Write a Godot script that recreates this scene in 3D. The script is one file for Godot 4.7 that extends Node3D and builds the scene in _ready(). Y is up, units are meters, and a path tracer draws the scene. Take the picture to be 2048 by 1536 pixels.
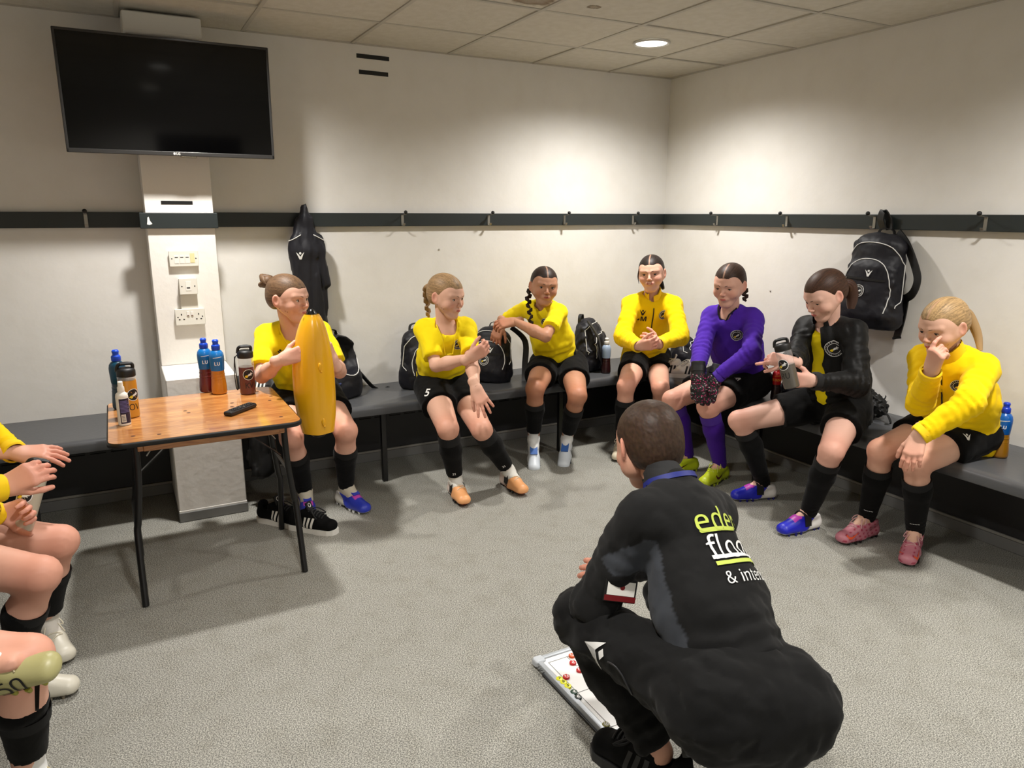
extends Node3D

const H := 2.491          # ceiling height
const RAIL_LO := 1.464
const RAIL_HI := 1.543
const BY := 0.475         # bench top
const XL := -4.85         # left wall
const ZF := 6.6           # wall behind the camera
var CAM := Vector3(-3.6814, 1.54, 4.4504)

var M := {}               # shared materials

func _ready() -> void:
	# ---- camera
	var cam := Camera3D.new()
	cam.name = "camera"
	cam.fov = 55.29
	cam.near = 0.05
	cam.far = 60.0
	cam.transform = Transform3D(Basis.from_euler(Vector3(-0.228, -0.4918, 0.0029), EULER_ORDER_YXZ), CAM)
	add_child(cam)
	cam.current = true
	# ---- environment (closed room: the sky outside is dark)
	var we := WorldEnvironment.new()
	we.name = "world"
	var e := Environment.new()
	e.background_mode = Environment.BG_COLOR
	e.background_color = Color(0.02, 0.02, 0.02)
	e.tonemap_mode = Environment.TONE_MAPPER_LINEAR
	e.tonemap_exposure = 1.0
	e.sdfgi_enabled = true
	e.ssao_enabled = true
	e.ssil_enabled = true
	we.environment = e
	add_child(we)
	# ---- lamps: recessed ceiling downlights, 2.4 m apart
	materials()
	var spots := [[-0.85, 0.84], [-3.25, 0.84], [-0.85, 3.24], [-3.25, 3.24], [-0.85, 5.64], [-3.25, 5.64]]
	for k in spots.size():
		downlight(k, spots[k][0], spots[k][1])
	room()
	objects()
	people()

func downlight(k: int, x: float, z: float) -> void:
	var lab := ["round recessed downlight in the ceiling tile nearest the far corner", "round recessed downlight above the wall television", "round recessed downlight over the coach", "round recessed downlight above the players by the left wall", "round recessed downlight behind the photographer near the right wall", "round recessed downlight behind the photographer near the doorway"]
	var t := thing("ceiling_downlight", lab[k], "light", Vector3(x, H, z), 0.0, "recessed downlights")
	var g := Geo.new()
	g.lathe([Vector2(0.086, 0.002), Vector2(0.0905, -0.002), Vector2(0.0985, -0.0075), Vector2(0.104, -0.006), Vector2(0.106, 0.001)], 48)
	obj("rim", g, M.lamp_rim, t)
	g = Geo.new()
	g.lathe([Vector2(0.088, 0.0), Vector2(0.088, -0.001), Vector2(0.0, -0.0015)], 40)
	obj("diffuser", g, M.lamp_glow, t)
	var s := SpotLight3D.new()
	s.name = "lamp"
	s.position = Vector3(0, -0.012, 0)
	s.rotation.x = -PI / 2
	s.light_color = Color(1.0, 0.985, 0.965)
	s.light_energy = LAMP
	s.spot_range = 12.0
	s.spot_angle = 77.0
	s.spot_attenuation = 2.0
	s.spot_angle_attenuation = 1.0
	s.light_size = 0.07
	s.shadow_enabled = true
	t.add_child(s)

const LAMP := 6.2

# ---------------------------------------------------------------- geometry helpers
class Geo:
	var v := PackedVector3Array()
	var n := PackedVector3Array()
	var c := PackedColorArray()
	var idx := PackedInt32Array()
	var col := Color(1, 1, 1)
	var xf := Transform3D.IDENTITY
	func pt(p: Vector3, nn: Vector3) -> int:
		v.append(xf * p)
		n.append((xf.basis * nn).normalized())
		c.append(col)
		return v.size() - 1
	func tri(a: int, b: int, d: int) -> void:
		var g := (v[b] - v[a]).cross(v[d] - v[a])
		if g.dot(n[a] + n[b] + n[d]) > 0.0:
			idx.append_array(PackedInt32Array([a, d, b]))
		else:
			idx.append_array(PackedInt32Array([a, b, d]))
	func quad(a: int, b: int, d: int, e: int) -> void:
		tri(a, b, d)
		tri(a, d, e)
	func flat4(a: Vector3, b: Vector3, d: Vector3, e: Vector3, nn: Vector3) -> void:
		quad(pt(a, nn), pt(b, nn), pt(d, nn), pt(e, nn))
	# box with rounded (smooth-shaded chamfer) edges
	func box(ctr: Vector3, size: Vector3, r := 0.003, b := Basis.IDENTITY) -> void:
		var h := size * 0.5
		r = minf(r, minf(h.x, minf(h.y, h.z)) * 0.98)
		var i := h - Vector3(r, r, r)
		var ids := {}
		for sx in [-1, 1]:
			for sy in [-1, 1]:
				for sz in [-1, 1]:
					var s := Vector3(sx, sy, sz)
					ids[[sx, sy, sz, 0]] = pt(ctr + b * (Vector3(h.x, i.y, i.z) * s), b * Vector3(sx, 0, 0))
					ids[[sx, sy, sz, 1]] = pt(ctr + b * (Vector3(i.x, h.y, i.z) * s), b * Vector3(0, sy, 0))
					ids[[sx, sy, sz, 2]] = pt(ctr + b * (Vector3(i.x, i.y, h.z) * s), b * Vector3(0, 0, sz))
		for s in [-1, 1]:
			quad(ids[[s, -1, -1, 0]], ids[[s, 1, -1, 0]], ids[[s, 1, 1, 0]], ids[[s, -1, 1, 0]])
			quad(ids[[-1, s, -1, 1]], ids[[1, s, -1, 1]], ids[[1, s, 1, 1]], ids[[-1, s, 1, 1]])
			quad(ids[[-1, -1, s, 2]], ids[[1, -1, s, 2]], ids[[1, 1, s, 2]], ids[[-1, 1, s, 2]])
			for t in [-1, 1]:
				quad(ids[[s, t, -1, 0]], ids[[s, t, 1, 0]], ids[[s, t, 1, 1]], ids[[s, t, -1, 1]])
				quad(ids[[s, -1, t, 0]], ids[[s, 1, t, 0]], ids[[s, 1, t, 2]], ids[[s, -1, t, 2]])
				quad(ids[[-1, s, t, 1]], ids[[1, s, t, 1]], ids[[1, s, t, 2]], ids[[-1, s, t, 2]])
				for u in [-1, 1]:
					tri(ids[[s, t, u, 0]], ids[[s, t, u, 1]], ids[[s, t, u, 2]])
	# ring i of a swept section; links rings
	func rings(R: Array, closed_ring := true) -> void:
		for k in R.size() - 1:
			var a: PackedInt32Array = R[k]
			var b: PackedInt32Array = R[k + 1]
			var m := a.size()
			for j in (m if closed_ring else m - 1):
				quad(a[j], a[(j + 1) % m], b[(j + 1) % m], b[j])
	func tube(path: Array, rad, seg := 8, caps := true) -> void:
		var R := []
		var up := Vector3.UP
		var m := path.size()
		for k in m:
			var t: Vector3 = (path[mini(k + 1, m - 1)] - path[maxi(k - 1, 0)]).normalized()
			if k == 0:
				up = Vector3.UP if absf(t.y) < 0.9 else Vector3.RIGHT
			up = (up - t * up.dot(t)).normalized()
			var w := t.cross(up)
			var rr: float = rad[k] if rad is Array or rad is PackedFloat32Array else rad
			var ring := PackedInt32Array()
			for j in seg:
				var a := TAU * j / seg
				var d := up * cos(a) + w * sin(a)
				ring.append(pt(path[k] + d * rr, d))
			R.append(ring)
			if caps and (k == 0 or k == m - 1):
				var nn := -t if k == 0 else t
				var cc := pt(path[k], nn)
				var edge := PackedInt32Array()
				for j in seg:
					var a := TAU * j / seg
					edge.append(pt(path[k] + (up * cos(a) + w * sin(a)) * rr, nn))
				for j in seg:
					tri(cc, edge[j], edge[(j + 1) % seg])
		rings(R)
	# flat strap swept along a path; side = width direction (roughly)
	func strap(path: Array, width, th: float, side: Vector3) -> void:
		var R := []
		var m := path.size()
		for k in m:
			var t: Vector3 = (path[mini(k + 1, m - 1)] - path[maxi(k - 1, 0)]).normalized()
			var sd: Vector3 = side
			var w := (sd - t * sd.dot(t)).normalized()
			var up := w.cross(t).normalized()
			var hw: float = (width[k] if width is Array else width) * 0.5
			var p: Vector3 = path[k]
			var ring := PackedInt32Array()
			for q in [[1, 1, 0, 1], [-1, 1, 0, 1], [-1, 1, -1, 0], [-1, -1, -1, 0], [-1, -1, 0, -1], [1, -1, 0, -1], [1, -1, 1, 0], [1, 1, 1, 0]]:
				ring.append(pt(p + w * hw * q[0] + up * th * 0.5 * q[1], w * q[2] + up * q[3]))
			R.append(ring)
			if k == 0 or k == m - 1:
				var nn := -t if k == 0 else t
				flat4(p + w * hw + up * th * 0.5, p - w * hw + up * th * 0.5, p - w * hw - up * th * 0.5, p + w * hw - up * th * 0.5, nn)
		for k in m - 1:
			for j in [0, 2, 4, 6]:
				quad(R[k][j], R[k][j + 1], R[k + 1][j + 1], R[k + 1][j])
	# lathe: profile of Vector2(radius, y), axis +y
	func lathe(prof: Array, seg := 24, sq := Vector2.ONE) -> void:
		var R := []
		var m := prof.size()
		for k in m:
			var t: Vector2 = (prof[mini(k + 1, m - 1)] - prof[maxi(k - 1, 0)]).normalized()
			var ring := PackedInt32Array()
			for j in seg:
				var a := TAU * j / seg
				var p: Vector2 = prof[k]
				ring.append(pt(Vector3(cos(a) * p.x * sq.x, p.y, sin(a) * p.x * sq.y), Vector3(cos(a) * t.y, -t.x, sin(a) * t.y)))
			R.append(ring)
		rings(R)
	# lathe with hard creases: each segment its own rings
	func lathe_hard(prof: Array, seg := 24) -> void:
		for k in prof.size() - 1:
			lathe([prof[k], prof[k + 1]], seg)
	func prism(poly: PackedVector2Array, depth: float, b := Transform3D.IDENTITY) -> void:
		var tr := Geometry2D.triangulate_polygon(poly)
		var old := xf
		xf = xf * b
		for s in [0, 1]:
			var nn := Vector3(0, 0, 1) if s == 1 else Vector3(0, 0, -1)
			var ids := PackedInt32Array()
			for p in poly:
				ids.append(pt(Vector3(p.x, p.y, depth * s), nn))
			for k in range(0, tr.size(), 3):
				tri(ids[tr[k]], ids[tr[k + 1]], ids[tr[k + 2]])
		var sgn := 1.0 if not Geometry2D.is_polygon_clockwise(poly) else -1.0
		for k in poly.size():
			var a := poly[k]
			var q := poly[(k + 1) % poly.size()]
			var e := (q - a).normalized()
			flat4(Vector3(a.x, a.y, 0), Vector3(q.x, q.y, 0), Vector3(q.x, q.y, depth), Vector3(a.x, a.y, depth), Vector3(e.y, -e.x, 0) * sgn)
		xf = old
	func ball(p: Vector3, r: float, seg := 10, sc := Vector3.ONE) -> void:
		var R := []
		var rows := maxi(seg / 2, 4)
		for k in rows + 1:
			var th := PI * k / rows
			var ring := PackedInt32Array()
			for j in seg:
				var a := TAU * j / seg
				var d := Vector3(sin(th) * cos(a), cos(th), sin(th) * sin(a))
				ring.append(pt(p + d * r * sc, d / sc))
			R.append(ring)
		rings(R)
	func mesh() -> ArrayMesh:
		var A := []
		A.resize(Mesh.ARRAY_MAX)
		A[Mesh.ARRAY_VERTEX] = v
		A[Mesh.ARRAY_NORMAL] = n
		A[Mesh.ARRAY_COLOR] = c
		A[Mesh.ARRAY_INDEX] = idx
		var m := ArrayMesh.new()
		if idx.size() > 0:
			m.add_surface_from_arrays(Mesh.PRIMITIVE_TRIANGLES, A)
		return m

func bez(P: Array, n := 12) -> Array:   # smooth path through points
	var cu := Curve3D.new()
	for k in P.size():
		var a: Vector3 = P[maxi(k - 1, 0)]
		var b: Vector3 = P[mini(k + 1, P.size() - 1)]
		var t := (b - a) / 6.0
		cu.add_point(P[k], -t, t)
	var out := []
	for k in (P.size() - 1) * n + 1:
		out.append(cu.sample((k / n) if k < (P.size() - 1) * n else P.size() - 2, float(k % n) / n if k < (P.size() - 1) * n else 1.0))
	return out

func rrect(w: float, h: float, r: float, n := 5) -> PackedVector2Array:
	var o := PackedVector2Array()
	for k in 4:
		var cx := (w / 2 - r) * (1 if k == 0 or k == 3 else -1)
		var cy := (h / 2 - r) * (1 if k < 2 else -1)
		for j in n + 1:
			var a := PI / 2 * (k + float(j) / n)
			o.append(Vector2(cx + cos(a) * r, cy + sin(a) * r))
	return o

func circle(r: float, n := 24, c := Vector2.ZERO) -> PackedVector2Array:
	var o := PackedVector2Array()
	for j in n:
		o.append(c + Vector2(cos(TAU * j / n), sin(TAU * j / n)) * r)
	return o

func mat(color: Color, rough := 0.7, metal := 0.0, spec := 0.5) -> StandardMaterial3D:
	var m := StandardMaterial3D.new()
	m.albedo_color = color
	m.roughness = rough
	m.metallic = metal
	m.metallic_specular = spec
	return m

func vmat(rough := 0.7, spec := 0.5) -> StandardMaterial3D:   # colours from the mesh
	var m := mat(Color.WHITE, rough, 0.0, spec)
	m.vertex_color_use_as_albedo = true
	return m

func lin(c: Color) -> Color:
	return c.srgb_to_linear()

func noise_tex(freq: float, size: int, ramp: Array, type := FastNoiseLite.TYPE_SIMPLEX_SMOOTH, oct := 4, seed_ := 1, normal := false, bump := 4.0) -> NoiseTexture2D:
	var f := FastNoiseLite.new()
	f.seed = seed_
	f.noise_type = type
	f.frequency = freq
	f.fractal_octaves = oct
	var t := NoiseTexture2D.new()
	t.width = size
	t.height = size
	t.seamless = true
	t.noise = f
	if normal:
		t.as_normal_map = true
		t.bump_strength = bump
	elif ramp.size() > 0:
		var g := Gradient.new()
		g.offsets = PackedFloat32Array(ramp.map(func(e): return e[0]))
		g.colors = PackedColorArray(ramp.map(func(e): return e[1]))
		t.color_ramp = g
	return t

func tripl(m: StandardMaterial3D, s: float, world := true) -> StandardMaterial3D:
	m.uv1_triplanar = true
	m.uv1_world_triplanar = world
	m.uv1_scale = Vector3(s, s, s)
	return m

var used_names := {}
func numbered(called: String) -> String:
	var k: int = used_names.get(called, 0)
	used_names[called] = k + 1
	return called if k == 0 else "%s_%03d" % [called, k]

func obj(called: String, g, m: Material, parent: Node = null) -> MeshInstance3D:
	var o := MeshInstance3D.new()
	o.mesh = g.mesh() if g is Geo else g
	o.material_override = m
	if parent == null:
		o.name = numbered(called)
		add_child(o, true)
	else:
		var nm := called
		var k := 1
		while parent.has_node(nm):
			nm = "%s_%03d" % [called, k]
			k += 1
		o.name = nm
		parent.add_child(o, true)
	return o

func tag(o: Node3D, label: String, category: String, group := "") -> Node3D:
	o.set_meta("label", label)
	o.set_meta("category", category)
	if group != "":
		o.set_meta("group", group)
	return o

func thing(called: String, label: String, category: String, at := Vector3.ZERO, turn := 0.0, group := "") -> Node3D:
	var o := Node3D.new()
	o.name = numbered(called)
	add_child(o, true)
	o.position = at
	o.rotation.y = turn
	tag(o, label, category, group)
	return o

func struct(called: String, g, m: Material) -> MeshInstance3D:
	var o := obj(called, g, m)
	o.set_meta("kind", "structure")
	return o

func snode(called: String) -> Node3D:
	var o := Node3D.new()
	o.name = numbered(called)
	o.set_meta("kind", "structure")
	add_child(o, true)
	return o

# ---------------------------------------------------------------- smooth bodies: blended tapered limbs, meshed with surface nets
class Sdf:
	static var store := {}
	var ty := PackedInt32Array()        # 0 limb, 1 ellipsoid, 2 half space
	var op := PackedInt32Array()        # 0 join, 1 carve, 2 keep inside
	var A := PackedVector3Array()
	var D := PackedVector3Array()
	var I := PackedFloat32Array()
	var ra := PackedFloat32Array()
	var rd := PackedFloat32Array()
	var K := PackedFloat32Array()
	var W := PackedVector3Array()
	var S := PackedFloat32Array()
	var fl := PackedFloat32Array()      # flat end: length kept along the axis (<0 none)
	var B: Array[Basis] = []
	var lo := Vector3(1e9, 1e9, 1e9)
	var hi := Vector3(-1e9, -1e9, -1e9)
	var cell := 0.01
	var amp := 0.0
	var noise: FastNoiseLite
	var warp := Basis.IDENTITY
	var folds := []                     # [point, axis, radius, amplitude, wavelength]: creases round a joint
	var paint = null
	var xf := Transform3D.IDENTITY
	var cached := ""
	var base := Color(1, 1, 1)
	func _add(t: int, o: int, k: float) -> void:
		ty.append(t)
		op.append(o)
		K.append(k)
	func _grow(p: Vector3, r: float) -> void:
		lo = lo.min(p - Vector3(r, r, r))
		hi = hi.max(p + Vector3(r, r, r))
	# tapered limb from a to b; s > 1 widens the section along w; flat: cut square at b
	func limb(a: Vector3, b: Vector3, r0: float, r1: float, k := 0.02, w := Vector3.ZERO, s := 1.0, o := 0, flat := false, flat_a := false) -> void:
		_add(0, o, k)
		var d := b - a
		var q := 1.0 - 1.0 / s
		if w != Vector3.ZERO:
			w = w.normalized()
			d -= w * d.dot(w) * q
		A.append(a)
		D.append(d)
		I.append(1.0 / maxf(d.length_squared(), 1e-9))
		ra.append(r0)
		rd.append(r1 - r0)
		W.append(w)
		S.append(q if w != Vector3.ZERO else 0.0)
		fl.append((3.0 if flat_a else 1.0) if flat else (2.0 if flat_a else 0.0))
		B.append(Basis.IDENTITY)
		if o == 0:
			_grow(a, r0 * s)
			_grow(b, r1 * s)
	func ell(p: Vector3, r: Vector3, k := 0.02, bs := Basis.IDENTITY, o := 0) -> void:
		_add(1, o, k)
		A.append(p)
		D.append(r)
		I.append(minf(r.x, minf(r.y, r.z)))
		ra.append(0)
		rd.append(0)
		W.append(Vector3.ZERO)
		S.append(0)
		fl.append(0)
		B.append(Basis.from_scale(Vector3(1 / r.x, 1 / r.y, 1 / r.z)) * bs.transposed())
		if o == 0:
			_grow(p, maxf(r.x, maxf(r.y, r.z)))
	# keep the side of the plane away from n
	func cut(p: Vector3, n: Vector3, k := 0.004) -> void:
		_add(2, 2, k)
		A.append(p)
		D.append(n.normalized())
		I.append(0)
		ra.append(0)
		rd.append(0)
		W.append(Vector3.ZERO)
		S.append(0)
		fl.append(0)
		B.append(Basis.IDENTITY)
	func one(i: int, p: Vector3) -> float:
		var q := p - A[i]
		var t := ty[i]
		if t == 0:
			var s := S[i]
			if s != 0.0:
				q -= W[i] * (q.dot(W[i]) * s)
			var dv := D[i]
			var h0 := q.dot(dv) * I[i]
			var h := clampf(h0, 0.0, 1.0)
			var d := (q - dv * h).length() - ra[i] - rd[i] * h
			var f := fl[i]
			if f != 0.0:
				var L := 1.0 / sqrt(I[i])
				if f != 2.0:
					d = maxf(d, (h0 - 1.0) * L)
				if f >= 2.0:
					d = maxf(d, -h0 * L)
			return d
		elif t == 1:
			var u: Vector3 = B[i] * q
			var k0 := u.length()
			var r := D[i]
			var k1 := Vector3(u.x / r.x, u.y / r.y, u.z / r.z).length()
			return k0 * (k0 - 1.0) / maxf(k1, 1e-6)
		return q.dot(D[i])
	func ev(p: Vector3, L: PackedInt32Array) -> float:
		var d := 1.0
		for i in L:
			var e: float
			if ty[i] == 0 and fl[i] == 0.0:
				var q := p - A[i]
				if S[i] != 0.0:
					q -= W[i] * (q.dot(W[i]) * S[i])
				var h0 := clampf(q.dot(D[i]) * I[i], 0.0, 1.0)
				e = (q - D[i] * h0).length() - ra[i] - rd[i] * h0
			else:
				e = one(i, p)
			var k := K[i]
			var o := op[i]
			if o == 0:
				if k > 0.0:
					var h := k - absf(d - e)
					if h > 0.0:
						d = minf(d, e) - h * h * 0.25 / k
					else:
						d = minf(d, e)
				else:
					d = minf(d, e)
			else:
				if o == 1:
					e = -e
				var h2 := k - absf(d - e)
				if h2 > 0.0:
					d = maxf(d, e) + h2 * h2 * 0.25 / k
				else:
					d = maxf(d, e)
		return d
	func head_only(m: int) -> Sdf:      # the same surface with only its first m pieces
		var s := Sdf.new()
		s.ty = ty.slice(0, m)
		s.op = op.slice(0, m)
		s.A = A.slice(0, m)
		s.D = D.slice(0, m)
		s.I = I.slice(0, m)
		s.ra = ra.slice(0, m)
		s.rd = rd.slice(0, m)
		s.K = K.slice(0, m)
		s.W = W.slice(0, m)
		s.S = S.slice(0, m)
		s.fl = fl.slice(0, m)
		s.B = B.slice(0, m)
		s.amp = amp
		s.noise = noise
		s.warp = warp
		return s
	func all_ids() -> PackedInt32Array:
		return PackedInt32Array(range(ty.size()))
	func disp(p: Vector3) -> float:
		var d := 0.0
		if amp > 0.0:
			var q := warp * p
			d += noise.get_noise_3dv(q) * amp
		for f in folds:
			var q2: Vector3 = p - f[0]
			var l: float = q2.length() / f[2]
			if l < 1.0:
				var t: float = q2.dot(f[1])
				d += sin(t * TAU / f[4] + noise.get_noise_3dv(p * 0.35) * 4.0) * f[3] * (1.0 - l * l)
		return d
	func value(p: Vector3) -> float:
		return ev(p, all_ids()) + disp(p)
	func grad(p: Vector3) -> Vector3:
		var L := all_ids()
		var h := 0.002
		return Vector3(ev(p + Vector3(h, 0, 0), L) - ev(p - Vector3(h, 0, 0), L), ev(p + Vector3(0, h, 0), L) - ev(p - Vector3(0, h, 0), L), ev(p + Vector3(0, 0, h), L) - ev(p - Vector3(0, 0, h), L)).normalized()
	# first hit of a ray with the surface
	func march(p: Vector3, dir: Vector3, far := 1.0) -> Vector3:
		var t := 0.0
		var L := all_ids()
		for k in 80:
			var q := p + dir * t
			var d := ev(q, L) + disp(q)
			if d < 0.0004:
				return q
			t += d * 0.75
			if t > far:
				break
		return p + dir * minf(t, far)
	# mesh into g (Geo arrays)
	func mesh_into(g: Geo) -> void:
		if cached == "":
			emit(g, raw())
		else:
			if not store.has(cached):
				store[cached] = raw()
			emit(g, store[cached])
	func emit(g: Geo, r: Array) -> void:
		var first := g.v.size()
		var verts: PackedVector3Array = r[0]
		var nrm: PackedVector3Array = r[1]
		for k in verts.size():
			var p := verts[k]
			g.v.append(xf * p)
			g.n.append((xf.basis * nrm[k]).normalized())
			g.c.append(paint.call(p, nrm[k]) if paint != null else base)
		var ix: PackedInt32Array = r[2]
		for k in ix:
			g.idx.append(first + k)
	func raw() -> Array:
		const N := 4
		var mx := amp * 1.0
		for f in folds:
			mx += f[3]
		var org := lo - Vector3.ONE * (cell * 2.0 + mx)
		var ext := hi + Vector3.ONE * (cell * 2.0 + mx) - org
		var bs := cell * N
		var nb := Vector3i((ext / bs).ceil())
		var half := bs * 0.5 * sqrt(3.0)
		var ids := {}
		var edges := PackedInt64Array()
		var verts := PackedVector3Array()
		var np := ty.size()
		var KS := K.duplicate()
		for i in range(np - 2, -1, -1):
			KS[i] = maxf(KS[i], KS[i + 1])
		var M1 := N + 1
		var smp := PackedFloat32Array()
		smp.resize(M1 * M1 * M1)
		var has := amp > 0.0 or folds.size() > 0
		var sg := PackedByteArray()
		sg.resize(M1 * M1 * M1)
		var M2 := M1 * M1
		var off := [0, 1, M1, M1 + 1, M2, M2 + 1, M2 + M1, M2 + M1 + 1]
		var OA := PackedInt32Array()
		var OB := PackedInt32Array()
		var DI := PackedVector3Array()
		for e in 12:
			OA.append(off[EA[e]])
			OB.append(off[EB[e]])
			DI.append(CO[EB[e]] - CO[EA[e]])
		for bz in nb.z:
			for by in nb.y:
				for bx in nb.x:
					var o := org + Vector3(bx, by, bz) * bs
					var c := o + Vector3.ONE * (bs * 0.5)
					var L := PackedInt32Array()
					for i in np:
						if ty[i] == 2 or one(i, c) < half * 1.25 + KS[i] * 1.4 + mx:
							L.append(i)
						elif op[i] == 2:
							L.append(i)
					if L.size() == 0:
						continue
					if absf(ev(c, L)) > half * 1.45 + mx:
						continue
					var inside := 0
					var w := 0
					for z in M1:
						for y in M1:
							for x in M1:
								var p := o + Vector3(x, y, z) * cell
								var d := ev(p, L)
								if has and absf(d) < mx + cell * 2.0:
									d += disp(p)
								smp[w] = d
								if d < 0.0:
									sg[w] = 1
									inside += 1
								else:
									sg[w] = 0
								w += 1
					if inside == 0 or inside == w:
						continue
					for z in N:
						for y in N:
							for x in N:
								var i0 := (z * M1 + y) * M1 + x
								var sum := sg[i0] + sg[i0 + 1] + sg[i0 + M1] + sg[i0 + M1 + 1] + sg[i0 + M2] + sg[i0 + M2 + 1] + sg[i0 + M2 + M1] + sg[i0 + M2 + M1 + 1]
								if sum == 0 or sum == 8:
									continue
								var acc := Vector3.ZERO
								var cnt := 0
								for e in 12:
									var a: int = i0 + OA[e]
									var b: int = i0 + OB[e]
									if sg[a] != sg[b]:
										var fa := smp[a]
										acc += CO[EA[e]] + DI[e] * (fa / (fa - smp[b]))
										cnt += 1
								var key := ((bz * N + z) * 4096 + by * N + y) * 4096 + bx * N + x
								ids[key] = verts.size()
								verts.append(o + (Vector3(x, y, z) + acc / cnt) * cell)
								var s0 := sg[i0]
								if sg[i0 + 1] != s0:
									edges.append((key * 4) * 2 + s0)
								if sg[i0 + M1] != s0:
									edges.append((key * 4 + 1) * 2 + s0)
								if sg[i0 + M2] != s0:
									edges.append((key * 4 + 2) * 2 + s0)
		var nrm := PackedVector3Array()
		nrm.resize(verts.size())
		const ST := [1, 4096, 4096 * 4096]
		var out := PackedInt32Array()
		for e in edges:
			var ins := e & 1
			var ax := (e >> 1) & 3
			var key := e >> 3
			var u: int = ST[(ax + 1) % 3]
			var v: int = ST[(ax + 2) % 3]
			var a: int = ids.get(key, -1)
			var b: int = ids.get(key - u, -1)
			var c2: int = ids.get(key - u - v, -1)
			var d2: int = ids.get(key - v, -1)
			if a < 0 or b < 0 or c2 < 0 or d2 < 0:
				continue
			if ins == 0:
				var tmp := b
				b = d2
				d2 = tmp
			# (a,b,c2,d2) counter-clockwise seen from outside -> write clockwise
			var n1 := (verts[b] - verts[a]).cross(verts[c2] - verts[a])
			var n2 := (verts[c2] - verts[a]).cross(verts[d2] - verts[a])
			nrm[a] += n1 + n2
			nrm[b] += n1
			nrm[c2] += n1 + n2
			nrm[d2] += n2
			out.append_array(PackedInt32Array([a, c2, b, a, d2, c2]))
		for k in nrm.size():
			nrm[k] = nrm[k].normalized()
		return [verts, nrm, out]
	const EA := [0, 2, 4, 6, 0, 1, 4, 5, 0, 1, 2, 3]
	const EB := [1, 3, 5, 7, 2, 3, 6, 7, 4, 5, 6, 7]
	const CO := [Vector3(0, 0, 0), Vector3(1, 0, 0), Vector3(0, 1, 0), Vector3(1, 1, 0), Vector3(0, 0, 1), Vector3(1, 0, 1), Vector3(0, 1, 1), Vector3(1, 1, 1)]

func fnoise(freq: float, seed_ := 1, ridged := false, oct := 2) -> FastNoiseLite:
	var f := FastNoiseLite.new()
	f.seed = seed_
	f.noise_type = FastNoiseLite.TYPE_SIMPLEX_SMOOTH
	f.frequency = freq
	f.fractal_octaves = oct
	f.fractal_type = FastNoiseLite.FRACTAL_RIDGED if ridged else FastNoiseLite.FRACTAL_FBM
	return f

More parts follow.
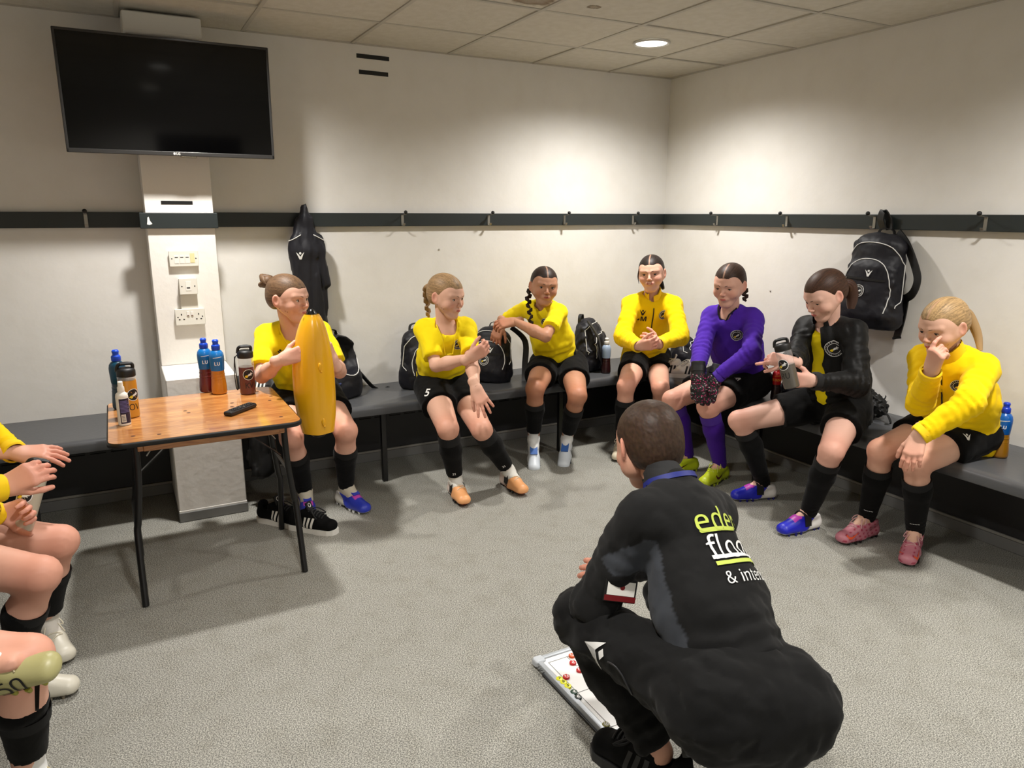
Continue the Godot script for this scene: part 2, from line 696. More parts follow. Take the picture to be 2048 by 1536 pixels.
# ---------------------------------------------------------------- materials
func materials() -> void:
	M.lamp_rim = mat(Color(0.78, 0.77, 0.74), 0.35)
	var gl := mat(Color(1, 1, 1), 0.6)
	gl.emission_enabled = true
	gl.emission = Color(1.0, 0.985, 0.95)
	gl.emission_energy_multiplier = 3.0
	M.lamp_glow = gl
	var wall := mat(Color(0.875, 0.865, 0.845), 0.62)
	wall.albedo_texture = noise_tex(0.012, 512, [[0.0, Color(0.975, 0.972, 0.965)], [0.5, Color(0.99, 0.99, 0.988)], [1.0, Color(1, 1, 1)]], FastNoiseLite.TYPE_SIMPLEX_SMOOTH, 5, 3)
	tripl(wall, 0.7)
	wall.normal_enabled = true
	wall.normal_texture = noise_tex(0.03, 512, [], FastNoiseLite.TYPE_SIMPLEX_SMOOTH, 4, 9, true, 2.0)
	wall.normal_scale = 0.14
	M.wall = wall
	var gloss := mat(Color(0.9, 0.885, 0.86), 0.38)
	gloss.normal_enabled = true
	gloss.normal_texture = wall.normal_texture
	gloss.normal_scale = 0.25
	tripl(gloss, 1.2)
	M.gloss = gloss
	var floor_ := mat(Color(1, 1, 1), 0.62)
	floor_.albedo_texture = noise_tex(0.15, 1024, [[0.0, Color(0.28, 0.275, 0.26)], [0.4, Color(0.46, 0.455, 0.43)], [0.5, Color(0.56, 0.555, 0.525)], [0.6, Color(0.63, 0.625, 0.59)], [1.0, Color(0.80, 0.79, 0.75)]], FastNoiseLite.TYPE_SIMPLEX_SMOOTH, 2, 5)
	tripl(floor_, 1.15)
	floor_.detail_enabled = true
	floor_.detail_blend_mode = BaseMaterial3D.BLEND_MODE_MUL
	floor_.detail_albedo = noise_tex(0.011, 512, [[0.0, Color(0.93, 0.925, 0.91)], [0.45, Color(0.985, 0.985, 0.98)], [1.0, Color(1, 1, 1)]], FastNoiseLite.TYPE_SIMPLEX_SMOOTH, 5, 11)
	floor_.detail_uv_layer = BaseMaterial3D.DETAIL_UV_1
	floor_.normal_enabled = true
	floor_.normal_texture = noise_tex(0.2, 512, [], FastNoiseLite.TYPE_SIMPLEX_SMOOTH, 2, 6, true, 3.0)
	floor_.normal_scale = 0.25
	M.floor = floor_
	var skirt := mat(Color(0.43, 0.43, 0.42), 0.6)
	M.skirt = skirt
	var tile := mat(Color(0.80, 0.785, 0.745), 0.85)
	tile.albedo_texture = noise_tex(0.02, 512, [[0.0, Color(0.95, 0.945, 0.93)], [1.0, Color(1, 1, 1)]], FastNoiseLite.TYPE_SIMPLEX_SMOOTH, 5, 21)
	tripl(tile, 1.3)
	tile.normal_enabled = true
	tile.normal_texture = noise_tex(0.08, 512, [], FastNoiseLite.TYPE_SIMPLEX_SMOOTH, 3, 22, true, 3.0)
	tile.normal_scale = 0.2
	M.tile = tile
	M.grid = mat(Color(0.70, 0.685, 0.645), 0.6)
	M.dark = mat(Color(0.03, 0.03, 0.03), 0.9)
	M.rail = mat(Color(0.13, 0.155, 0.155), 0.42)
	M.bench = mat(Color(0.30, 0.305, 0.315), 0.36)
	M.bench.normal_enabled = true
	M.bench.normal_texture = noise_tex(0.05, 256, [], FastNoiseLite.TYPE_SIMPLEX_SMOOTH, 3, 31, true, 2.0)
	M.bench.normal_scale = 0.1
	tripl(M.bench, 3.0)
	M.black_metal = mat(Color(0.035, 0.035, 0.037), 0.32)
	M.panel = mat(Color(0.115, 0.115, 0.12), 0.5)
	M.strip = mat(Color(0.52, 0.51, 0.48), 0.5)
	M.steel = mat(Color(0.62, 0.61, 0.58), 0.38, 0.85)
	M.white = mat(Color(0.90, 0.89, 0.86), 0.45)
	M.plastic_w = mat(Color(0.87, 0.86, 0.82), 0.35)
	M.tape = mat(Color(0.015, 0.015, 0.016), 0.45)
	M.black = mat(Color(0.02, 0.02, 0.022), 0.5)
	M.rubber = mat(Color(0.03, 0.03, 0.032), 0.6)

# ---------------------------------------------------------------- the room
func room() -> void:
	var g := Geo.new()
	g.box(Vector3(XL / 2, -0.06, ZF / 2), Vector3(-XL + 0.4, 0.12, ZF + 0.4), 0.001)
	struct("floor", g, M.floor)
	var wb := snode("wall_back")
	g = Geo.new()
	g.box(Vector3(XL / 2, H / 2 + 0.05, -0.06), Vector3(-XL + 0.4, H + 0.3, 0.12), 0.001)
	obj("plaster", g, M.wall, wb)
	g = Geo.new()
	g.box(Vector3(0.06, H / 2 + 0.05, ZF / 2), Vector3(0.12, H + 0.3, ZF + 0.4), 0.001)
	struct("wall_right", g, M.wall)
	g = Geo.new()
	g.box(Vector3(XL - 0.06, H / 2 + 0.05, ZF / 2), Vector3(0.12, H + 0.3, ZF + 0.4), 0.001)
	struct("wall_left", g, M.wall)
	# wall behind the camera with a doorway
	g = Geo.new()
	g.box(Vector3((XL - 3.2) / 2, H / 2 + 0.05, ZF + 0.06), Vector3(-3.2 - XL, H + 0.3, 0.12), 0.001)
	g.box(Vector3(-1.1, H / 2 + 0.05, ZF + 0.06), Vector3(2.2, H + 0.3, 0.12), 0.001)
	g.box(Vector3(-2.7, 2.35, ZF + 0.06), Vector3(1.0, 0.6, 0.12), 0.001)
	struct("wall_front", g, M.wall)
	var d := snode("door_1")
	g = Geo.new()
	g.box(Vector3(-2.7, 1.02, ZF + 0.09), Vector3(1.0, 2.05, 0.045), 0.003)
	obj("door_leaf", g, mat(Color(0.16, 0.15, 0.14), 0.5), d)
	g = Geo.new()
	g.tube([Vector3(-3.1, 1.0, ZF + 0.06), Vector3(-3.1, 1.0, ZF + 0.02), Vector3(-2.98, 1.0, ZF + 0.02)], 0.009, 8)
	obj("door_handle", g, M.steel, d)
	# ceiling: slab, grid bars and lay-in tiles
	var cl := snode("ceiling")
	g = Geo.new()
	g.box(Vector3(XL / 2, H + 0.12, ZF / 2), Vector3(-XL + 0.4, 0.12, ZF + 0.4), 0.001)
	obj("slab", g, M.dark, cl)
	var xs := [0.0]
	var zs := [0.0]
	var q := 0.55
	while q < -XL:
		xs.append(-q)
		q += 0.6
	xs.append(XL)
	q = 0.537
	while q < ZF:
		zs.append(q)
		q += 0.6
	zs.append(ZF)
	for k in range(1, xs.size() - 1):
		g = Geo.new()
		g.box(Vector3(xs[k], H + 0.012, ZF / 2), Vector3(0.022, 0.026, ZF), 0.0015)
		obj("grid_bar", g, M.grid, cl)
	for k in range(1, zs.size() - 1):
		for j in xs.size() - 1:
			g = Geo.new()
			g.box(Vector3((xs[j] + xs[j + 1]) / 2, H + 0.0125, zs[k]), Vector3(absf(xs[j] - xs[j + 1]) - 0.022, 0.025, 0.022), 0.0015)
			obj("cross_bar", g, M.grid, cl)
	g = Geo.new()
	g.box(Vector3(XL / 2, H + 0.012, 0.009), Vector3(-XL, 0.026, 0.018), 0.001)
	g.box(Vector3(-0.009, H + 0.012, ZF / 2), Vector3(0.018, 0.026, ZF), 0.001)
	obj("edge_angle", g, M.grid, cl)
	var rng := RandomNumberGenerator.new()
	rng.seed = 7
	var stained: StandardMaterial3D = M.tile.duplicate()
	for j in xs.size() - 1:
		for k in zs.size() - 1:
			var w: float = absf(xs[j] - xs[j + 1]) - 0.006
			var dd: float = zs[k + 1] - zs[k] - 0.006
			g = Geo.new()
			g.box(Vector3.ZERO, Vector3(w, 0.014, dd), 0.002)
			var o := obj("ceiling_tile", g, M.tile, cl)
			o.position = Vector3((xs[j] + xs[j + 1]) / 2, H + 0.0125 + rng.randf_range(-0.002, 0.003), (zs[k] + zs[k + 1]) / 2)
			o.rotation = Vector3(rng.randf_range(-1, 1) * 0.006, 0, rng.randf_range(-1, 1) * 0.006)
	# brown water stain on a tile
	var im := Image.create(128, 128, false, Image.FORMAT_RGBA8)
	var fn := FastNoiseLite.new()
	fn.seed = 4
	fn.frequency = 0.03
	for y in 128:
		for x in 128:
			var p := Vector2(x - 64, y - 64) / 64.0
			var r := p.length() + fn.get_noise_2d(x, y) * 0.22
			var a := clampf((0.82 - r) * 5.0, 0, 1) * (0.30 + 0.35 * smoothstep(0.3, 0.78, r))
			im.set_pixel(x, y, Color(0.50, 0.38, 0.20, a))
	for e in [[-1.87, 1.26, 0.17, 0.13], [-1.56, 1.30, 0.06, 0.05]]:
		var sm := mat(Color.WHITE, 0.9)
		sm.albedo_texture = ImageTexture.create_from_image(im)
		sm.transparency = BaseMaterial3D.TRANSPARENCY_ALPHA
		var pm := PlaneMesh.new()
		pm.size = Vector2(e[2], e[3]) * 1.6
		var st := obj("water_stain", pm, sm, cl)
		st.rotation.x = PI
		st.position = Vector3(e[0], H + 0.0025, e[1])
	# boxed-in pillar with its deeper plinth, on the back wall
	var cx := -3.3585
	var cw := 0.326
	var pil := snode("pillar")
	g = Geo.new()
	g.box(Vector3(cx, (H + 0.745) / 2, 0.10), Vector3(cw, H - 0.745, 0.20), 0.004)
	obj("shaft", g, M.gloss, pil)
	g = Geo.new()
	g.box(Vector3(cx - 0.003, 0.40, 0.29), Vector3(0.328, 0.69, 0.58), 0.006)
	obj("plinth", g, M.gloss, pil)
	g = Geo.new()
	g.box(Vector3(cx - 0.003, 0.055, 0.2905), Vector3(0.331, 0.012, 0.584), 0.004)
	obj("plinth_lip", g, M.white, pil)
	g = Geo.new()
	g.box(Vector3(cx - 0.003, 0.026, 0.295), Vector3(0.334, 0.052, 0.59), 0.004)
	obj("skirting", g, M.skirt, pil)
	g = Geo.new()
	g.box(Vector3(cx, H - 0.052, 0.115), Vector3(cw + 0.028, 0.088, 0.235), 0.008)
	g.tube([Vector3(cx - cw / 2 - 0.012, H - 0.096, 0.22), Vector3(cx + cw / 2 + 0.012, H - 0.096, 0.22)], 0.012, 10)
	obj("cap_box", g, M.white, pil)
	# skirting strips below the benches
	var sk := [["baseboard_back", Vector3(XL / 2, 0.03, 0.06), Vector3(-XL, 0.06, 0.12)], ["baseboard_right", Vector3(-0.06, 0.03, ZF / 2), Vector3(0.12, 0.06, ZF)], ["baseboard_left", Vector3(XL + 0.06, 0.03, ZF / 2), Vector3(0.12, 0.06, ZF)]]
	for e in sk:
		g = Geo.new()
		g.box(e[1], e[2], 0.004)
		struct(e[0], g, M.skirt)
	# heater casing with louvre slots below the benches
	casing("heater_casing", Vector3(-3.19, 0, 0.12), Vector3(-0.12, 0, 0.12), Vector3(0, 0, 1), "long dark heater casing with louvre slots under the back wall bench")
	casing("heater_casing", Vector3(XL, 0, 0.12), Vector3(-3.525, 0, 0.12), Vector3(0, 0, 1), "short dark heater casing under the bench at the pillar's left")
	casing("heater_casing", Vector3(-0.12, 0, 0.12), Vector3(-0.12, 0, ZF), Vector3(-1, 0, 0), "dark slotted heater casing under the right wall bench")
	# benches
	bench("long grey bench along the back wall under the coat rail", Vector3(-3.19, BY, 0.0), Vector3(0.0, BY, 0.0), Vector3(0, 0, 1), [-2.408, -1.2])
	bench("grey bench along the right wall under the hanging backpack", Vector3(0.0, BY, 0.50), Vector3(0.0, BY, ZF), Vector3(-1, 0, 0), [1.53, 2.50, 3.5, 4.5, 5.5])
	bench("short grey bench between the pillar and the left wall", Vector3(XL, BY, 0.0), Vector3(-3.525, BY, 0.0), Vector3(0, 0, 1), [-4.14])
	bench("grey bench along the left wall with three players on it", Vector3(XL, BY, 0.50), Vector3(XL, BY, ZF), Vector3(1, 0, 0), [1.4, 3.4, 4.4, 5.5])
	# coat rail boards
	rail("dark green coat rail board from the pillar to the corner", Vector3(-3.195, 0, 0), Vector3(0, 0, 0), 0.03, Vector3(0, 0, 1))
	rail("dark green coat rail board left of the pillar", Vector3(XL, 0, 0), Vector3(-3.522, 0, 0), 0.03, Vector3(0, 0, 1))
	rail("dark green coat rail board along the right wall", Vector3(0, 0, 0.03), Vector3(0, 0, ZF), 0.03, Vector3(-1, 0, 0))
	var rp := rail("short dark board across the pillar with chipped white paint", Vector3(-3.551, -0.002, 0.20), Vector3(-3.18, -0.002, 0.20), 0.024, Vector3(0, 0, 1))
	g = Geo.new()
	g.prism(PackedVector2Array([Vector2(-0.004, 0.02), Vector2(0.002, 0.024), Vector2(0.006, 0.004), Vector2(0.016, -0.012), Vector2(0.002, -0.017), Vector2(-0.009, -0.014), Vector2(-0.006, 0.002)]), 0.0006, Transform3D(Basis.IDENTITY, Vector3(-3.51, 1.497, 0.2241)))
	obj("paint_chip", g, M.white, rp)
	var hk := [[-3.791, 0], [-2.086, 0], [-1.491, 0], [-0.906, 0], [-0.317, 0], [0.593, 1], [1.19, 1], [1.789, 1], [2.376, 1], [-2.69, 0]]
	var hl := ["steel coat hook with black tip, left of the television pillar", "steel coat hook on the back wall, next one right of the black jacket", "steel coat hook above the player with the side braid, back wall", "steel coat hook above the backpack and dark red drink bottle", "steel coat hook on the back wall nearest the corner", "steel coat hook on the right wall nearest the corner", "steel coat hook above the goalkeeper, right wall", "steel coat hook holding the hanging backpack", "steel coat hook above the blonde player on the right wall", "steel coat hook hidden under the black jacket"]
	for k in hk.size():
		hook(hk[k][0], hk[k][1], hl[k])

func casing(called: String, a: Vector3, b: Vector3, out: Vector3, label: String) -> void:
	var t := thing(called, label, "heater")
	var along := (b - a).normalized()
	var len := a.distance_to(b)
	var g := Geo.new()
	var bs := Basis(along, Vector3.UP, along.cross(Vector3.UP))
	g.box((a + b) / 2 + Vector3.UP * 0.245 - out * 0.055, Vector3(len, 0.34, 0.11), 0.004, bs)
	obj("panel", g, M.panel, t)
	g = Geo.new()
	g.box((a + b) / 2 + Vector3.UP * 0.068 - out * 0.05, Vector3(len, 0.014, 0.112), 0.003, bs)
	obj("bottom_strip", g, M.strip, t)
	g = Geo.new()
	var s := 0.1
	while s < len - 0.08:
		for r in [0.375, 0.361, 0.347, 0.300, 0.288]:
			var p: Vector3 = a + along * s + out * 0.0004 + Vector3.UP * r
			g.box(p, Vector3(0.075, 0.006, 0.0016), 0.0004, bs)
		s += 0.098
	var o := obj("louvre_slots", g, M.dark, t)
	o.set_meta("kind", "stuff")

func bench(label: String, a: Vector3, b: Vector3, out: Vector3, legs: Array) -> void:
	var t := thing("bench", label, "bench")
	var along := (b - a).normalized()
	var len := a.distance_to(b)
	var depth := 0.525 if out.z > 0 or out.x < 0 else 0.53
	# section: flat top, rounded front lip, open underside
	var sec := [[0.0, 0.0], [depth - 0.03, 0.0], [depth - 0.014, -0.0035], [depth - 0.004, -0.012], [depth, -0.025], [depth, -0.056], [depth - 0.004, -0.06], [depth - 0.03, -0.06], [depth - 0.034, -0.028], [0.0, -0.028]]
	var g := Geo.new()
	var R := []
	for e in 2:
		var base := a + along * (0.001 + (len - 0.002) * e)
		var ring := PackedInt32Array()
		var m := sec.size()
		for k in m:
			var p := Vector2(sec[k][0], sec[k][1])
			var pa := Vector2(sec[(k + m - 1) % m][0], sec[(k + m - 1) % m][1])
			var pb := Vector2(sec[(k + 1) % m][0], sec[(k + 1) % m][1])
			for h in 2:
				var e2 := ((p - pa) if h == 0 else (pb - p)).normalized()
				if k >= 1 and k <= 5:
					e2 = (pb - pa).normalized()
				var nn := Vector2(-e2.y, e2.x)
				ring.append(g.pt(base + out * p.x + Vector3.UP * p.y, out * nn.x + Vector3.UP * nn.y))
		R.append(ring)
		var nn2 := along * (1 if e == 1 else -1)
		g.flat4(base, base + out * depth + Vector3.UP * -0.012, base + out * depth - Vector3.UP * 0.06, base - Vector3.UP * 0.028, nn2)
	var mm: int = R[0].size()
	for j in range(1, mm, 2):
		g.quad(R[0][j], R[0][(j + 1) % mm], R[1][(j + 1) % mm], R[1][j])
	obj("seat", g, M.bench, t)
	for q in legs:
		g = Geo.new()
		var p := a
		if absf(along.x) > 0.5:
			p.x = q
		else:
			p.z = q
		p += out * (depth - 0.035)
		g.box(Vector3(p.x, (BY - 0.03) / 2, p.z), Vector3(0.03, BY - 0.03, 0.03), 0.003)
		g.box(Vector3(p.x, BY - 0.045, p.z) - out * 0.22, Vector3(0.03 if out.x == 0 else 0.45, 0.03, 0.03 if out.z == 0 else 0.45), 0.003)
		obj("leg", g, M.black_metal, t)

func rail(label: String, a: Vector3, b: Vector3, th: float, out: Vector3) -> Node3D:
	var t := thing("coat_rail", label, "coat rail")
	var g := Geo.new()
	var along := (b - a).normalized()
	g.box((a + b) / 2 + Vector3.UP * (RAIL_LO + RAIL_HI) / 2 + out * th / 2, Vector3(a.distance_to(b), RAIL_HI - RAIL_LO, th), 0.003, Basis(along, Vector3.UP, along.cross(Vector3.UP)))
	obj("board", g, M.rail, t)
	return t

func hook(q: float, side: int, label: String) -> void:
	var t := thing("coat_hook", label, "hook", Vector3(q, 1.503, 0.03) if side == 0 else Vector3(-0.03, 1.503, q), 0.0 if side == 0 else -PI / 2, "")
	var g := Geo.new()
	g.box(Vector3(0, -0.003, 0.0015), Vector3(0.017, 0.066, 0.003), 0.001)
	obj("back_plate", g, M.steel, t)
	g = Geo.new()
	g.strap([Vector3(0, 0.029, 0.002), Vector3(0, 0.031, 0.03), Vector3(0, 0.034, 0.055), Vector3(0, 0.042, 0.062)], 0.015, 0.003, Vector3.RIGHT)
	obj("upper_arm", g, M.steel, t)
	g = Geo.new()
	g.ball(Vector3(0, 0.045, 0.062), 0.0115, 12)
	obj("tip", g, M.rubber, t)
	g = Geo.new()
	g.strap([Vector3(0, -0.033, 0.002), Vector3(0, -0.035, 0.018), Vector3(0, -0.033, 0.026), Vector3(0, -0.021, 0.029)], 0.015, 0.003, Vector3.RIGHT)
	obj("lower_arm", g, M.steel, t)

# ---------------------------------------------------------------- things in the room
func objects() -> void:
	M.weave = noise_tex(0.25, 256, [], FastNoiseLite.TYPE_SIMPLEX, 2, 77, true, 3.0)
	var nyl := vmat(0.5, 0.4)
	nyl.normal_enabled = true
	nyl.normal_texture = M.weave
	nyl.normal_scale = 0.3
	tripl(nyl, 18.0)
	M.nylon = nyl
	M.piping = mat(Color(0.86, 0.86, 0.85), 0.45)
	M.print_black = mat(Color(0.02, 0.02, 0.022), 0.6)
	M.print_white = mat(Color(0.88, 0.88, 0.87), 0.6)
	M.print_yellow = mat(Color(0.90, 0.78, 0.10), 0.6)
	television()
	wall_bits()
	table()
	table_things()
	banana()
	bags()
	shoes()
	tactics_board()

func television() -> void:
	var t := thing("television", "large black flat television mounted high on the pillar", "television", Vector3(-3.36, 2.081, 0.362))
	t.rotation = Vector3(deg_to_rad(2.0), deg_to_rad(-0.5), 0)
	var w := 0.932
	var h := 0.536
	var g := Geo.new()
	g.box(Vector3(0, 0, -0.030), Vector3(w - 0.004, h - 0.004, 0.03), 0.006)
	g.box(Vector3(0, -0.06, -0.055), Vector3(w * 0.6, h * 0.55, 0.04), 0.015)
	obj("back_shell", g, M.black, t)
	g = Geo.new()
	g.box(Vector3(0, h / 2 - 0.006, -0.008), Vector3(w, 0.012, 0.022), 0.003)
	g.box(Vector3(w / 2 - 0.006, 0, -0.008), Vector3(0.012, h, 0.022), 0.003)
	g.box(Vector3(-w / 2 + 0.006, 0, -0.008), Vector3(0.012, h, 0.022), 0.003)
	g.box(Vector3(0, -h / 2 + 0.010, -0.008), Vector3(w, 0.020, 0.022), 0.003)
	obj("bezel", g, mat(Color(0.20, 0.195, 0.19), 0.3, 0.3), t)
	g = Geo.new()
	g.box(Vector3(0, 0.004, -0.0085), Vector3(w - 0.022, h - 0.03, 0.016), 0.001)
	var sm := mat(Color(0.006, 0.006, 0.007), 0.07, 0.0, 0.42)
	obj("screen", g, sm, t)
	g = Geo.new()
	g.box(Vector3(0.055, -h / 2 - 0.003, -0.006), Vector3(0.075, 0.010, 0.014), 0.004)
	obj("sensor_strip", g, mat(Color(0.45, 0.42, 0.36), 0.25, 0.6), t)
	g = Geo.new()
	for tr in text_tris("LG", 0.011, true):
		g.tri(g.pt(Vector3(tr[0].x + 0.008, tr[0].y - h / 2 + 0.0095, 0.0036), Vector3.BACK), g.pt(Vector3(tr[1].x + 0.008, tr[1].y - h / 2 + 0.0095, 0.0036), Vector3.BACK), g.pt(Vector3(tr[2].x + 0.008, tr[2].y - h / 2 + 0.0095, 0.0036), Vector3.BACK))
	for tr in ring_tris(0.0, 0.0055, 16):
		g.tri(g.pt(Vector3(tr[0].x - 0.009, tr[0].y - h / 2 + 0.010, 0.0036), Vector3.BACK), g.pt(Vector3(tr[1].x - 0.009, tr[1].y - h / 2 + 0.010, 0.0036), Vector3.BACK), g.pt(Vector3(tr[2].x - 0.009, tr[2].y - h / 2 + 0.010, 0.0036), Vector3.BACK))
	obj("maker_mark", g, mat(Color(0.75, 0.73, 0.70), 0.4), t)
	g = Geo.new()
	g.box(Vector3(0, -0.02, -0.11), Vector3(0.10, 0.22, 0.10), 0.004)
	g.box(Vector3(0, -0.02, -0.155), Vector3(0.22, 0.26, 0.006), 0.002)
	obj("wall_bracket", g, M.black_metal, t)

func plate(called: String, label: String, at: Vector3, w: float, h: float, d: float) -> Node3D:
	var t := thing(called, label, "socket", at)
	var g := Geo.new()
	g.box(Vector3(0, 0, d - 0.005), Vector3(w, h, 0.010), 0.003)
	g.box(Vector3(0, -0.001, d / 2 - 0.004), Vector3(w - 0.006, h - 0.006, d - 0.008), 0.002)
	obj("faceplate", g, M.plastic_w, t)
	g = Geo.new()
	for q in [-1, 1]:
		g = Geo.new()
		g.ball(Vector3(q * (w / 2 - 0.013), 0, d), 0.0035, 8, Vector3(1, 1, 0.4))
		obj("screw", g, M.black, t)
	return t

func wall_bits() -> void:
	var g := Geo.new()
	for e in [[-2.227, 2.430, 0.198, "upper of two short black tape strips on the back wall near ceiling", -0.008], [-2.226, 2.343, 0.178, "lower of two short black tape strips on the back wall near ceiling", -0.012]]:
		g = Geo.new()
		g.box(Vector3.ZERO, Vector3(e[2], 0.024, 0.0015), 0.0005)
		var o := obj("tape_strip", g, M.tape)
		o.position = Vector3(e[0], e[1], 0.001)
		o.rotation.z = e[4]
		tag(o, e[3], "tape")
	g = Geo.new()
	g.box(Vector3.ZERO, Vector3(0.150, 0.018, 0.0015), 0.0005)
	var o2 := obj("tape_strip", g, M.tape)
	o2.position = Vector3(-3.3685, 1.591, 0.201)
	tag(o2, "black tape strip on the white pillar below the television", "tape")
	for e in [[Vector3(-1.834, 1.315, 0.001), "tiny screw left in the back wall below the coat rail"], [Vector3(-0.001, 1.064, 1.08), "tiny screw in the right wall beside the goalkeeper's head"]]:
		g = Geo.new()
		g.ball(Vector3.ZERO, 0.006, 10)
		var s := obj("wall_screw", g, M.steel)
		s.position = e[0]
		tag(s, e[1], "screw")
	# data outlet with three ports
	var t := plate("data_outlet", "cream wall plate with three data ports, topmost on the pillar", Vector3(-3.363, 1.308, 0.20), 0.142, 0.082, 0.024)
	for k in 3:
		g = Geo.new()
		g.box(Vector3(-0.036 + k * 0.026, -0.004, 0.0245), Vector3(0.021, 0.042, 0.002), 0.0006)
		var port := obj("port", g, M.white, t)
		g = Geo.new()
		g.box(Vector3(-0.036 + k * 0.026, 0.006, 0.0257), Vector3(0.015, 0.004, 0.0012), 0.0004)
		obj("slot", g, M.black, port)
	g = Geo.new()
	g.box(Vector3(0.041, 0.002, 0.0245), Vector3(0.022, 0.050, 0.002), 0.0006)
	obj("blank", g, mat(Color(0.86, 0.82, 0.62), 0.4), t)
	# single outlet on a deep box
	t = plate("phone_outlet", "square white outlet on a deep box between the other two pillar plates", Vector3(-3.357, 1.166, 0.20), 0.088, 0.085, 0.055)
	g = Geo.new()
	g.box(Vector3(0, 0.002, 0.0555), Vector3(0.026, 0.050, 0.002), 0.0006)
	obj("port", g, M.white, t)
	g = Geo.new()
	g.box(Vector3(0, -0.008, 0.0567), Vector3(0.016, 0.006, 0.0012), 0.0004)
	obj("slot", g, M.black, t)
	# the deep box is screwed over a short trunking
	g = Geo.new()
	g.box(Vector3(0, -0.085, 0.012), Vector3(0.084, 0.090, 0.024), 0.002)
	obj("back_box", g, M.plastic_w, t)
	# double mains socket with two rockers
	t = plate("mains_socket", "white double mains socket, lowest plate on the pillar", Vector3(-3.360, 1.003, 0.20), 0.146, 0.086, 0.034)
	for q in [-1, 1]:
		g = Geo.new()
		g.box(Vector3(q * 0.010, 0.018, 0.0355), Vector3(0.012, 0.024, 0.005), 0.001)
		var rk := obj("rocker", g, M.white, t)
		g = Geo.new()
		g.box(Vector3(q * 0.010, 0.008, 0.0380), Vector3(0.009, 0.004, 0.001), 0.0003)
		obj("mark", g, mat(Color(0.35, 0.1, 0.08), 0.5), rk)
		g = Geo.new()
		g.box(Vector3(q * 0.042, 0.014, 0.0345), Vector3(0.005, 0.009, 0.0012), 0.0003)
		g.box(Vector3(q * 0.042 - 0.011, -0.012, 0.0345), Vector3(0.008, 0.005, 0.0012), 0.0003)
		g.box(Vector3(q * 0.042 + 0.011, -0.012, 0.0345), Vector3(0.008, 0.005, 0.0012), 0.0003)
		obj("pin_holes", g, M.black, t)

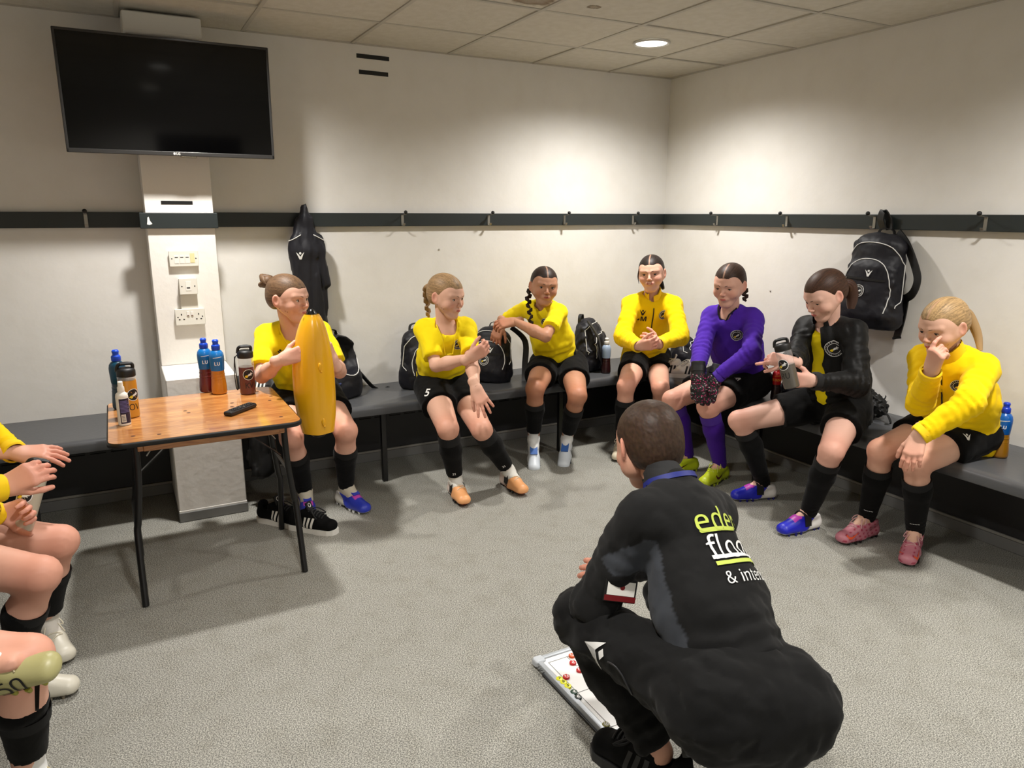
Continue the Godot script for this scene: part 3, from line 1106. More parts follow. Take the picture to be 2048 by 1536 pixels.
func table() -> void:
	var t := thing("folding_table", "small varnished plywood folding table with black metal legs", "table", Vector3(-3.42, 0, 1.10))
	# plywood with figured grain
	var im := Image.create(512, 512, false, Image.FORMAT_RGB8)
	var f := fnoise(0.006, 12, false, 3)
	var f2 := fnoise(0.02, 15, false, 2)
	for y in 512:
		for x in 512:
			var u := f.get_noise_2d(x * 0.35, y * 2.2)
			var v := f2.get_noise_2d(x * 0.25, y * 5.0)
			var ring := 0.5 + 0.5 * sin((u * 9.0 + x * 0.004) * 3.0)
			var k := clampf(0.5 + u * 0.45 + (ring - 0.5) * 0.35 + v * 0.30, 0, 1)
			im.set_pixel(x, y, Color(0.60, 0.36, 0.17).lerp(Color(0.83, 0.60, 0.34), k))
	var wood := mat(Color.WHITE, 0.30, 0.0, 0.5)
	wood.albedo_texture = ImageTexture.create_from_image(im)
	wood.clearcoat_enabled = true
	wood.clearcoat = 0.7
	wood.clearcoat_roughness = 0.12
	tripl(wood, 1.35, false)
	M.wood = wood
	var top := rrect(0.712, 0.712, 0.05, 8)
	var g := Geo.new()
	g.prism(top, 0.016, Transform3D(Basis(Vector3.RIGHT, -PI / 2), Vector3(0, 0.684, 0)))
	var tp := obj("tabletop", g, wood, t)
	g = Geo.new()
	var edge := []
	for p in rrect(0.716, 0.716, 0.052, 8):
		edge.append(Vector3(p.x, 0.6905, -p.y))
	edge.append(edge[0])
	edge.append(edge[1])
	var R := []
	for k in edge.size() - 1:
		var tt: Vector3 = (edge[k + 1] - edge[maxi(k - 1, 0)]).normalized()
		var out := tt.cross(Vector3.UP)
		if out.dot(edge[k]) < 0:
			out = -out
		var ring := PackedInt32Array()
		for q in [[0.0, 0.0088], [0.0035, 0.006], [0.0035, -0.009], [-0.001, -0.0125], [-0.012, -0.0125]]:
			ring.append(g.pt(edge[k] + out * q[0] + Vector3.UP * q[1], out * 0.8 + Vector3.UP * q[1] * 60.0))
		R.append(ring)
	g.rings(R, false)
	obj("edge_band", g, mat(Color(0.035, 0.034, 0.033), 0.45), tp)
	g = Geo.new()   # plugged screw heads
	for e in [[-0.27, -0.28], [0.28, -0.27], [-0.27, 0.27], [0.29, 0.25], [-0.06, -0.04], [-0.05, 0.0], [0.13, -0.02], [0.30, -0.06], [-0.18, 0.29], [0.14, -0.09], [0.32, -0.14]]:
		g = Geo.new()
		g.lathe([Vector2(0.0085, 0.7003), Vector2(0.006, 0.7006), Vector2(0.0, 0.7006)], 10)
		var pl := obj("plug", g, mat(Color(0.28, 0.13, 0.05), 0.5), tp)
		pl.position = Vector3(e[0], 0, e[1])
	for q in [-1, 1]:
		g = Geo.new()
		g.box(Vector3(0.02, 0.655, q * 0.245), Vector3(0.52, 0.056, 0.022), 0.003)
		obj("apron", g, wood, t)
		g = Geo.new()
		g.box(Vector3(0.02 + q * 0.27, 0.655, 0), Vector3(0.022, 0.056, 0.50), 0.003)
		obj("apron", g, wood, t)
	for sx in [-1, 1]:
		var x0: float = -0.296 if sx < 0 else 0.335
		for sz in [-1, 1]:
			var zt: float = 0.205 if sz > 0 else -0.14
			var zf: float = 0.31 if sz > 0 else -0.20
			g = Geo.new()
			g.tube(bez([Vector3(x0 - 0.03 * sx, 0.675, zt), Vector3(x0 - 0.025 * sx, 0.5, zt), Vector3(x0 - 0.008 * sx, 0.33, zt), Vector3(x0, 0.26, zt + (zf - zt) * 0.10), Vector3(x0, 0.002, zf)], 8), 0.0135, 12)
			obj("leg", g, M.black_metal, t)
		g = Geo.new()
		g.strap([Vector3(x0 - 0.02 * sx, 0.44, -0.13), Vector3(x0 - 0.02 * sx, 0.44, 0.20)], 0.022, 0.005, Vector3.UP)
		g.tube([Vector3(x0 - 0.03 * sx, 0.668, -0.16), Vector3(x0 - 0.03 * sx, 0.668, 0.22)], 0.012, 10)
		obj("cross_rail", g, M.black_metal, t)
		g = Geo.new()
		g.strap([Vector3(x0 - 0.02 * sx, 0.46, 0.03), Vector3(x0 - 0.13 * sx, 0.56, 0.03), Vector3(x0 - 0.22 * sx, 0.655, 0.03)], 0.020, 0.004, Vector3.BACK)
		obj("folding_stay", g, M.black_metal, t)
		g = Geo.new()
		g.strap([Vector3(x0 - 0.06 * sx, 0.665, 0.19), Vector3(x0 - 0.08 * sx, 0.61, 0.19), Vector3(x0 - 0.065 * sx, 0.59, 0.19)], 0.012, 0.003, Vector3.BACK)
		obj("catch", g, M.steel, t)

# wrap flat shapes round a bottle of radius r, centred on angle a (0 = +z) and height y
func wrap_on(g: Geo, tris: Array, r: float, y: float, a: float, lift := 0.0006) -> void:
	var todo := tris.duplicate()
	while todo.size() > 0:
		var t: Array = todo.pop_back()
		if maxf(absf(t[0].x - t[1].x), absf(t[1].x - t[2].x)) > r * 0.35:
			var m01: Vector2 = (t[0] + t[1]) / 2
			var m12: Vector2 = (t[1] + t[2]) / 2
			var m20: Vector2 = (t[2] + t[0]) / 2
			todo.append_array([[t[0], m01, m20], [m01, t[1], m12], [m20, m12, t[2]], [m01, m12, m20]])
			continue
		var ids := []
		for p in t:
			var th: float = a + p.x / r
			var d := Vector3(sin(th), 0, cos(th))
			ids.append(g.pt(d * (r + lift) + Vector3.UP * (y + p.y), d))
		g.tri(ids[0], ids[1], ids[2])

func face_to_cam(p: Vector3) -> float:
	var d := CAM - p
	return atan2(d.x, d.z)

# squeezy drink bottle with coloured sleeve and sports cap
func drink_bottle(label: String, at: Vector3, liquid: Color, sleeve: Color, cap: Color, txt := "", h := 0.262, ink := Color(0.9, 0.92, 0.95)) -> Node3D:
	var t := thing("drink_bottle", label, "bottle", at, face_to_cam(at))
	var k := h / 0.262
	var g := Geo.new()
	g.xf = Transform3D(Basis.from_scale(Vector3.ONE * k), Vector3.ZERO)
	g.lathe([Vector2(0.0, 0.002), Vector2(0.027, 0.0), Vector2(0.0335, 0.004), Vector2(0.0355, 0.012), Vector2(0.0350, 0.035), Vector2(0.0330, 0.060), Vector2(0.0305, 0.085), Vector2(0.0292, 0.105), Vector2(0.0290, 0.118)], 32)
	var lm := mat(liquid, 0.16, 0.0, 0.5)
	lm.clearcoat_enabled = true
	lm.clearcoat = 0.6
	var body := obj("bottle_body", g, lm, t)
	g = Geo.new()
	g.xf = Transform3D(Basis.from_scale(Vector3.ONE * k), Vector3.ZERO)
	for q in 5:
		g.lathe([Vector2(0.0300 + q * 0.001, 0.098 - q * 0.017), Vector2(0.0312 + q * 0.001, 0.095 - q * 0.017), Vector2(0.0302 + q * 0.001, 0.092 - q * 0.017)], 32)
	obj("grip_rings", g, lm, body)
	g = Geo.new()
	g.xf = Transform3D(Basis.from_scale(Vector3.ONE * k), Vector3.ZERO)
	g.lathe([Vector2(0.0293, 0.114), Vector2(0.0303, 0.118), Vector2(0.0318, 0.140), Vector2(0.0335, 0.165), Vector2(0.0335, 0.182), Vector2(0.0305, 0.197), Vector2(0.0235, 0.207), Vector2(0.0170, 0.212), Vector2(0.0150, 0.217)], 32)
	var sl := obj("sleeve", g, mat(sleeve, 0.3), t)
	if txt != "":
		g = Geo.new()
		g.xf = Transform3D(Basis.from_scale(Vector3.ONE * k), Vector3.ZERO)
		wrap_on(g, text_tris(txt, 0.016, true), 0.0332, 0.150, 0.0, 0.0012)
		wrap_on(g, poly_tris(PackedVector2Array([Vector2(-0.02, 0), Vector2(0.02, 0.004), Vector2(0.02, 0.007), Vector2(-0.02, 0.003)])), 0.0336, 0.176, 0.1, 0.0008)
		obj("lettering", g, mat(ink, 0.5), sl)
	g = Geo.new()
	g.xf = Transform3D(Basis.from_scale(Vector3.ONE * k), Vector3.ZERO)
	g.lathe([Vector2(0.0150, 0.212), Vector2(0.0195, 0.214), Vector2(0.0195, 0.232), Vector2(0.0170, 0.236), Vector2(0.0130, 0.239), Vector2(0.0130, 0.248), Vector2(0.0145, 0.250), Vector2(0.0145, 0.256), Vector2(0.011, 0.261), Vector2(0.0, 0.262)], 24)
	obj("cap", g, mat(cap, 0.32), t)
	return t

func clear_mat(tint := Color(0.9, 0.92, 0.93, 0.12)) -> StandardMaterial3D:
	var m := mat(tint, 0.05, 0.0, 0.5)
	m.transparency = BaseMaterial3D.TRANSPARENCY_ALPHA
	return m

# clear flask: liquid to a level, black flip lid, wrist loop, club crest and initials
func flask(label: String, at: Vector3, liquid: Color, fill: float, txt: String, o := {}) -> Node3D:
	var t := thing("sports_flask", label, "bottle", at, o.get("turn", face_to_cam(at)))
	var r := 0.0355
	var H1 := 0.178
	var g := Geo.new()
	g.lathe([Vector2(0, 0.0), Vector2(r - 0.005, 0.0), Vector2(r, 0.006), Vector2(r, fill), Vector2(r - 0.001, fill + 0.0005), Vector2(0, fill + 0.001)], 36)
	var lm := mat(liquid, 0.2, 0.0, 0.5)
	lm.clearcoat_enabled = true
	obj("drink", g, lm, t)
	g = Geo.new()
	g.lathe([Vector2(r, fill), Vector2(r, maxf(H1, fill + 0.002)), Vector2(r - 0.003, maxf(H1, fill + 0.002) + 0.006)], 36)
	obj("flask_wall", g, clear_mat(o.get("wall", Color(0.92, 0.93, 0.94, 0.10))), t)
	g = Geo.new()
	g.lathe([Vector2(r - 0.002, H1 - 0.004), Vector2(r + 0.0008, H1), Vector2(r + 0.0008, H1 + 0.022), Vector2(r - 0.004, H1 + 0.030), Vector2(r - 0.014, H1 + 0.034), Vector2(0, H1 + 0.036)], 32)
	var lid := obj("lid", g, M.black, t)
	g = Geo.new()
	g.tube(bez([Vector3(-r * 0.95, H1 + 0.020, 0), Vector3(-r * 0.75, H1 + 0.046, 0), Vector3(0.0, H1 + 0.052, 0), Vector3(r * 0.7, H1 + 0.047, 0), Vector3(r * 0.75, H1 + 0.030, 0)], 6), 0.007, 8)
	g.box(Vector3(0.004, H1 + 0.050, 0), Vector3(0.05, 0.010, 0.026), 0.004)
	obj("flip_spout", g, M.black, lid)
	if o.get("loop", true):
		g = Geo.new()
		g.tube(bez([Vector3(-r, H1 + 0.012, 0), Vector3(-r - 0.012, H1 - 0.01, 0.002), Vector3(-r - 0.010, H1 - 0.09, 0.006), Vector3(-r - 0.004, 0.035, 0.008), Vector3(-r - 0.014, 0.03, 0.004), Vector3(-r - 0.018, H1 - 0.07, 0), Vector3(-r - 0.012, H1 + 0.005, 0)], 8), 0.0022, 6)
		obj("wrist_loop", g, M.black, lid)
	var a: float = o.get("crest_at", 0.15)
	var cy: float = o.get("crest_y", 0.105)
	g = Geo.new()
	wrap_on(g, ring_tris(0.0, 0.026), r, cy, a, 0.0006)
	var cr := obj("crest", g, M.print_black, t)
	g = Geo.new()
	wrap_on(g, ring_tris(0.0235, 0.026), r, cy, a, 0.0010)
	wrap_on(g, poly_tris(PackedVector2Array(DOG), 0.036), r, cy, a, 0.0010)
	obj("crest_print", g, M.print_white, cr)
	g = Geo.new()
	wrap_on(g, poly_tris(PackedVector2Array([Vector2(-0.52, -0.28), Vector2(-0.36, -0.08), Vector2(-0.12, -0.04), Vector2(-0.08, -0.24), Vector2(-0.24, -0.42)]), 0.036), r, cy, a, 0.0014)
	obj("crest_splash", g, M.print_yellow, cr)
	g = Geo.new()
	wrap_on(g, text_tris(txt, 0.026), r, cy - 0.052, a, 0.0008)
	obj("initials", g, M.print_black, t)
	return t

func table_things() -> void:
	var blue := Color(0.06, 0.42, 0.70)
	var cap := Color(0.06, 0.28, 0.80)
	drink_bottle("blue-capped bottle of red drink, behind the orange drink bottle on the table", Vector3(-3.352, 0.70, 0.722), Color(0.36, 0.035, 0.05), blue, cap, "LU")
	drink_bottle("blue-capped bottle of orange drink at the back of the wooden table", Vector3(-3.306, 0.70, 0.792), Color(0.76, 0.47, 0.04), blue, cap, "LU")
	drink_bottle("blue-capped bottle hidden behind the yellow flask at the table's left", Vector3(-3.722, 0.70, 0.88), Color(0.05, 0.20, 0.30), Color(0.06, 0.26, 0.36), cap)
	flask("clear black-lidded flask of red drink beside the banana girl's elbow", Vector3(-3.186, 0.70, 0.855), Color(0.33, 0.03, 0.055), 0.132, "KV", {"crest_at": 0.25, "crest_y": 0.098})
	flask("clear black-lidded flask of yellow drink marked with initials, left on table", Vector3(-3.690, 0.70, 1.055), Color(0.78, 0.53, 0.03), 0.160, "OV", {"loop": false, "crest_at": 0.55, "crest_y": 0.100})
	# spray bottle
	var p := Vector3(-3.715, 0.70, 1.178)
	var t := thing("spray_bottle", "small white spray bottle with purple label at the table's left end", "bottle", p, face_to_cam(p) + 0.25)
	var g := Geo.new()
	g.lathe([Vector2(0, 0), Vector2(0.021, 0), Vector2(0.0235, 0.003), Vector2(0.0235, 0.118), Vector2(0.021, 0.130), Vector2(0.012, 0.138), Vector2(0.0105, 0.142)], 28)
	var b := obj("bottle_body", g, M.white, t)
	g = Geo.new()
	wrap_on(g, poly_tris(PackedVector2Array([Vector2(-0.021, -0.052), Vector2(0.021, -0.052), Vector2(0.021, 0.050), Vector2(-0.021, 0.050)])), 0.0235, 0.062, 0.1)
	obj("label_panel", g, mat(Color(0.10, 0.09, 0.22), 0.4), b)
	g = Geo.new()
	for k in 9:
		wrap_on(g, poly_tris(PackedVector2Array([Vector2(-0.018, 0), Vector2(0.017 - 0.004 * (k % 3), 0), Vector2(0.017 - 0.004 * (k % 3), 0.0028), Vector2(-0.018, 0.0028)])), 0.0235, 0.056 + k * 0.0056, 0.1, 0.001)
	obj("small_print", g, mat(Color(0.42, 0.40, 0.62), 0.5), b)
	g = Geo.new()
	wrap_on(g, poly_tris(PackedVector2Array([Vector2(-0.016, -0.016), Vector2(0.0, -0.016), Vector2(0.0, 0.016), Vector2(-0.016, 0.016)])), 0.0235, 0.032, 0.05, 0.001)
	obj("barcode_panel", g, M.white, b)
	g = Geo.new()
	for k in 7:
		wrap_on(g, poly_tris(PackedVector2Array([Vector2(-0.014, -0.012 + k * 0.0036), Vector2(-0.002, -0.012 + k * 0.0036), Vector2(-0.002, -0.0105 + k * 0.0036), Vector2(-0.014, -0.0105 + k * 0.0036)])), 0.0235, 0.032, 0.05, 0.0014)
	obj("barcode", g, M.print_black, b)
	g = Geo.new()
	g.lathe([Vector2(0.0125, 0.138), Vector2(0.0135, 0.141), Vector2(0.0130, 0.158), Vector2(0.0100, 0.160), Vector2(0.0095, 0.176), Vector2(0.0085, 0.180), Vector2(0, 0.181)], 20)
	obj("pump_cap", g, M.white, t)
	# remote control
	t = thing("remote_control", "black television remote control lying on the wooden table", "remote", Vector3(-3.268, 0.7005, 1.182), deg_to_rad(-46.0))
	g = Geo.new()
	g.box(Vector3(0, 0.010, 0), Vector3(0.044, 0.019, 0.175), 0.006)
	var rb := obj("case", g, mat(Color(0.02, 0.02, 0.021), 0.4), t)
	for k in 11:
		for j in 3:
			g = Geo.new()
			g.box(Vector3(-0.012 + j * 0.012, 0.0205, -0.072 + k * 0.0125), Vector3(0.0085, 0.003, 0.0075), 0.001)
			obj("key", g, mat(Color(0.12, 0.12, 0.125) if (k + j) % 7 > 0 else Color(0.35, 0.34, 0.33), 0.5), rb)

func banana() -> void:
	var base := Vector3(-2.897, 0.0, 1.0)
	var t := thing("inflatable_banana", "large yellow inflatable banana hugged upright by the girl with the bun", "inflatable", base)
	var toc := face_to_cam(base + Vector3.UP * 0.8)
	var g := Geo.new()
	var R := []
	var N := 44
	var y0 := 0.500
	var y1 := 1.082
	var seg := 40
	var ctr := func(u: float) -> Vector3:
		return Vector3(-0.012 * sin(u * PI) , lerpf(y0, y1, u), 0.020 * sin(u * PI))
	var rad := func(u: float) -> float:
		return 0.080 * pow(clampf(1.0 - pow(absf(u - 0.42) / 0.60, 2.2), 0.0, 1.0), 0.62) + 0.018
	for k in N + 1:
		var u := float(k) / N
		var r: float = rad.call(u)
		if k == 0:
			r = 0.036
		var ring := PackedInt32Array()
		for j in seg:
			var a := TAU * j / seg
			# five soft panels between welded seams
			var kk := pow(absf(cos(a * 2.5)), 0.6)
			var rr := r * (0.925 + 0.075 * kk + 0.006 * sin(u * 60.0 + a * 3.0) * (1.0 - kk))
			var d := Vector3(sin(a + toc), 0, cos(a + toc))
			d = d * Vector3(1, 1, 1)
			var nn := d + Vector3(0, (rad.call(maxf(u - 0.02, 0)) - rad.call(minf(u + 0.02, 1))) / (0.04 * (y1 - y0)) * 0.8, 0)
			ring.append(g.pt(ctr.call(u) + d * rr, nn))
		R.append(ring)
	g.rings(R)
	var vin := mat(Color(0.93, 0.68, 0.02), 0.22, 0.0, 0.5)
	vin.clearcoat_enabled = true
	vin.clearcoat = 0.4
	obj("inflated_skin", g, vin, t)
	for e in [[1.0, 1.0], [-1.0, 1.0]]:
		g = Geo.new()
		var P := []
		for k in range(1, N):
			var u := float(k) / N
			var a: float = toc + e[0] * TAU * 0.3 * 0.5 + 0.0
			var r: float = rad.call(u) * 0.94
			P.append(ctr.call(u) + Vector3(sin(a), 0, cos(a)) * r)
		g.tube(P, 0.0022, 6)
		obj("seam", g, M.print_black if e[0] < 0 else mat(Color(0.88, 0.62, 0.03), 0.3), t)
	g = Geo.new()
	g.xf = Transform3D(Basis.IDENTITY, ctr.call(1.0) - Vector3.UP * 0.018)
	g.lathe([Vector2(0.031, -0.016), Vector2(0.029, 0.0), Vector2(0.024, 0.018), Vector2(0.014, 0.034), Vector2(0.006, 0.041), Vector2(0, 0.042)], 24)
	obj("stalk_tip", g, mat(Color(0.02, 0.018, 0.016), 0.25), t)
	g = Geo.new()
	g.xf = Transform3D(Basis.IDENTITY, ctr.call(0.0))
	g.lathe([Vector2(0.037, 0.006), Vector2(0.036, -0.004), Vector2(0.028, -0.012), Vector2(0.012, -0.018), Vector2(0, -0.019)], 24)
	obj("blossom_end", g, mat(Color(0.05, 0.035, 0.015), 0.4), t)
	for u in [0.60, 0.14]:
		g = Geo.new()
		var a := toc + 0.32
		var r: float = rad.call(u)
		var c: Vector3 = ctr.call(u) + Vector3(sin(a), 0, cos(a)) * r
		g.ball(c, 0.009, 10, Vector3(1, 2.2, 0.7))
		g.ball(c + Vector3(0.004, -0.022, 0.002), 0.006, 8)
		obj("valve", g, vin, t)

# ---------------------------------------------------------------- bags
# rucksack standing on y = 0, front toward +z; o: w, h, d scale, open mouth, lean
func rucksack(label: String, at: Vector3, turn: float, o := {}) -> Node3D:
	var t := thing("backpack", label, "backpack", at, turn)
	t.rotation.x = o.get("lean", 0.0)
	t.rotation.z = o.get("tilt", 0.0)
	var w: float = o.get("w", 0.29)
	var h: float = o.get("h", 0.42)
	var d: float = o.get("d", 0.17)
	var open: bool = o.get("open", false)
	var sag: float = o.get("sag", 0.006)
	var s := Sdf.new()
	s.cell = 0.0085
	s.noise = fnoise(7.0, o.get("seed", 3), true, 3)
	s.amp = sag
	s.base = Color(0.011, 0.011, 0.012)
	var r0 := d * 0.48
	s.limb(Vector3(0, r0 * 0.7, 0), Vector3(0, h - r0 * 1.05, -0.01), r0, r0 * 0.80, 0.0, Vector3.RIGHT, w * 0.5 / r0)
	s.limb(Vector3(0, 0.045, 0.01), Vector3(0, 0.10, 0.01), r0 * 0.98, r0 * 0.95, 0.03, Vector3.RIGHT, w * 0.5 / r0 * 1.03)
	if not open:
		s.limb(Vector3(0, 0.085, d * 0.30), Vector3(0, h * 0.60, d * 0.24), r0 * 0.62, r0 * 0.50, 0.02, Vector3.RIGHT, w * 0.42 / (r0 * 0.60))
	else:
		s.ell(Vector3(0, h * 0.66, d * 0.42), Vector3(w * 0.40, h * 0.30, d * 0.62), 0.01, Basis(Vector3.RIGHT, -0.25), 1)
	s.cut(Vector3.ZERO, Vector3.DOWN, 0.012)
	var g := Geo.new()
	s.mesh_into(g)
	var body := obj("bag_body", g, M.nylon, t)
	var pipe := func(P: Array, called: String) -> void:
		var gg := Geo.new()
		var Q := []
		for p in bez(P, 8):
			var hit := s.march(Vector3(p.x, p.y, 0.35), Vector3(0, 0, -1), 0.6)
			if absf(s.value(hit)) < 0.003:
				Q.append(hit + Vector3(0, 0, 0.002))
		if Q.size() < 4:
			return
		gg.tube(Q, 0.0026, 6)
		obj(called, gg, M.piping, body)
	if open:
		g = Geo.new()
		var ring := []
		for j in 29:
			var a := TAU * j / 28.0
			var q := Vector3(cos(a) * w * 0.415, h * 0.66 + sin(a) * h * 0.31, 0)
			ring.append(s.march(Vector3(q.x, q.y, 0.35), Vector3(0, 0, -1), 0.42) + Vector3(0, 0, 0.002))
		g.tube(ring, 0.003, 6, false)
		obj("mouth_piping", g, M.piping, body)
	else:
		pipe.call([Vector3(-w * 0.36, 0.10, 0), Vector3(-w * 0.37, h * 0.42, 0), Vector3(-w * 0.25, h * 0.64, 0), Vector3(0, h * 0.70, 0), Vector3(w * 0.25, h * 0.64, 0), Vector3(w * 0.37, h * 0.42, 0), Vector3(w * 0.36, 0.10, 0)], "piping")
		pipe.call([Vector3(-w * 0.46, 0.13, 0), Vector3(-w * 0.46, h * 0.55, 0), Vector3(-w * 0.30, h * 0.80, 0), Vector3(0, h * 0.86, 0), Vector3(w * 0.30, h * 0.80, 0), Vector3(w * 0.46, h * 0.55, 0), Vector3(w * 0.46, 0.13, 0)], "piping")
		g = Geo.new()
		var zp := []
		for j in 9:
			var x := -w * 0.30 + w * 0.60 * j / 8.0
			zp.append(s.march(Vector3(x, h * 0.50, 0.35), Vector3(0, 0, -1), 0.6) + Vector3(0, 0, 0.0015))
		g.strap(zp, 0.012, 0.003, Vector3.UP)
		obj("pocket_zip", g, M.rubber, body)
		g = Geo.new()
		var e0: Vector3 = zp[0]
		g.tube([e0 + Vector3(0, 0, 0.003), e0 + Vector3(-0.004, -0.025, 0.006)], 0.003, 6)
		obj("zip_pull", g, M.steel, body)
		if o.get("badge", true):
			sport_mark(body, s, Vector3(w * 0.05, h * 0.565, 0.12), Vector3(0, 0, 1), Vector3.UP, 0.038, M.print_white)
			crest(body, s, Vector3(-w * 0.05, h * 0.38, 0.12), Vector3(0, 0, 1), Vector3.UP, 0.032)
	# carry handle and shoulder straps on the back
	g = Geo.new()
	g.strap(bez([Vector3(-0.045, h - 0.075, -r0 * 0.55), Vector3(-0.035, h - 0.012, -r0 * 0.55), Vector3(0.035, h - 0.012, -r0 * 0.55), Vector3(0.045, h - 0.075, -r0 * 0.55)], 6), 0.022, 0.004, Vector3(0, 0, 1))
	obj("handle", g, M.black, t)
	var st: Array = o.get("straps", [])
	for P in st:
		g = Geo.new()
		g.strap(bez(P, 7), o.get("strap_w", 0.04), 0.007, o.get("strap_side", Vector3(1, 0, 0.3)))
		obj("shoulder_strap", g, M.black, t)
	return t

func bags() -> void:
	rucksack("open-mouthed black backpack on the bench beside the banana girl, loose strap trailing", Vector3(-2.585, BY, 0.215), 0.55, {"open": true, "w": 0.30, "h": 0.40, "d": 0.24, "seed": 4, "tilt": -0.06,
		"straps": [[Vector3(0.13, 0.20, -0.06), Vector3(0.20, 0.12, -0.02), Vector3(0.26, 0.03, 0.03), Vector3(0.30, 0.006, 0.06), Vector3(0.335, 0.016, 0.08), Vector3(0.345, 0.005, 0.11)]], "strap_w": 0.026, "strap_side": Vector3(0, 0.3, 1)})
	var g := Geo.new()
	var P := []
	for j in 15:
		var a := 0.6 + 4.6 * j / 14.0
		P.append(Vector3(cos(a) * 0.026, sin(a) * 0.026, 0))
	g.tube(P, 0.008, 8)
	var rg := obj("blue_ring", g, mat(Color(0.12, 0.17, 0.34), 0.5))
	rg.position = Vector3(-2.62, BY + 0.125, 0.335)
	rg.rotation = Vector3(-0.5, 0.6, 0.3)
	tag(rg, "small blue ring inside the open backpack beside the banana girl", "ring")
	rucksack("black backpack with white piping standing behind the girl with number 5 shorts", Vector3(-2.035, BY, 0.185), 0.2, {"w": 0.32, "h": 0.40, "d": 0.20, "seed": 7, "tilt": 0.04})
	rucksack("black backpack between two seated girls with a hand reaching into its top", Vector3(-1.60, BY, 0.235), -0.72, {"w": 0.30, "h": 0.385, "d": 0.21, "seed": 9, "tilt": -0.10, "lean": -0.06,
		"straps": [[Vector3(0.10, 0.36, -0.06), Vector3(0.20, 0.28, -0.07), Vector3(0.22, 0.12, -0.06), Vector3(0.24, 0.02, -0.02), Vector3(0.27, 0.012, 0.06)]]})
	rucksack("plump black backpack in the corner behind the dark red drink bottle", Vector3(-0.80, BY, 0.215), 0.75, {"w": 0.36, "h": 0.385, "d": 0.23, "seed": 12, "badge": false, "sag": 0.012,
		"straps": [[Vector3(-0.12, 0.35, 0.02), Vector3(-0.16, 0.25, 0.10), Vector3(-0.13, 0.10, 0.12), Vector3(-0.07, 0.01, 0.13)]], "strap_side": Vector3(1, 0, 0)})
	rucksack("black bag tucked in the corner between the smiling girl and the goalkeeper", Vector3(-0.20, BY, 0.50), 0.9, {"w": 0.26, "h": 0.30, "d": 0.18, "seed": 14, "badge": false, "sag": 0.014})
	rucksack("slumped black bag on the bench behind the goalkeeper and red drink bottle", Vector3(-0.165, BY, 1.60), -1.3, {"w": 0.36, "h": 0.25, "d": 0.24, "seed": 17, "badge": false, "sag": 0.016})
	rucksack("black backpack standing at the far right end of the bench, cut by the frame", Vector3(-0.20, BY, 2.98), -1.25, {"w": 0.32, "h": 0.40, "d": 0.22, "seed": 19, "badge": false})
	# hanging rucksack on the right wall
	var hb := rucksack("black backpack with white piping hanging from a hook on the right wall", Vector3(-0.105, 0.945, 1.865), -PI / 2 + 0.10, {"w": 0.36, "h": 0.53, "d": 0.19, "seed": 23,
		"straps": [[Vector3(0.06, 0.51, -0.05), Vector3(0.13, 0.45, -0.03), Vector3(0.215, 0.33, 0.0), Vector3(0.235, 0.27, 0.01), Vector3(0.215, 0.21, 0.0), Vector3(0.165, 0.175, -0.03)], [Vector3(0.165, 0.18, -0.04), Vector3(0.165, 0.08, -0.04), Vector3(0.155, -0.02, -0.04), Vector3(0.16, -0.035, -0.03)], [Vector3(-0.02, 0.52, -0.05), Vector3(-0.035, 0.57, -0.035), Vector3(-0.028, 0.615, -0.035), Vector3(0.0, 0.57, -0.05), Vector3(0.012, 0.52, -0.05)]], "strap_w": 0.042})
	hb.rotation.z = -0.05
	# crumpled mesh bag
	var t := thing("mesh_bag", "crumpled black mesh bag on the bench behind the girl in the black jacket", "bag", Vector3(-0.17, BY, 1.985))
	var s := Sdf.new()
	s.cell = 0.008
	s.noise = fnoise(22.0, 6, true, 3)
	s.amp = 0.022
	s.base = Color(0.010, 0.010, 0.011)
	s.ell(Vector3(0, 0.065, 0), Vector3(0.085, 0.075, 0.10), 0.0)
	s.ell(Vector3(0.0, 0.105, -0.04), Vector3(0.06, 0.06, 0.06), 0.03)
	s.cut(Vector3.ZERO, Vector3.DOWN, 0.01)
	g = Geo.new()
	s.mesh_into(g)
	obj("net", g, M.nylon, t)
	g = Geo.new()
	g.strap(bez([Vector3(-0.02, 0.06, 0.08), Vector3(-0.03, 0.045, 0.13), Vector3(-0.05, 0.012, 0.165), Vector3(-0.06, 0.004, 0.14)], 6), 0.014, 0.003, Vector3(1, 0, 0))
	obj("drawstring", g, M.black, t)
	# black holdall behind the banana girl, and a coat hanging off the bench below it
	t = thing("holdall", "black holdall with white stripes on the bench between pillar and banana girl", "bag", Vector3(-3.06, BY, 0.20))
	s = Sdf.new()
	s.cell = 0.009
	s.noise = fnoise(7.0, 6, true, 3)
	s.amp = 0.010
	s.base = Color(0.012, 0.012, 0.013)
	s.limb(Vector3(-0.06, 0.09, 0), Vector3(0.12, 0.09, 0.0), 0.09, 0.09, 0.0, Vector3.BACK, 1.3)
	s.cut(Vector3.ZERO, Vector3.DOWN, 0.02)
	g = Geo.new()
	s.mesh_into(g)
	var hbody := obj("bag_body", g, M.nylon, t)
	g = Geo.new()
	for k in 3:
		lay(g, s, poly_tris(PackedVector2Array([Vector2(0, -0.02), Vector2(0.009, -0.02), Vector2(0.022, 0.02), Vector2(0.013, 0.02)]), 1.0, Vector2(-0.03 + k * 0.02, 0)), Vector3(0.02, 0.14, 0.1), Vector3(0, 0.5, 1), Vector3.UP, 0.002, 0.3)
	obj("stripes", g, M.print_white, hbody)
	t = thing("hanging_coat", "black coat hanging down in front of the bench beside the pillar", "coat", Vector3(-3.10, 0, 0.52))
	s = Sdf.new()
	s.cell = 0.009
	s.noise = fnoise(9.0, 8, true, 3)
	s.amp = 0.012
	s.warp = Basis.from_scale(Vector3(1.3, 0.35, 1.3))
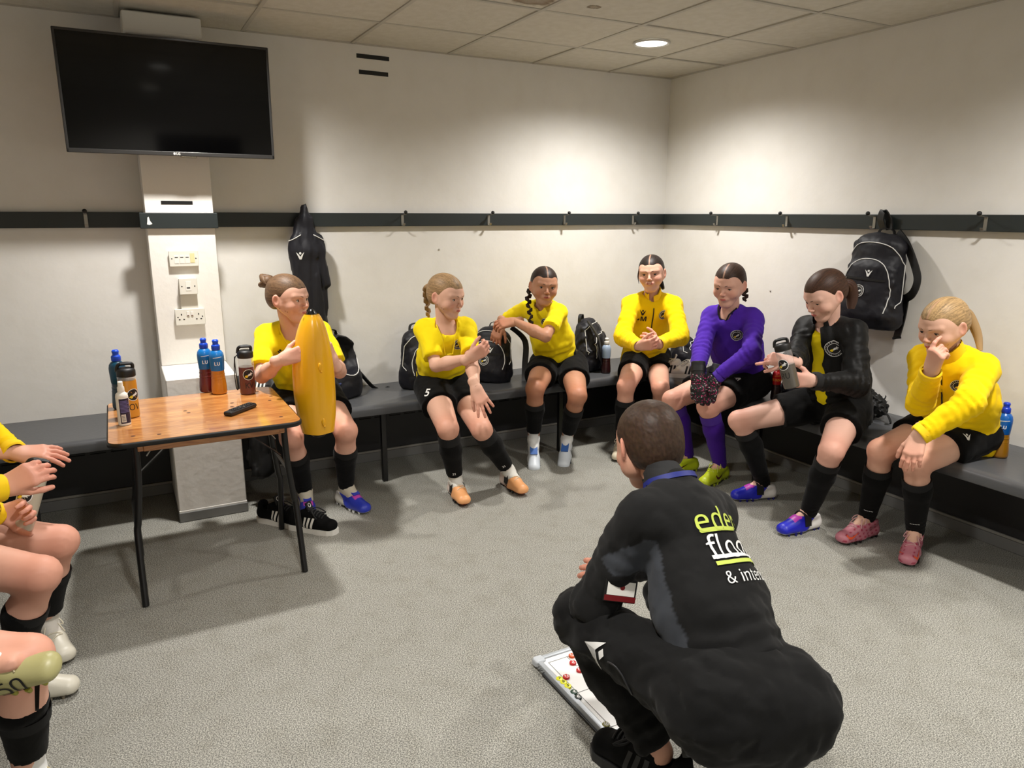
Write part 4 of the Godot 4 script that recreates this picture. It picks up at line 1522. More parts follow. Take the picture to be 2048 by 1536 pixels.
	s.base = Color(0.010, 0.010, 0.011)
	s.limb(Vector3(-0.01, 0.48, 0.005), Vector3(-0.005, 0.19, 0.035), 0.030, 0.036, 0.0, Vector3.RIGHT, 2.0)
	s.limb(Vector3(-0.01, 0.49, 0.005), Vector3(-0.01, 0.492, -0.15), 0.022, 0.02, 0.02, Vector3.RIGHT, 2.2)
	g = Geo.new()
	s.mesh_into(g)
	obj("cloth", g, M.nylon, t)
	# black jacket on a hook of the back wall
	t = thing("hanging_jacket", "long black jacket hanging from a coat hook above the banana girl", "jacket", Vector3(-2.695, 0, 0.075))
	s = Sdf.new()
	s.cell = 0.0085
	s.noise = fnoise(9.0, 18, true, 3)
	s.amp = 0.012
	s.warp = Basis.from_scale(Vector3(1.6, 0.22, 1.4))
	s.base = Color(0.011, 0.011, 0.012)
	s.limb(Vector3(0.0, 1.575, -0.005), Vector3(0.0, 1.50, 0.0), 0.022, 0.034, 0.0)
	s.limb(Vector3(0.0, 1.50, 0.0), Vector3(0.005, 1.33, 0.005), 0.034, 0.052, 0.03, Vector3.RIGHT, 1.75)
	s.limb(Vector3(0.005, 1.33, 0.005), Vector3(0.03, 0.72, 0.015), 0.052, 0.052, 0.04, Vector3.RIGHT, 1.75)
	s.limb(Vector3(0.065, 1.40, 0.02), Vector3(0.105, 1.12, 0.03), 0.032, 0.026, 0.02, Vector3.ZERO, 1.0, 0, true)
	s.limb(Vector3(-0.06, 1.40, 0.02), Vector3(-0.072, 1.10, 0.025), 0.032, 0.026, 0.02, Vector3.ZERO, 1.0, 0, true)
	g = Geo.new()
	s.mesh_into(g)
	var jb := obj("cloth", g, M.nylon, t)
	sport_mark(jb, s, Vector3(-0.055, 1.305, 0.1), Vector3(-0.15, 0, 1), Vector3.UP, 0.045, M.print_white)
	for q in [-1.0, 1.0]:
		g = Geo.new()
		var Q := []
		for k in 7:
			var u := k / 6.0
			Q.append(s.march(Vector3((0.035 + 0.065 * u) * q, 1.42 - 0.035 * u, 0.3), Vector3(0, 0, -1), 0.4) + Vector3(0, 0, 0.002))
		g.tube(Q, 0.0025, 6)
		obj("piping", g, M.piping, jb)
	# bottles on the benches
	drink_bottle("white-capped bottle of dark red drink on the corner of the back bench", Vector3(-0.782, BY, 0.405), Color(0.16, 0.02, 0.03), Color(0.62, 0.70, 0.80), Color(0.88, 0.88, 0.87), "", 0.245)
	drink_bottle("bright red drink bottle on the bench beside the girl in black jacket", Vector3(-0.325, BY, 1.480), Color(0.12, 0.015, 0.015), Color(0.62, 0.03, 0.03), Color(0.75, 0.04, 0.05), "LUCOZADE", 0.215, Color(0.85, 0.55, 0.15))
	drink_bottle("blue-capped bottle of orange drink at the right end of the bench", Vector3(-0.245, BY, 2.705), Color(0.62, 0.42, 0.03), Color(0.05, 0.36, 0.68), Color(0.05, 0.22, 0.75), "LU", 0.255)

# ---------------------------------------------------------------- shoes off the feet
func sneaker(t: Node3D, X: Transform3D, upper: Color, stripe: Color, sole: Color) -> void:
	var s := Sdf.new()
	s.cell = 0.0045
	s.cached = "sneaker"
	s.limb(Vector3(0, 0.045, -0.055), Vector3(0, 0.042, 0.06), 0.031, 0.033, 0.0, Vector3.RIGHT, 1.12)
	s.limb(Vector3(0, 0.042, 0.05), Vector3(0, 0.038, 0.150), 0.033, 0.031, 0.015, Vector3.RIGHT, 1.36)
	s.limb(Vector3(0, 0.092, 0.010), Vector3(0, 0.060, 0.10), 0.032, 0.030, 0.02, Vector3.RIGHT, 1.1)
	s.limb(Vector3(0, 0.06, -0.058), Vector3(0, 0.092, -0.058), 0.027, 0.024, 0.02, Vector3.RIGHT, 1.2)
	s.ell(Vector3(0, 0.110, -0.020), Vector3(0.024, 0.045, 0.044), 0.006, Basis.IDENTITY, 1)
	s.cut(Vector3(0, 0.02, 0), Vector3.DOWN, 0.002)
	s.base = lin(upper)
	s.xf = X
	var g := Geo.new()
	s.mesh_into(g)
	var root := obj("shoe", g, M.suede, t)
	g = Geo.new()
	g.xf = X
	var out := PackedVector2Array()
	for p in [[0.0, -0.094], [0.022, -0.088], [0.036, -0.066], [0.037, -0.02], [0.037, 0.03], [0.045, 0.085], [0.046, 0.130], [0.038, 0.165], [0.018, 0.184], [-0.006, 0.186], [-0.028, 0.176], [-0.043, 0.150], [-0.046, 0.10], [-0.040, 0.04], [-0.037, -0.02], [-0.036, -0.066], [-0.022, -0.088]]:
		out.append(Vector2(p[0], -p[1]))
	g.prism(out, 0.026, Transform3D(Basis(Vector3.RIGHT, -PI / 2), Vector3.ZERO))
	obj("sole", g, mat(sole, 0.55), root)
	g = Geo.new()
	g.xf = X
	for q in [-1.0, 1.0]:
		for k in 3:
			lay(g, s, poly_tris(PackedVector2Array([Vector2(-0.007, -0.028), Vector2(0.005, -0.028), Vector2(0.016, 0.024), Vector2(0.004, 0.024)]), 1.0, Vector2((k - 1) * 0.022, 0) * q * -1.0), Vector3(0.03 * q, 0.055, 0.045), Vector3(q, 0.25, 0), Vector3.UP, 0.0012, 0.2)
	obj("stripes", g, mat(stripe, 0.6), root)
	g = Geo.new()
	g.xf = X
	for k in 6:
		var P := []
		for j in 7:
			var u := -1.0 + j / 3.0
			var h := s.march(Vector3(u * 0.024, 0.25, 0.045 + k * 0.014), Vector3.DOWN, 0.3)
			P.append(h + Vector3.UP * 0.002)
		g.tube(P, 0.0034, 6)
	for q in [-1.0, 1.0]:
		g.tube(bez([Vector3(0, 0.116, 0.045), Vector3(0.030 * q, 0.112, 0.065), Vector3(0.045 * q, 0.085, 0.10), Vector3(0.03 * q, 0.09, 0.075), Vector3(0, 0.114, 0.05)], 5), 0.003, 5)
	obj("laces", g, mat(upper.lightened(0.03), 0.85), root)
	g = Geo.new()
	g.xf = X
	g.strap([Vector3(0, 0.085, 0.06), Vector3(0, 0.118, 0.038), Vector3(0, 0.148, 0.026)], [0.036, 0.042, 0.040], 0.008, Vector3.RIGHT)
	obj("tongue", g, mat(upper, 0.8), root)
	g = Geo.new()
	g.xf = X * Transform3D(Basis(Vector3.RIGHT, -0.45), Vector3(0, 0.133, 0.0365))
	var ring := []
	for j in 13:
		ring.append(Vector3(cos(TAU * j / 12.0) * 0.009, sin(TAU * j / 12.0) * 0.010, 0))
	g.tube(ring, 0.0016, 5, false)
	obj("tongue_mark", g, mat(stripe, 0.6), root)

func shoes() -> void:
	M.suede = vmat(0.85, 0.3)
	var bl := Color(0.022, 0.022, 0.024)
	var w := Color(0.86, 0.85, 0.82)
	var t := thing("sneaker", "black sneaker with white stripes on the floor by the banana girl's foot", "shoe", Vector3(-2.985, 0, 0.955), 0.78, "pair of black sneakers")
	sneaker(t, Transform3D.IDENTITY, bl, w, w)
	t = thing("sneaker", "black sneaker with white stripes behind the table's right back leg", "shoe", Vector3(-3.105, 0, 0.795), 0.72, "pair of black sneakers")
	sneaker(t, Transform3D.IDENTITY, bl, w, w)
	t = thing("sneaker", "white and black sneaker on the corner bench, the one nearer the goalkeeper", "shoe", Vector3(-0.33, BY, 0.80), -2.3, "pair of white and black sneakers")
	sneaker(t, Transform3D.IDENTITY, Color(0.80, 0.79, 0.77), bl, w)
	t = thing("sneaker", "white and black sneaker on the corner bench, the one nearer the smiling girl", "shoe", Vector3(-0.40, BY, 0.72), -2.2, "pair of white and black sneakers")
	sneaker(t, Transform3D.IDENTITY, Color(0.80, 0.79, 0.77), bl, w)

func tactics_board() -> void:
	var x0 := -2.537
	var z0 := 2.475
	var W := 0.30
	var L := 0.452
	var t := thing("tactics_board", "white magnetic football tactics board in a grey frame on the floor beside the coach", "board", Vector3(x0, 0, z0))
	var g := Geo.new()
	g.box(Vector3(W / 2, 0.013, L / 2), Vector3(W - 0.008, 0.022, L - 0.008), 0.003)
	obj("panel", g, mat(Color(0.90, 0.90, 0.89), 0.22), t)
	for e in [[Vector3(0.011, 0.015, L / 2), Vector3(0.022, 0.030, L)], [Vector3(W - 0.011, 0.015, L / 2), Vector3(0.022, 0.030, L)], [Vector3(W / 2, 0.015, 0.011), Vector3(W, 0.030, 0.022)], [Vector3(W / 2, 0.015, L - 0.011), Vector3(W, 0.030, 0.022)]]:
		g = Geo.new()
		g.box(e[0], e[1], 0.006)
		obj("frame_side", g, mat(Color(0.66, 0.68, 0.70), 0.35, 0.3), t)
	for cx in [0.016, W - 0.016]:
		for cz in [0.016, L - 0.016]:
			g = Geo.new()
			g.box(Vector3(cx, 0.0165, cz), Vector3(0.046, 0.033, 0.046), 0.011)
			obj("corner", g, mat(Color(0.72, 0.74, 0.76), 0.4), t)
	# pitch lines
	g = Geo.new()
	var ln := func(a: Vector2, b: Vector2, th: float) -> void:
		var d := (b - a).normalized().orthogonal() * th * 0.5
		g.flat4(Vector3(a.x + d.x, 0.0246, a.y + d.y), Vector3(b.x + d.x, 0.0246, b.y + d.y), Vector3(b.x - d.x, 0.0246, b.y - d.y), Vector3(a.x - d.x, 0.0246, a.y - d.y), Vector3.UP)
	var m0 := 0.036
	var xa := m0
	var xb := W - m0
	var za := m0 + 0.01
	var zb := L - m0
	ln.call(Vector2(xa, za), Vector2(xb, za), 0.0016)
	ln.call(Vector2(xb, za), Vector2(xb, zb), 0.0016)
	ln.call(Vector2(xb, zb), Vector2(xa, zb), 0.0016)
	ln.call(Vector2(xa, zb), Vector2(xa, za), 0.0016)
	ln.call(Vector2(xa, (za + zb) / 2), Vector2(xb, (za + zb) / 2), 0.0016)
	for q in [0, 1]:
		var zz := za if q == 0 else zb
		var dz := 1.0 if q == 0 else -1.0
		for e in [[0.075, 0.062], [0.112, 0.024]]:
			ln.call(Vector2(xa + e[0], zz), Vector2(xa + e[0], zz + e[1] * dz), 0.0014)
			ln.call(Vector2(xb - e[0], zz), Vector2(xb - e[0], zz + e[1] * dz), 0.0014)
			ln.call(Vector2(xa + e[0], zz + e[1] * dz), Vector2(xb - e[0], zz + e[1] * dz), 0.0014)
	for k in 24:
		var c := Vector2(W / 2, (za + zb) / 2)
		ln.call(c + Vector2.from_angle(TAU * k / 24) * 0.035, c + Vector2.from_angle(TAU * (k + 1) / 24) * 0.035, 0.0014)
	obj("pitch_lines", g, M.print_black, t)
	# wire clip on the long side
	g = Geo.new()
	for k in 2:
		var zc := 0.045 + k * 0.022
		g.tube([Vector3(0.004, 0.018, zc), Vector3(-0.016, 0.020, zc - 0.004), Vector3(-0.014, 0.020, zc + 0.016), Vector3(0.004, 0.018, zc + 0.010)], 0.0013, 6)
	obj("wire_clip", g, mat(Color(0.25, 0.24, 0.22), 0.3, 0.9), t)
	g = Geo.new()
	g.tube([Vector3(-0.003, 0.008, 0.07), Vector3(-0.003, 0.008, L - 0.03)], 0.0035, 8)
	obj("pen", g, M.black, t)
	# numbered magnets
	var red := Color(0.72, 0.03, 0.04)
	var yl := Color(0.84, 0.84, 0.03)
	var gn := Color(0.01, 0.20, 0.13)
	var mg := [[-2.410, 2.529, Color(0.78, 0.30, 0.02), "12", "orange numbered magnet nearest the top of the tactics board"], [-2.430, 2.566, red, "2", "red numbered magnet just below the orange one on the tactics board"], [-2.432, 2.612, red, "10", "red numbered magnet partly hidden by the coach's knee"], [-2.492, 2.622, red, "11", "red numbered magnet close to the board's yellow row"],
		[-2.519, 2.622, yl, "7", "yellow magnet at the upper end of the row of three"], [-2.517, 2.644, yl, "9", "middle yellow magnet in the row of three"], [-2.515, 2.668, yl, "5", "yellow magnet at the lower end of the row of three"], [-2.514, 2.703, gn, "4", "dark green magnet nearer the yellow row"], [-2.516, 2.731, Color(0.02, 0.10, 0.07), "6", "darkest green magnet, farther from the yellow row"], [-2.513, 2.880, Color(0.50, 0.48, 0.05), "10", "olive magnet alone in the near corner of the board"]]
	for e in mg:
		var m := thing("magnet", e[4], "magnet", Vector3(e[0], 0.0245, e[1]), -0.45, "tactics board magnets")
		g = Geo.new()
		g.lathe([Vector2(0.0118, 0.0), Vector2(0.0118, 0.006), Vector2(0.0108, 0.0074), Vector2(0.0, 0.0076)], 22)
		obj("disc", g, mat(e[2], 0.35), m)
		g = Geo.new()
		for tr in text_tris(e[3], 0.012, true):
			var ids := []
			for p in tr:
				ids.append(g.pt(Vector3(p.x, 0.0081, -p.y), Vector3.UP))
			g.tri(ids[0], ids[1], ids[2])
		obj("number", g, M.print_white if e[2] != yl else M.print_black, m)

# ---------------------------------------------------------------- people: shared anatomy
const YEL := Color(0.93, 0.83, 0.06)
const AMB := Color(0.95, 0.79, 0.03)

# frame of a head: looks yaw degrees to the viewer's right of the camera, pitched down, rolled
func head_basis(at: Vector3, yaw: float, down: float, roll := 0.0) -> Basis:
	var to := CAM - at
	to.y = 0
	to = to.normalized()
	var right := Vector3.UP.cross(to)
	var f := to * cos(deg_to_rad(yaw)) + right * sin(deg_to_rad(yaw))
	f = f * cos(deg_to_rad(down)) - Vector3.UP * sin(deg_to_rad(down))
	var x := Vector3.UP.cross(f).normalized()
	var y := f.cross(x)
	return Basis(x, y, f) * Basis(Vector3(0, 0, 1), deg_to_rad(roll))

var head_cache := {}
func head_sdf(male := false) -> Sdf:
	var s := Sdf.new()
	s.cell = 0.0034
	s.cached = "head%s" % male
	s.ell(Vector3(0, 0.028, -0.014), Vector3(0.073, 0.078, 0.091), 0.0)
	s.ell(Vector3(0, 0.034, 0.026), Vector3(0.058, 0.050, 0.053), 0.03)
	s.limb(Vector3(0, -0.005, 0.026), Vector3(0, -0.074, 0.052), 0.057, 0.030, 0.03, Vector3.RIGHT, 1.08)
	for q in [-1.0, 1.0]:
		s.ell(Vector3(0.038 * q, -0.028, 0.052), Vector3(0.028, 0.027, 0.027), 0.024)
		s.limb(Vector3(0.052 * q, -0.030, 0.0), Vector3(0.016 * q, -0.086, 0.052), 0.022, 0.015, 0.025)
		s.limb(Vector3(0.012 * q, 0.019, 0.082), Vector3(0.044 * q, 0.022, 0.064), 0.008, 0.009, 0.014)
	s.ell(Vector3(0, -0.089, 0.066), Vector3(0.020, 0.013, 0.014), 0.016)
	for q in [-1.0, 1.0]:
		s.ell(Vector3(0.031 * q, 0.003, 0.090), Vector3(0.018, 0.0105, 0.013), 0.012, Basis.IDENTITY, 1)
	for q in [-1.0, 1.0]:
		s.ell(Vector3(0.0315 * q, 0.002, 0.0655), Vector3(0.0142, 0.0125, 0.0130), 0.004)
	s.limb(Vector3(0, 0.010, 0.081), Vector3(0, -0.022, 0.1000), 0.0055, 0.0090, 0.012)
	for q in [-1.0, 1.0]:
		s.ell(Vector3(0.0095 * q, -0.0265, 0.0925), Vector3(0.0075, 0.0065, 0.008), 0.006)
	s.ell(Vector3(0, -0.052, 0.080), Vector3(0.024, 0.014, 0.013), 0.014)
	for q in [-1.0, 1.0]:
		var eb := Basis(Vector3(0, 1, 0), -0.45 * q) * Basis(Vector3(1, 0, 0), -0.15)
		s.ell(Vector3(0.0765 * q, -0.006, -0.010), Vector3(0.0075, 0.030, 0.018), 0.006, eb)
		s.ell(Vector3(0.084 * q, -0.003, -0.007), Vector3(0.006, 0.019, 0.010), 0.004, eb, 1)
	if male:
		s.limb(Vector3(-0.045, -0.05, 0.01), Vector3(0.045, -0.05, 0.01), 0.03, 0.03, 0.02)
	return s

func skin_paint(tone: Color, lip := true):
	var t := lin(tone)
	var red := lin(Color(tone.r * 0.98, tone.g * 0.80, tone.b * 0.78))
	return func(p: Vector3, _n: Vector3) -> Color:
		var c := t
		var k := 0.0
		k = maxf(k, 0.45 * exp(-((absf(p.x) - 0.042) ** 2 + (p.y + 0.026) ** 2) / 0.0004) * smoothstep(0.03, 0.06, p.z))
		k = maxf(k, 0.5 * exp(-(p - Vector3(0, -0.024, 0.108)).length_squared() / 0.00022))
		k = maxf(k, 0.55 * smoothstep(0.072, 0.082, absf(p.x)))
		return c.lerp(red, k)

func hair_sdf(style: String, color: Color, part := true) -> Sdf:
	var s := Sdf.new()
	s.cell = 0.0038
	s.cached = "hair" + ("short" if style == "short" else "")
	var c0 := lin(color)
	var sc := lin(Color(0.72, 0.55, 0.45))
	if style == "short":
		s.ell(Vector3(0, 0.031, -0.015), Vector3(0.0785, 0.083, 0.097), 0.0)
		s.ell(Vector3(0, -0.02, -0.040), Vector3(0.066, 0.060, 0.064), 0.03)
		s.cut(Vector3(0, 0.0, 0.020), Vector3(0, -0.40, 0.92), 0.006)
		s.cut(Vector3(0, -0.064, -0.05), Vector3(0, -1, 0.1), 0.012)
		s.amp = 0.0016
		s.noise = fnoise(160.0, 5)
	else:
		s.ell(Vector3(0, 0.031, -0.015), Vector3(0.0772, 0.0825, 0.1010), 0.0)
		s.ell(Vector3(0, -0.01, -0.045), Vector3(0.066, 0.056, 0.062), 0.03)
		s.cut(Vector3(0, 0.0, 0.0260), Vector3(0, -0.70, 0.71), 0.005)
		s.ell(Vector3(0, -0.020, 0.088), Vector3(0.068, 0.074, 0.062), 0.010, Basis.IDENTITY, 1)
		s.cut(Vector3(0, -0.058, -0.05), Vector3(0, -1, 0.25), 0.012)
		s.amp = 0.0009
		s.noise = fnoise(1.0, 8)
	var nz := fnoise(1.0, 3)
	var tie := Vector3(0, 0.01, -0.11)
	s.paint = func(p: Vector3, _n: Vector3) -> Color:
		var q := p - tie
		var a := atan2(q.x, q.y)
		var k := nz.get_noise_2d(a * 16.0, p.z * 6.0) * 0.6 + nz.get_noise_2d(a * 45.0, p.z * 10.0 + 40.0) * 0.55
		var c := c0 * (1.0 + k * 0.9)
		if style == "short":
			k = nz.get_noise_3d(p.x * 150.0, p.y * 60.0, p.z * 60.0)
			c = c0 * (1.0 + k * 0.55)
		elif part and absf(p.x) < 0.0026 and p.z > -0.005 and p.y > 0.06:
			c = c.lerp(sc, 0.55)
		c.a = 1
		return c
	return s

# almond of the eyeball that shows between the lids
func eye_geo(g: Geo, q: float, open: float, gaze: Vector2, iris: Color) -> void:
	var c := Vector3(0.0315 * q, 0.002, 0.0655)
	var W := 12
	var Hh := 6
	var rows := []
	for j in Hh + 1:
		var row := PackedInt32Array()
		for i in W + 1:
			var u := -1.0 + 2.0 * i / W
			var e := pow(1.0 - u * u, 0.75)
			var yu := e * (0.0012 + 0.0058 * open)
			var yl := -e * 0.0042
			var y: float = lerpf(yl, yu, float(j) / Hh) - 0.0012 * (1.0 - open)
			var x := u * 0.0138
			var d := Vector3(x / 0.0142, y / 0.0125, 0)
			d.z = sqrt(maxf(1.0 - d.x * d.x - d.y * d.y, 0.02))
			var pr := Vector2(x - gaze.x * q * 0.0 - gaze.x * 0.004, y - gaze.y * 0.003).length()
			g.col = lin(Color(0.02, 0.015, 0.012)) if pr < 0.0028 else (lin(iris) if pr < 0.0066 else lin(Color(0.80, 0.77, 0.74)))
			row.append(g.pt(c + d * Vector3(0.0142, 0.0125, 0.0130) * 1.035, d))
		rows.append(row)
	for j in Hh:
		for i in W:
			g.quad(rows[j][i], rows[j][i + 1], rows[j + 1][i + 1], rows[j + 1][i])

func face_parts(t: Node3D, X: Transform3D, hs: float, o: Dictionary) -> void:
	var open: float = o.get("open", 0.8)
	var hairc: Color = o.hair
	var brow := Color(hairc.r * 0.62, hairc.g * 0.58, hairc.b * 0.55)
	var XS := X * Transform3D(Basis.from_scale(Vector3.ONE * hs), Vector3.ZERO)
	for q in [-1.0, 1.0]:
		var g := Geo.new()
		g.xf = XS
		eye_geo(g, q, open, o.get("gaze", Vector2(0, -0.3)), o.get("iris", Color(0.25, 0.20, 0.15)))
		var eye := obj("eye", g, M.eye, t)
		g = Geo.new()
		g.xf = XS
		var path := []
		var rr := []
		for i in 9:
			var u := -1.0 + 0.25 * i
			var e := pow(1.0 - u * u * 0.98, 0.75)
			var y := e * (0.0014 + 0.0058 * open) - 0.0012 * (1.0 - open)
			var d := Vector3(u * 0.0140 / 0.0142, y / 0.0125, 0)
			d.z = sqrt(maxf(1.0 - d.x * d.x - d.y * d.y, 0.02))
			path.append(Vector3(0.0315 * q, 0.002, 0.0655) + d * Vector3(0.0142, 0.0125, 0.0130) * 1.05)
			rr.append(0.0008 + 0.0010 * (1.0 - u * u))
		g.tube(path, rr, 5)
		obj("eyelashes", g, M.lash, eye)
		g = Geo.new()
		g.xf = XS
		path = []
		rr = []
		for i in 8:
			var u := i / 7.0
			path.append(Vector3((0.0125 + 0.036 * u) * q, 0.0205 + 0.0055 * sin(u * 2.2) - 0.003 * u * u, 0.0905 - 0.006 * u - 0.020 * u * u))
			rr.append(0.0024 * (1.0 - 0.6 * u))
		g.tube(path, rr, 6)
		obj("eyebrow", g, mat(brow, 0.9), t)
	var smile: float = o.get("smile", 0.0)
	var g2 := Geo.new()
	g2.xf = XS
	for k in 2:
		var path := []
		var rr := []
		for i in 11:
			var u := -1.0 + 0.2 * i
			var y := -0.0515 + (0.0022 if k == 0 else -0.0030) * (1.0 - u * u) + smile * 0.006 * u * u - (0.0008 if k == 0 and absf(u) < 0.15 else 0.0)
			path.append(Vector3(u * (0.0205 + 0.004 * smile), y, 0.0935 - 0.0105 * u * u))
			rr.append((0.0030 if k == 0 else 0.0036) * pow(1.0 - u * u * 0.97, 0.6))
		g2.tube(path, rr, 6)
	var tone: Color = o.skin
	obj("lips", g2, mat(Color(tone.r * 0.86, tone.g * 0.58, tone.b * 0.60), 0.45), t)
	if smile > 0.3:   # a little of the upper teeth
		var g3 := Geo.new()
		g3.xf = XS
		var p3 := []
		for i in 7:
			var u := -1.0 + i / 3.0
			p3.append(Vector3(u * 0.013, -0.0520 + smile * 0.004 * u * u, 0.0955 - 0.006 * u * u))
		g3.tube(p3, [0.0006, 0.0018, 0.002, 0.002, 0.002, 0.0018, 0.0006], 5)
		obj("teeth", g3, mat(Color(0.86, 0.83, 0.78), 0.3), t)

# hand: wrist at the origin, fingers along +z, back of the hand +y, thumb +x for a right hand
func hand_sdf(side: float, o := {}) -> Sdf:
	var s := Sdf.new()
	s.cell = 0.0036
	var cu: Array = o.get("curl", [25, 30, 20])
	var sp: float = o.get("spread", 6.0)
	var per: Dictionary = o.get("fingers", {})
	s.limb(Vector3(0, 0, -0.035), Vector3(0, 0, 0.012), 0.0225, 0.020, 0.01, Vector3.RIGHT, 1.22)
	var xs := [0.027, 0.0095, -0.009, -0.026]
	var kz := [0.083, 0.087, 0.083, 0.075]
	var ln := [0.070, 0.077, 0.071, 0.056]
	for i in 4:
		var x: float = xs[i] * side
		var kn := Vector3(x, 0.001, kz[i])
		s.limb(Vector3(x * 0.6, -0.002, 0.008), kn, 0.0150, 0.0118, 0.014)
		var a := 0.0
		var p := kn
		var fc: Array = per.get(i, cu)
		var yaw := deg_to_rad((1.5 - i) * sp) * side
		for j in 3:
			a += deg_to_rad(fc[j])
			var d := Vector3(0, -sin(a), cos(a)).rotated(Vector3.UP, yaw)
			var l: float = ln[i] * [0.46, 0.30, 0.24][j]
			var q := p + d * l
			s.limb(p, q, 0.0092 - j * 0.0008, 0.0084 - j * 0.0008, 0.003 if j > 0 else 0.006)
			p = q
	# thumb leaves the side of the palm near its base
	var ta: float = deg_to_rad(o.get("thumb", 38.0))
	var tc: float = deg_to_rad(o.get("thumb_in", 15.0))
	var b := Vector3(0.020 * side, -0.006, 0.022)
	var d1 := Vector3(sin(ta) * side, -sin(tc), cos(ta)).normalized()
	var p1 := b + d1 * 0.040
	var d2 := Vector3(sin(ta * 0.55) * side, -sin(tc * 1.6), cos(ta * 0.55)).normalized()
	var p2 := p1 + d2 * 0.031
	var d3 := Vector3(sin(ta * 0.25) * side, -sin(tc * 2.0), cos(ta * 0.25)).normalized()
	s.limb(b, p1, 0.0145, 0.0110, 0.012)
	s.limb(p1, p2, 0.0105, 0.0095, 0.003)
	s.limb(p2, p2 + d3 * 0.024, 0.0095, 0.0078, 0.003)
	return s

func frame(dir: Vector3, dorsal: Vector3) -> Basis:
	var z := dir.normalized()
	var y := (dorsal - z * dorsal.dot(z)).normalized()
	return Basis(y.cross(z), y, z)

# ---------------------------------------------------------------- flat prints laid on cloth
func lay(g: Geo, s: Sdf, tris: Array, o: Vector3, nrm: Vector3, up: Vector3, lift := 0.0016, far := 0.3) -> void:
	var n := nrm.normalized()
	var y := (up - n * up.dot(n)).normalized()
	var x := y.cross(n)
	var todo := tris.duplicate()
	var seen := {}
	while todo.size() > 0:
		var t: Array = todo.pop_back()
		var a: Vector2 = t[0]
		var b: Vector2 = t[1]
		var c: Vector2 = t[2]
		var m := maxf(a.distance_to(b), maxf(b.distance_to(c), c.distance_to(a)))
		if m > 0.014:
			if a.distance_to(b) == m:
				todo.append([a, (a + b) / 2, c])
				todo.append([(a + b) / 2, b, c])
			elif b.distance_to(c) == m:
				todo.append([a, b, (b + c) / 2])
				todo.append([a, (b + c) / 2, c])
			else:
				todo.append([a, b, (a + c) / 2])
				todo.append([(a + c) / 2, b, c])
			continue
		var ids := []
		for p in [a, b, c]:
			var key := Vector2i((p * 20000.0).round())
			if not seen.has(key):
				var st: Vector3 = o + x * p.x + y * p.y + n * far * 0.5
				var hit := s.march(st, -n, far)
				var gn := s.grad(hit)
				seen[key] = g.pt(hit + gn * lift, gn)
			ids.append(seen[key])
		g.tri(ids[0], ids[1], ids[2])

func poly_tris(P: PackedVector2Array, sc := 1.0, off := Vector2.ZERO) -> Array:
	var out := []
	var ix := Geometry2D.triangulate_polygon(P)
	for k in range(0, ix.size(), 3):
		out.append([P[ix[k]] * sc + off, P[ix[k + 1]] * sc + off, P[ix[k + 2]] * sc + off])
	return out

func ring_tris(r0: float, r1: float, n := 28) -> Array:
	var out := []
	for k in n:
		var a := Vector2.from_angle(TAU * k / n)
		var b := Vector2.from_angle(TAU * (k + 1) / n)
		out.append([a * r0, a * r1, b * r1])
		if r0 > 0:
			out.append([a * r0, b * r1, b * r0])
	return out

func text_tris(s: String, height: float, bold := false, font := "Droid Sans", skew := 0.0, center := true) -> Array:
	var tm := TextMesh.new()
	var f := SystemFont.new()
	f.font_names = PackedStringArray([font])
	f.font_weight = 700 if bold else 400
	tm.font = f
	tm.text = s
	tm.font_size = 64
	tm.pixel_size = height / 46.0
	tm.depth = 0.0
	tm.curve_step = 1.0
	tm.horizontal_alignment = HORIZONTAL_ALIGNMENT_CENTER if center else HORIZONTAL_ALIGNMENT_LEFT
	var A := tm.get_mesh_arrays()
	var v: PackedVector3Array = A[Mesh.ARRAY_VERTEX]
	var ix = A[Mesh.ARRAY_INDEX]
	var out := []
	var m: int = ix.size() if ix != null and ix.size() > 0 else v.size()
	for k in range(0, m, 3):
		var t := []
		for j in 3:
			var p: Vector3 = v[ix[k + j]] if ix != null and ix.size() > 0 else v[k + j]
			t.append(Vector2(p.x + p.y * skew, p.y))
		if absf((t[1] - t[0]).cross(t[2] - t[0])) > 1e-10:
			out.append(t)
	return out

const MARK := [Vector2(-0.5, 0.42), Vector2(-0.17, 0.10), Vector2(0, -0.16), Vector2(0.17, 0.10), Vector2(0.5, 0.42), Vector2(0.13, -0.5), Vector2(-0.13, -0.5)]
const DOG := [Vector2(-0.50, -0.26), Vector2(-0.38, -0.12), Vector2(-0.16, -0.06), Vector2(0.02, 0.10), Vector2(0.20, 0.14), Vector2(0.30, 0.34), Vector2(0.40, 0.16), Vector2(0.54, 0.10), Vector2(0.44, 0.02), Vector2(0.32, -0.02), Vector2(0.40, -0.16), Vector2(0.24, -0.10), Vector2(0.06, -0.18), Vector2(-0.10, -0.22), Vector2(-0.20, -0.38), Vector2(-0.26, -0.22)]

func sport_mark(t: Node, s: Sdf, o: Vector3, n: Vector3, up: Vector3, size: float, m: Material) -> void:
	var g := Geo.new()
	var tr := poly_tris(PackedVector2Array(MARK), size)
	tr.append_array(poly_tris(circle(0.15 * size, 10, Vector2(0, 0.27 * size))))
	lay(g, s, tr, o, n, up, 0.0026, 0.3)
	obj("chest_mark", g, m, t)

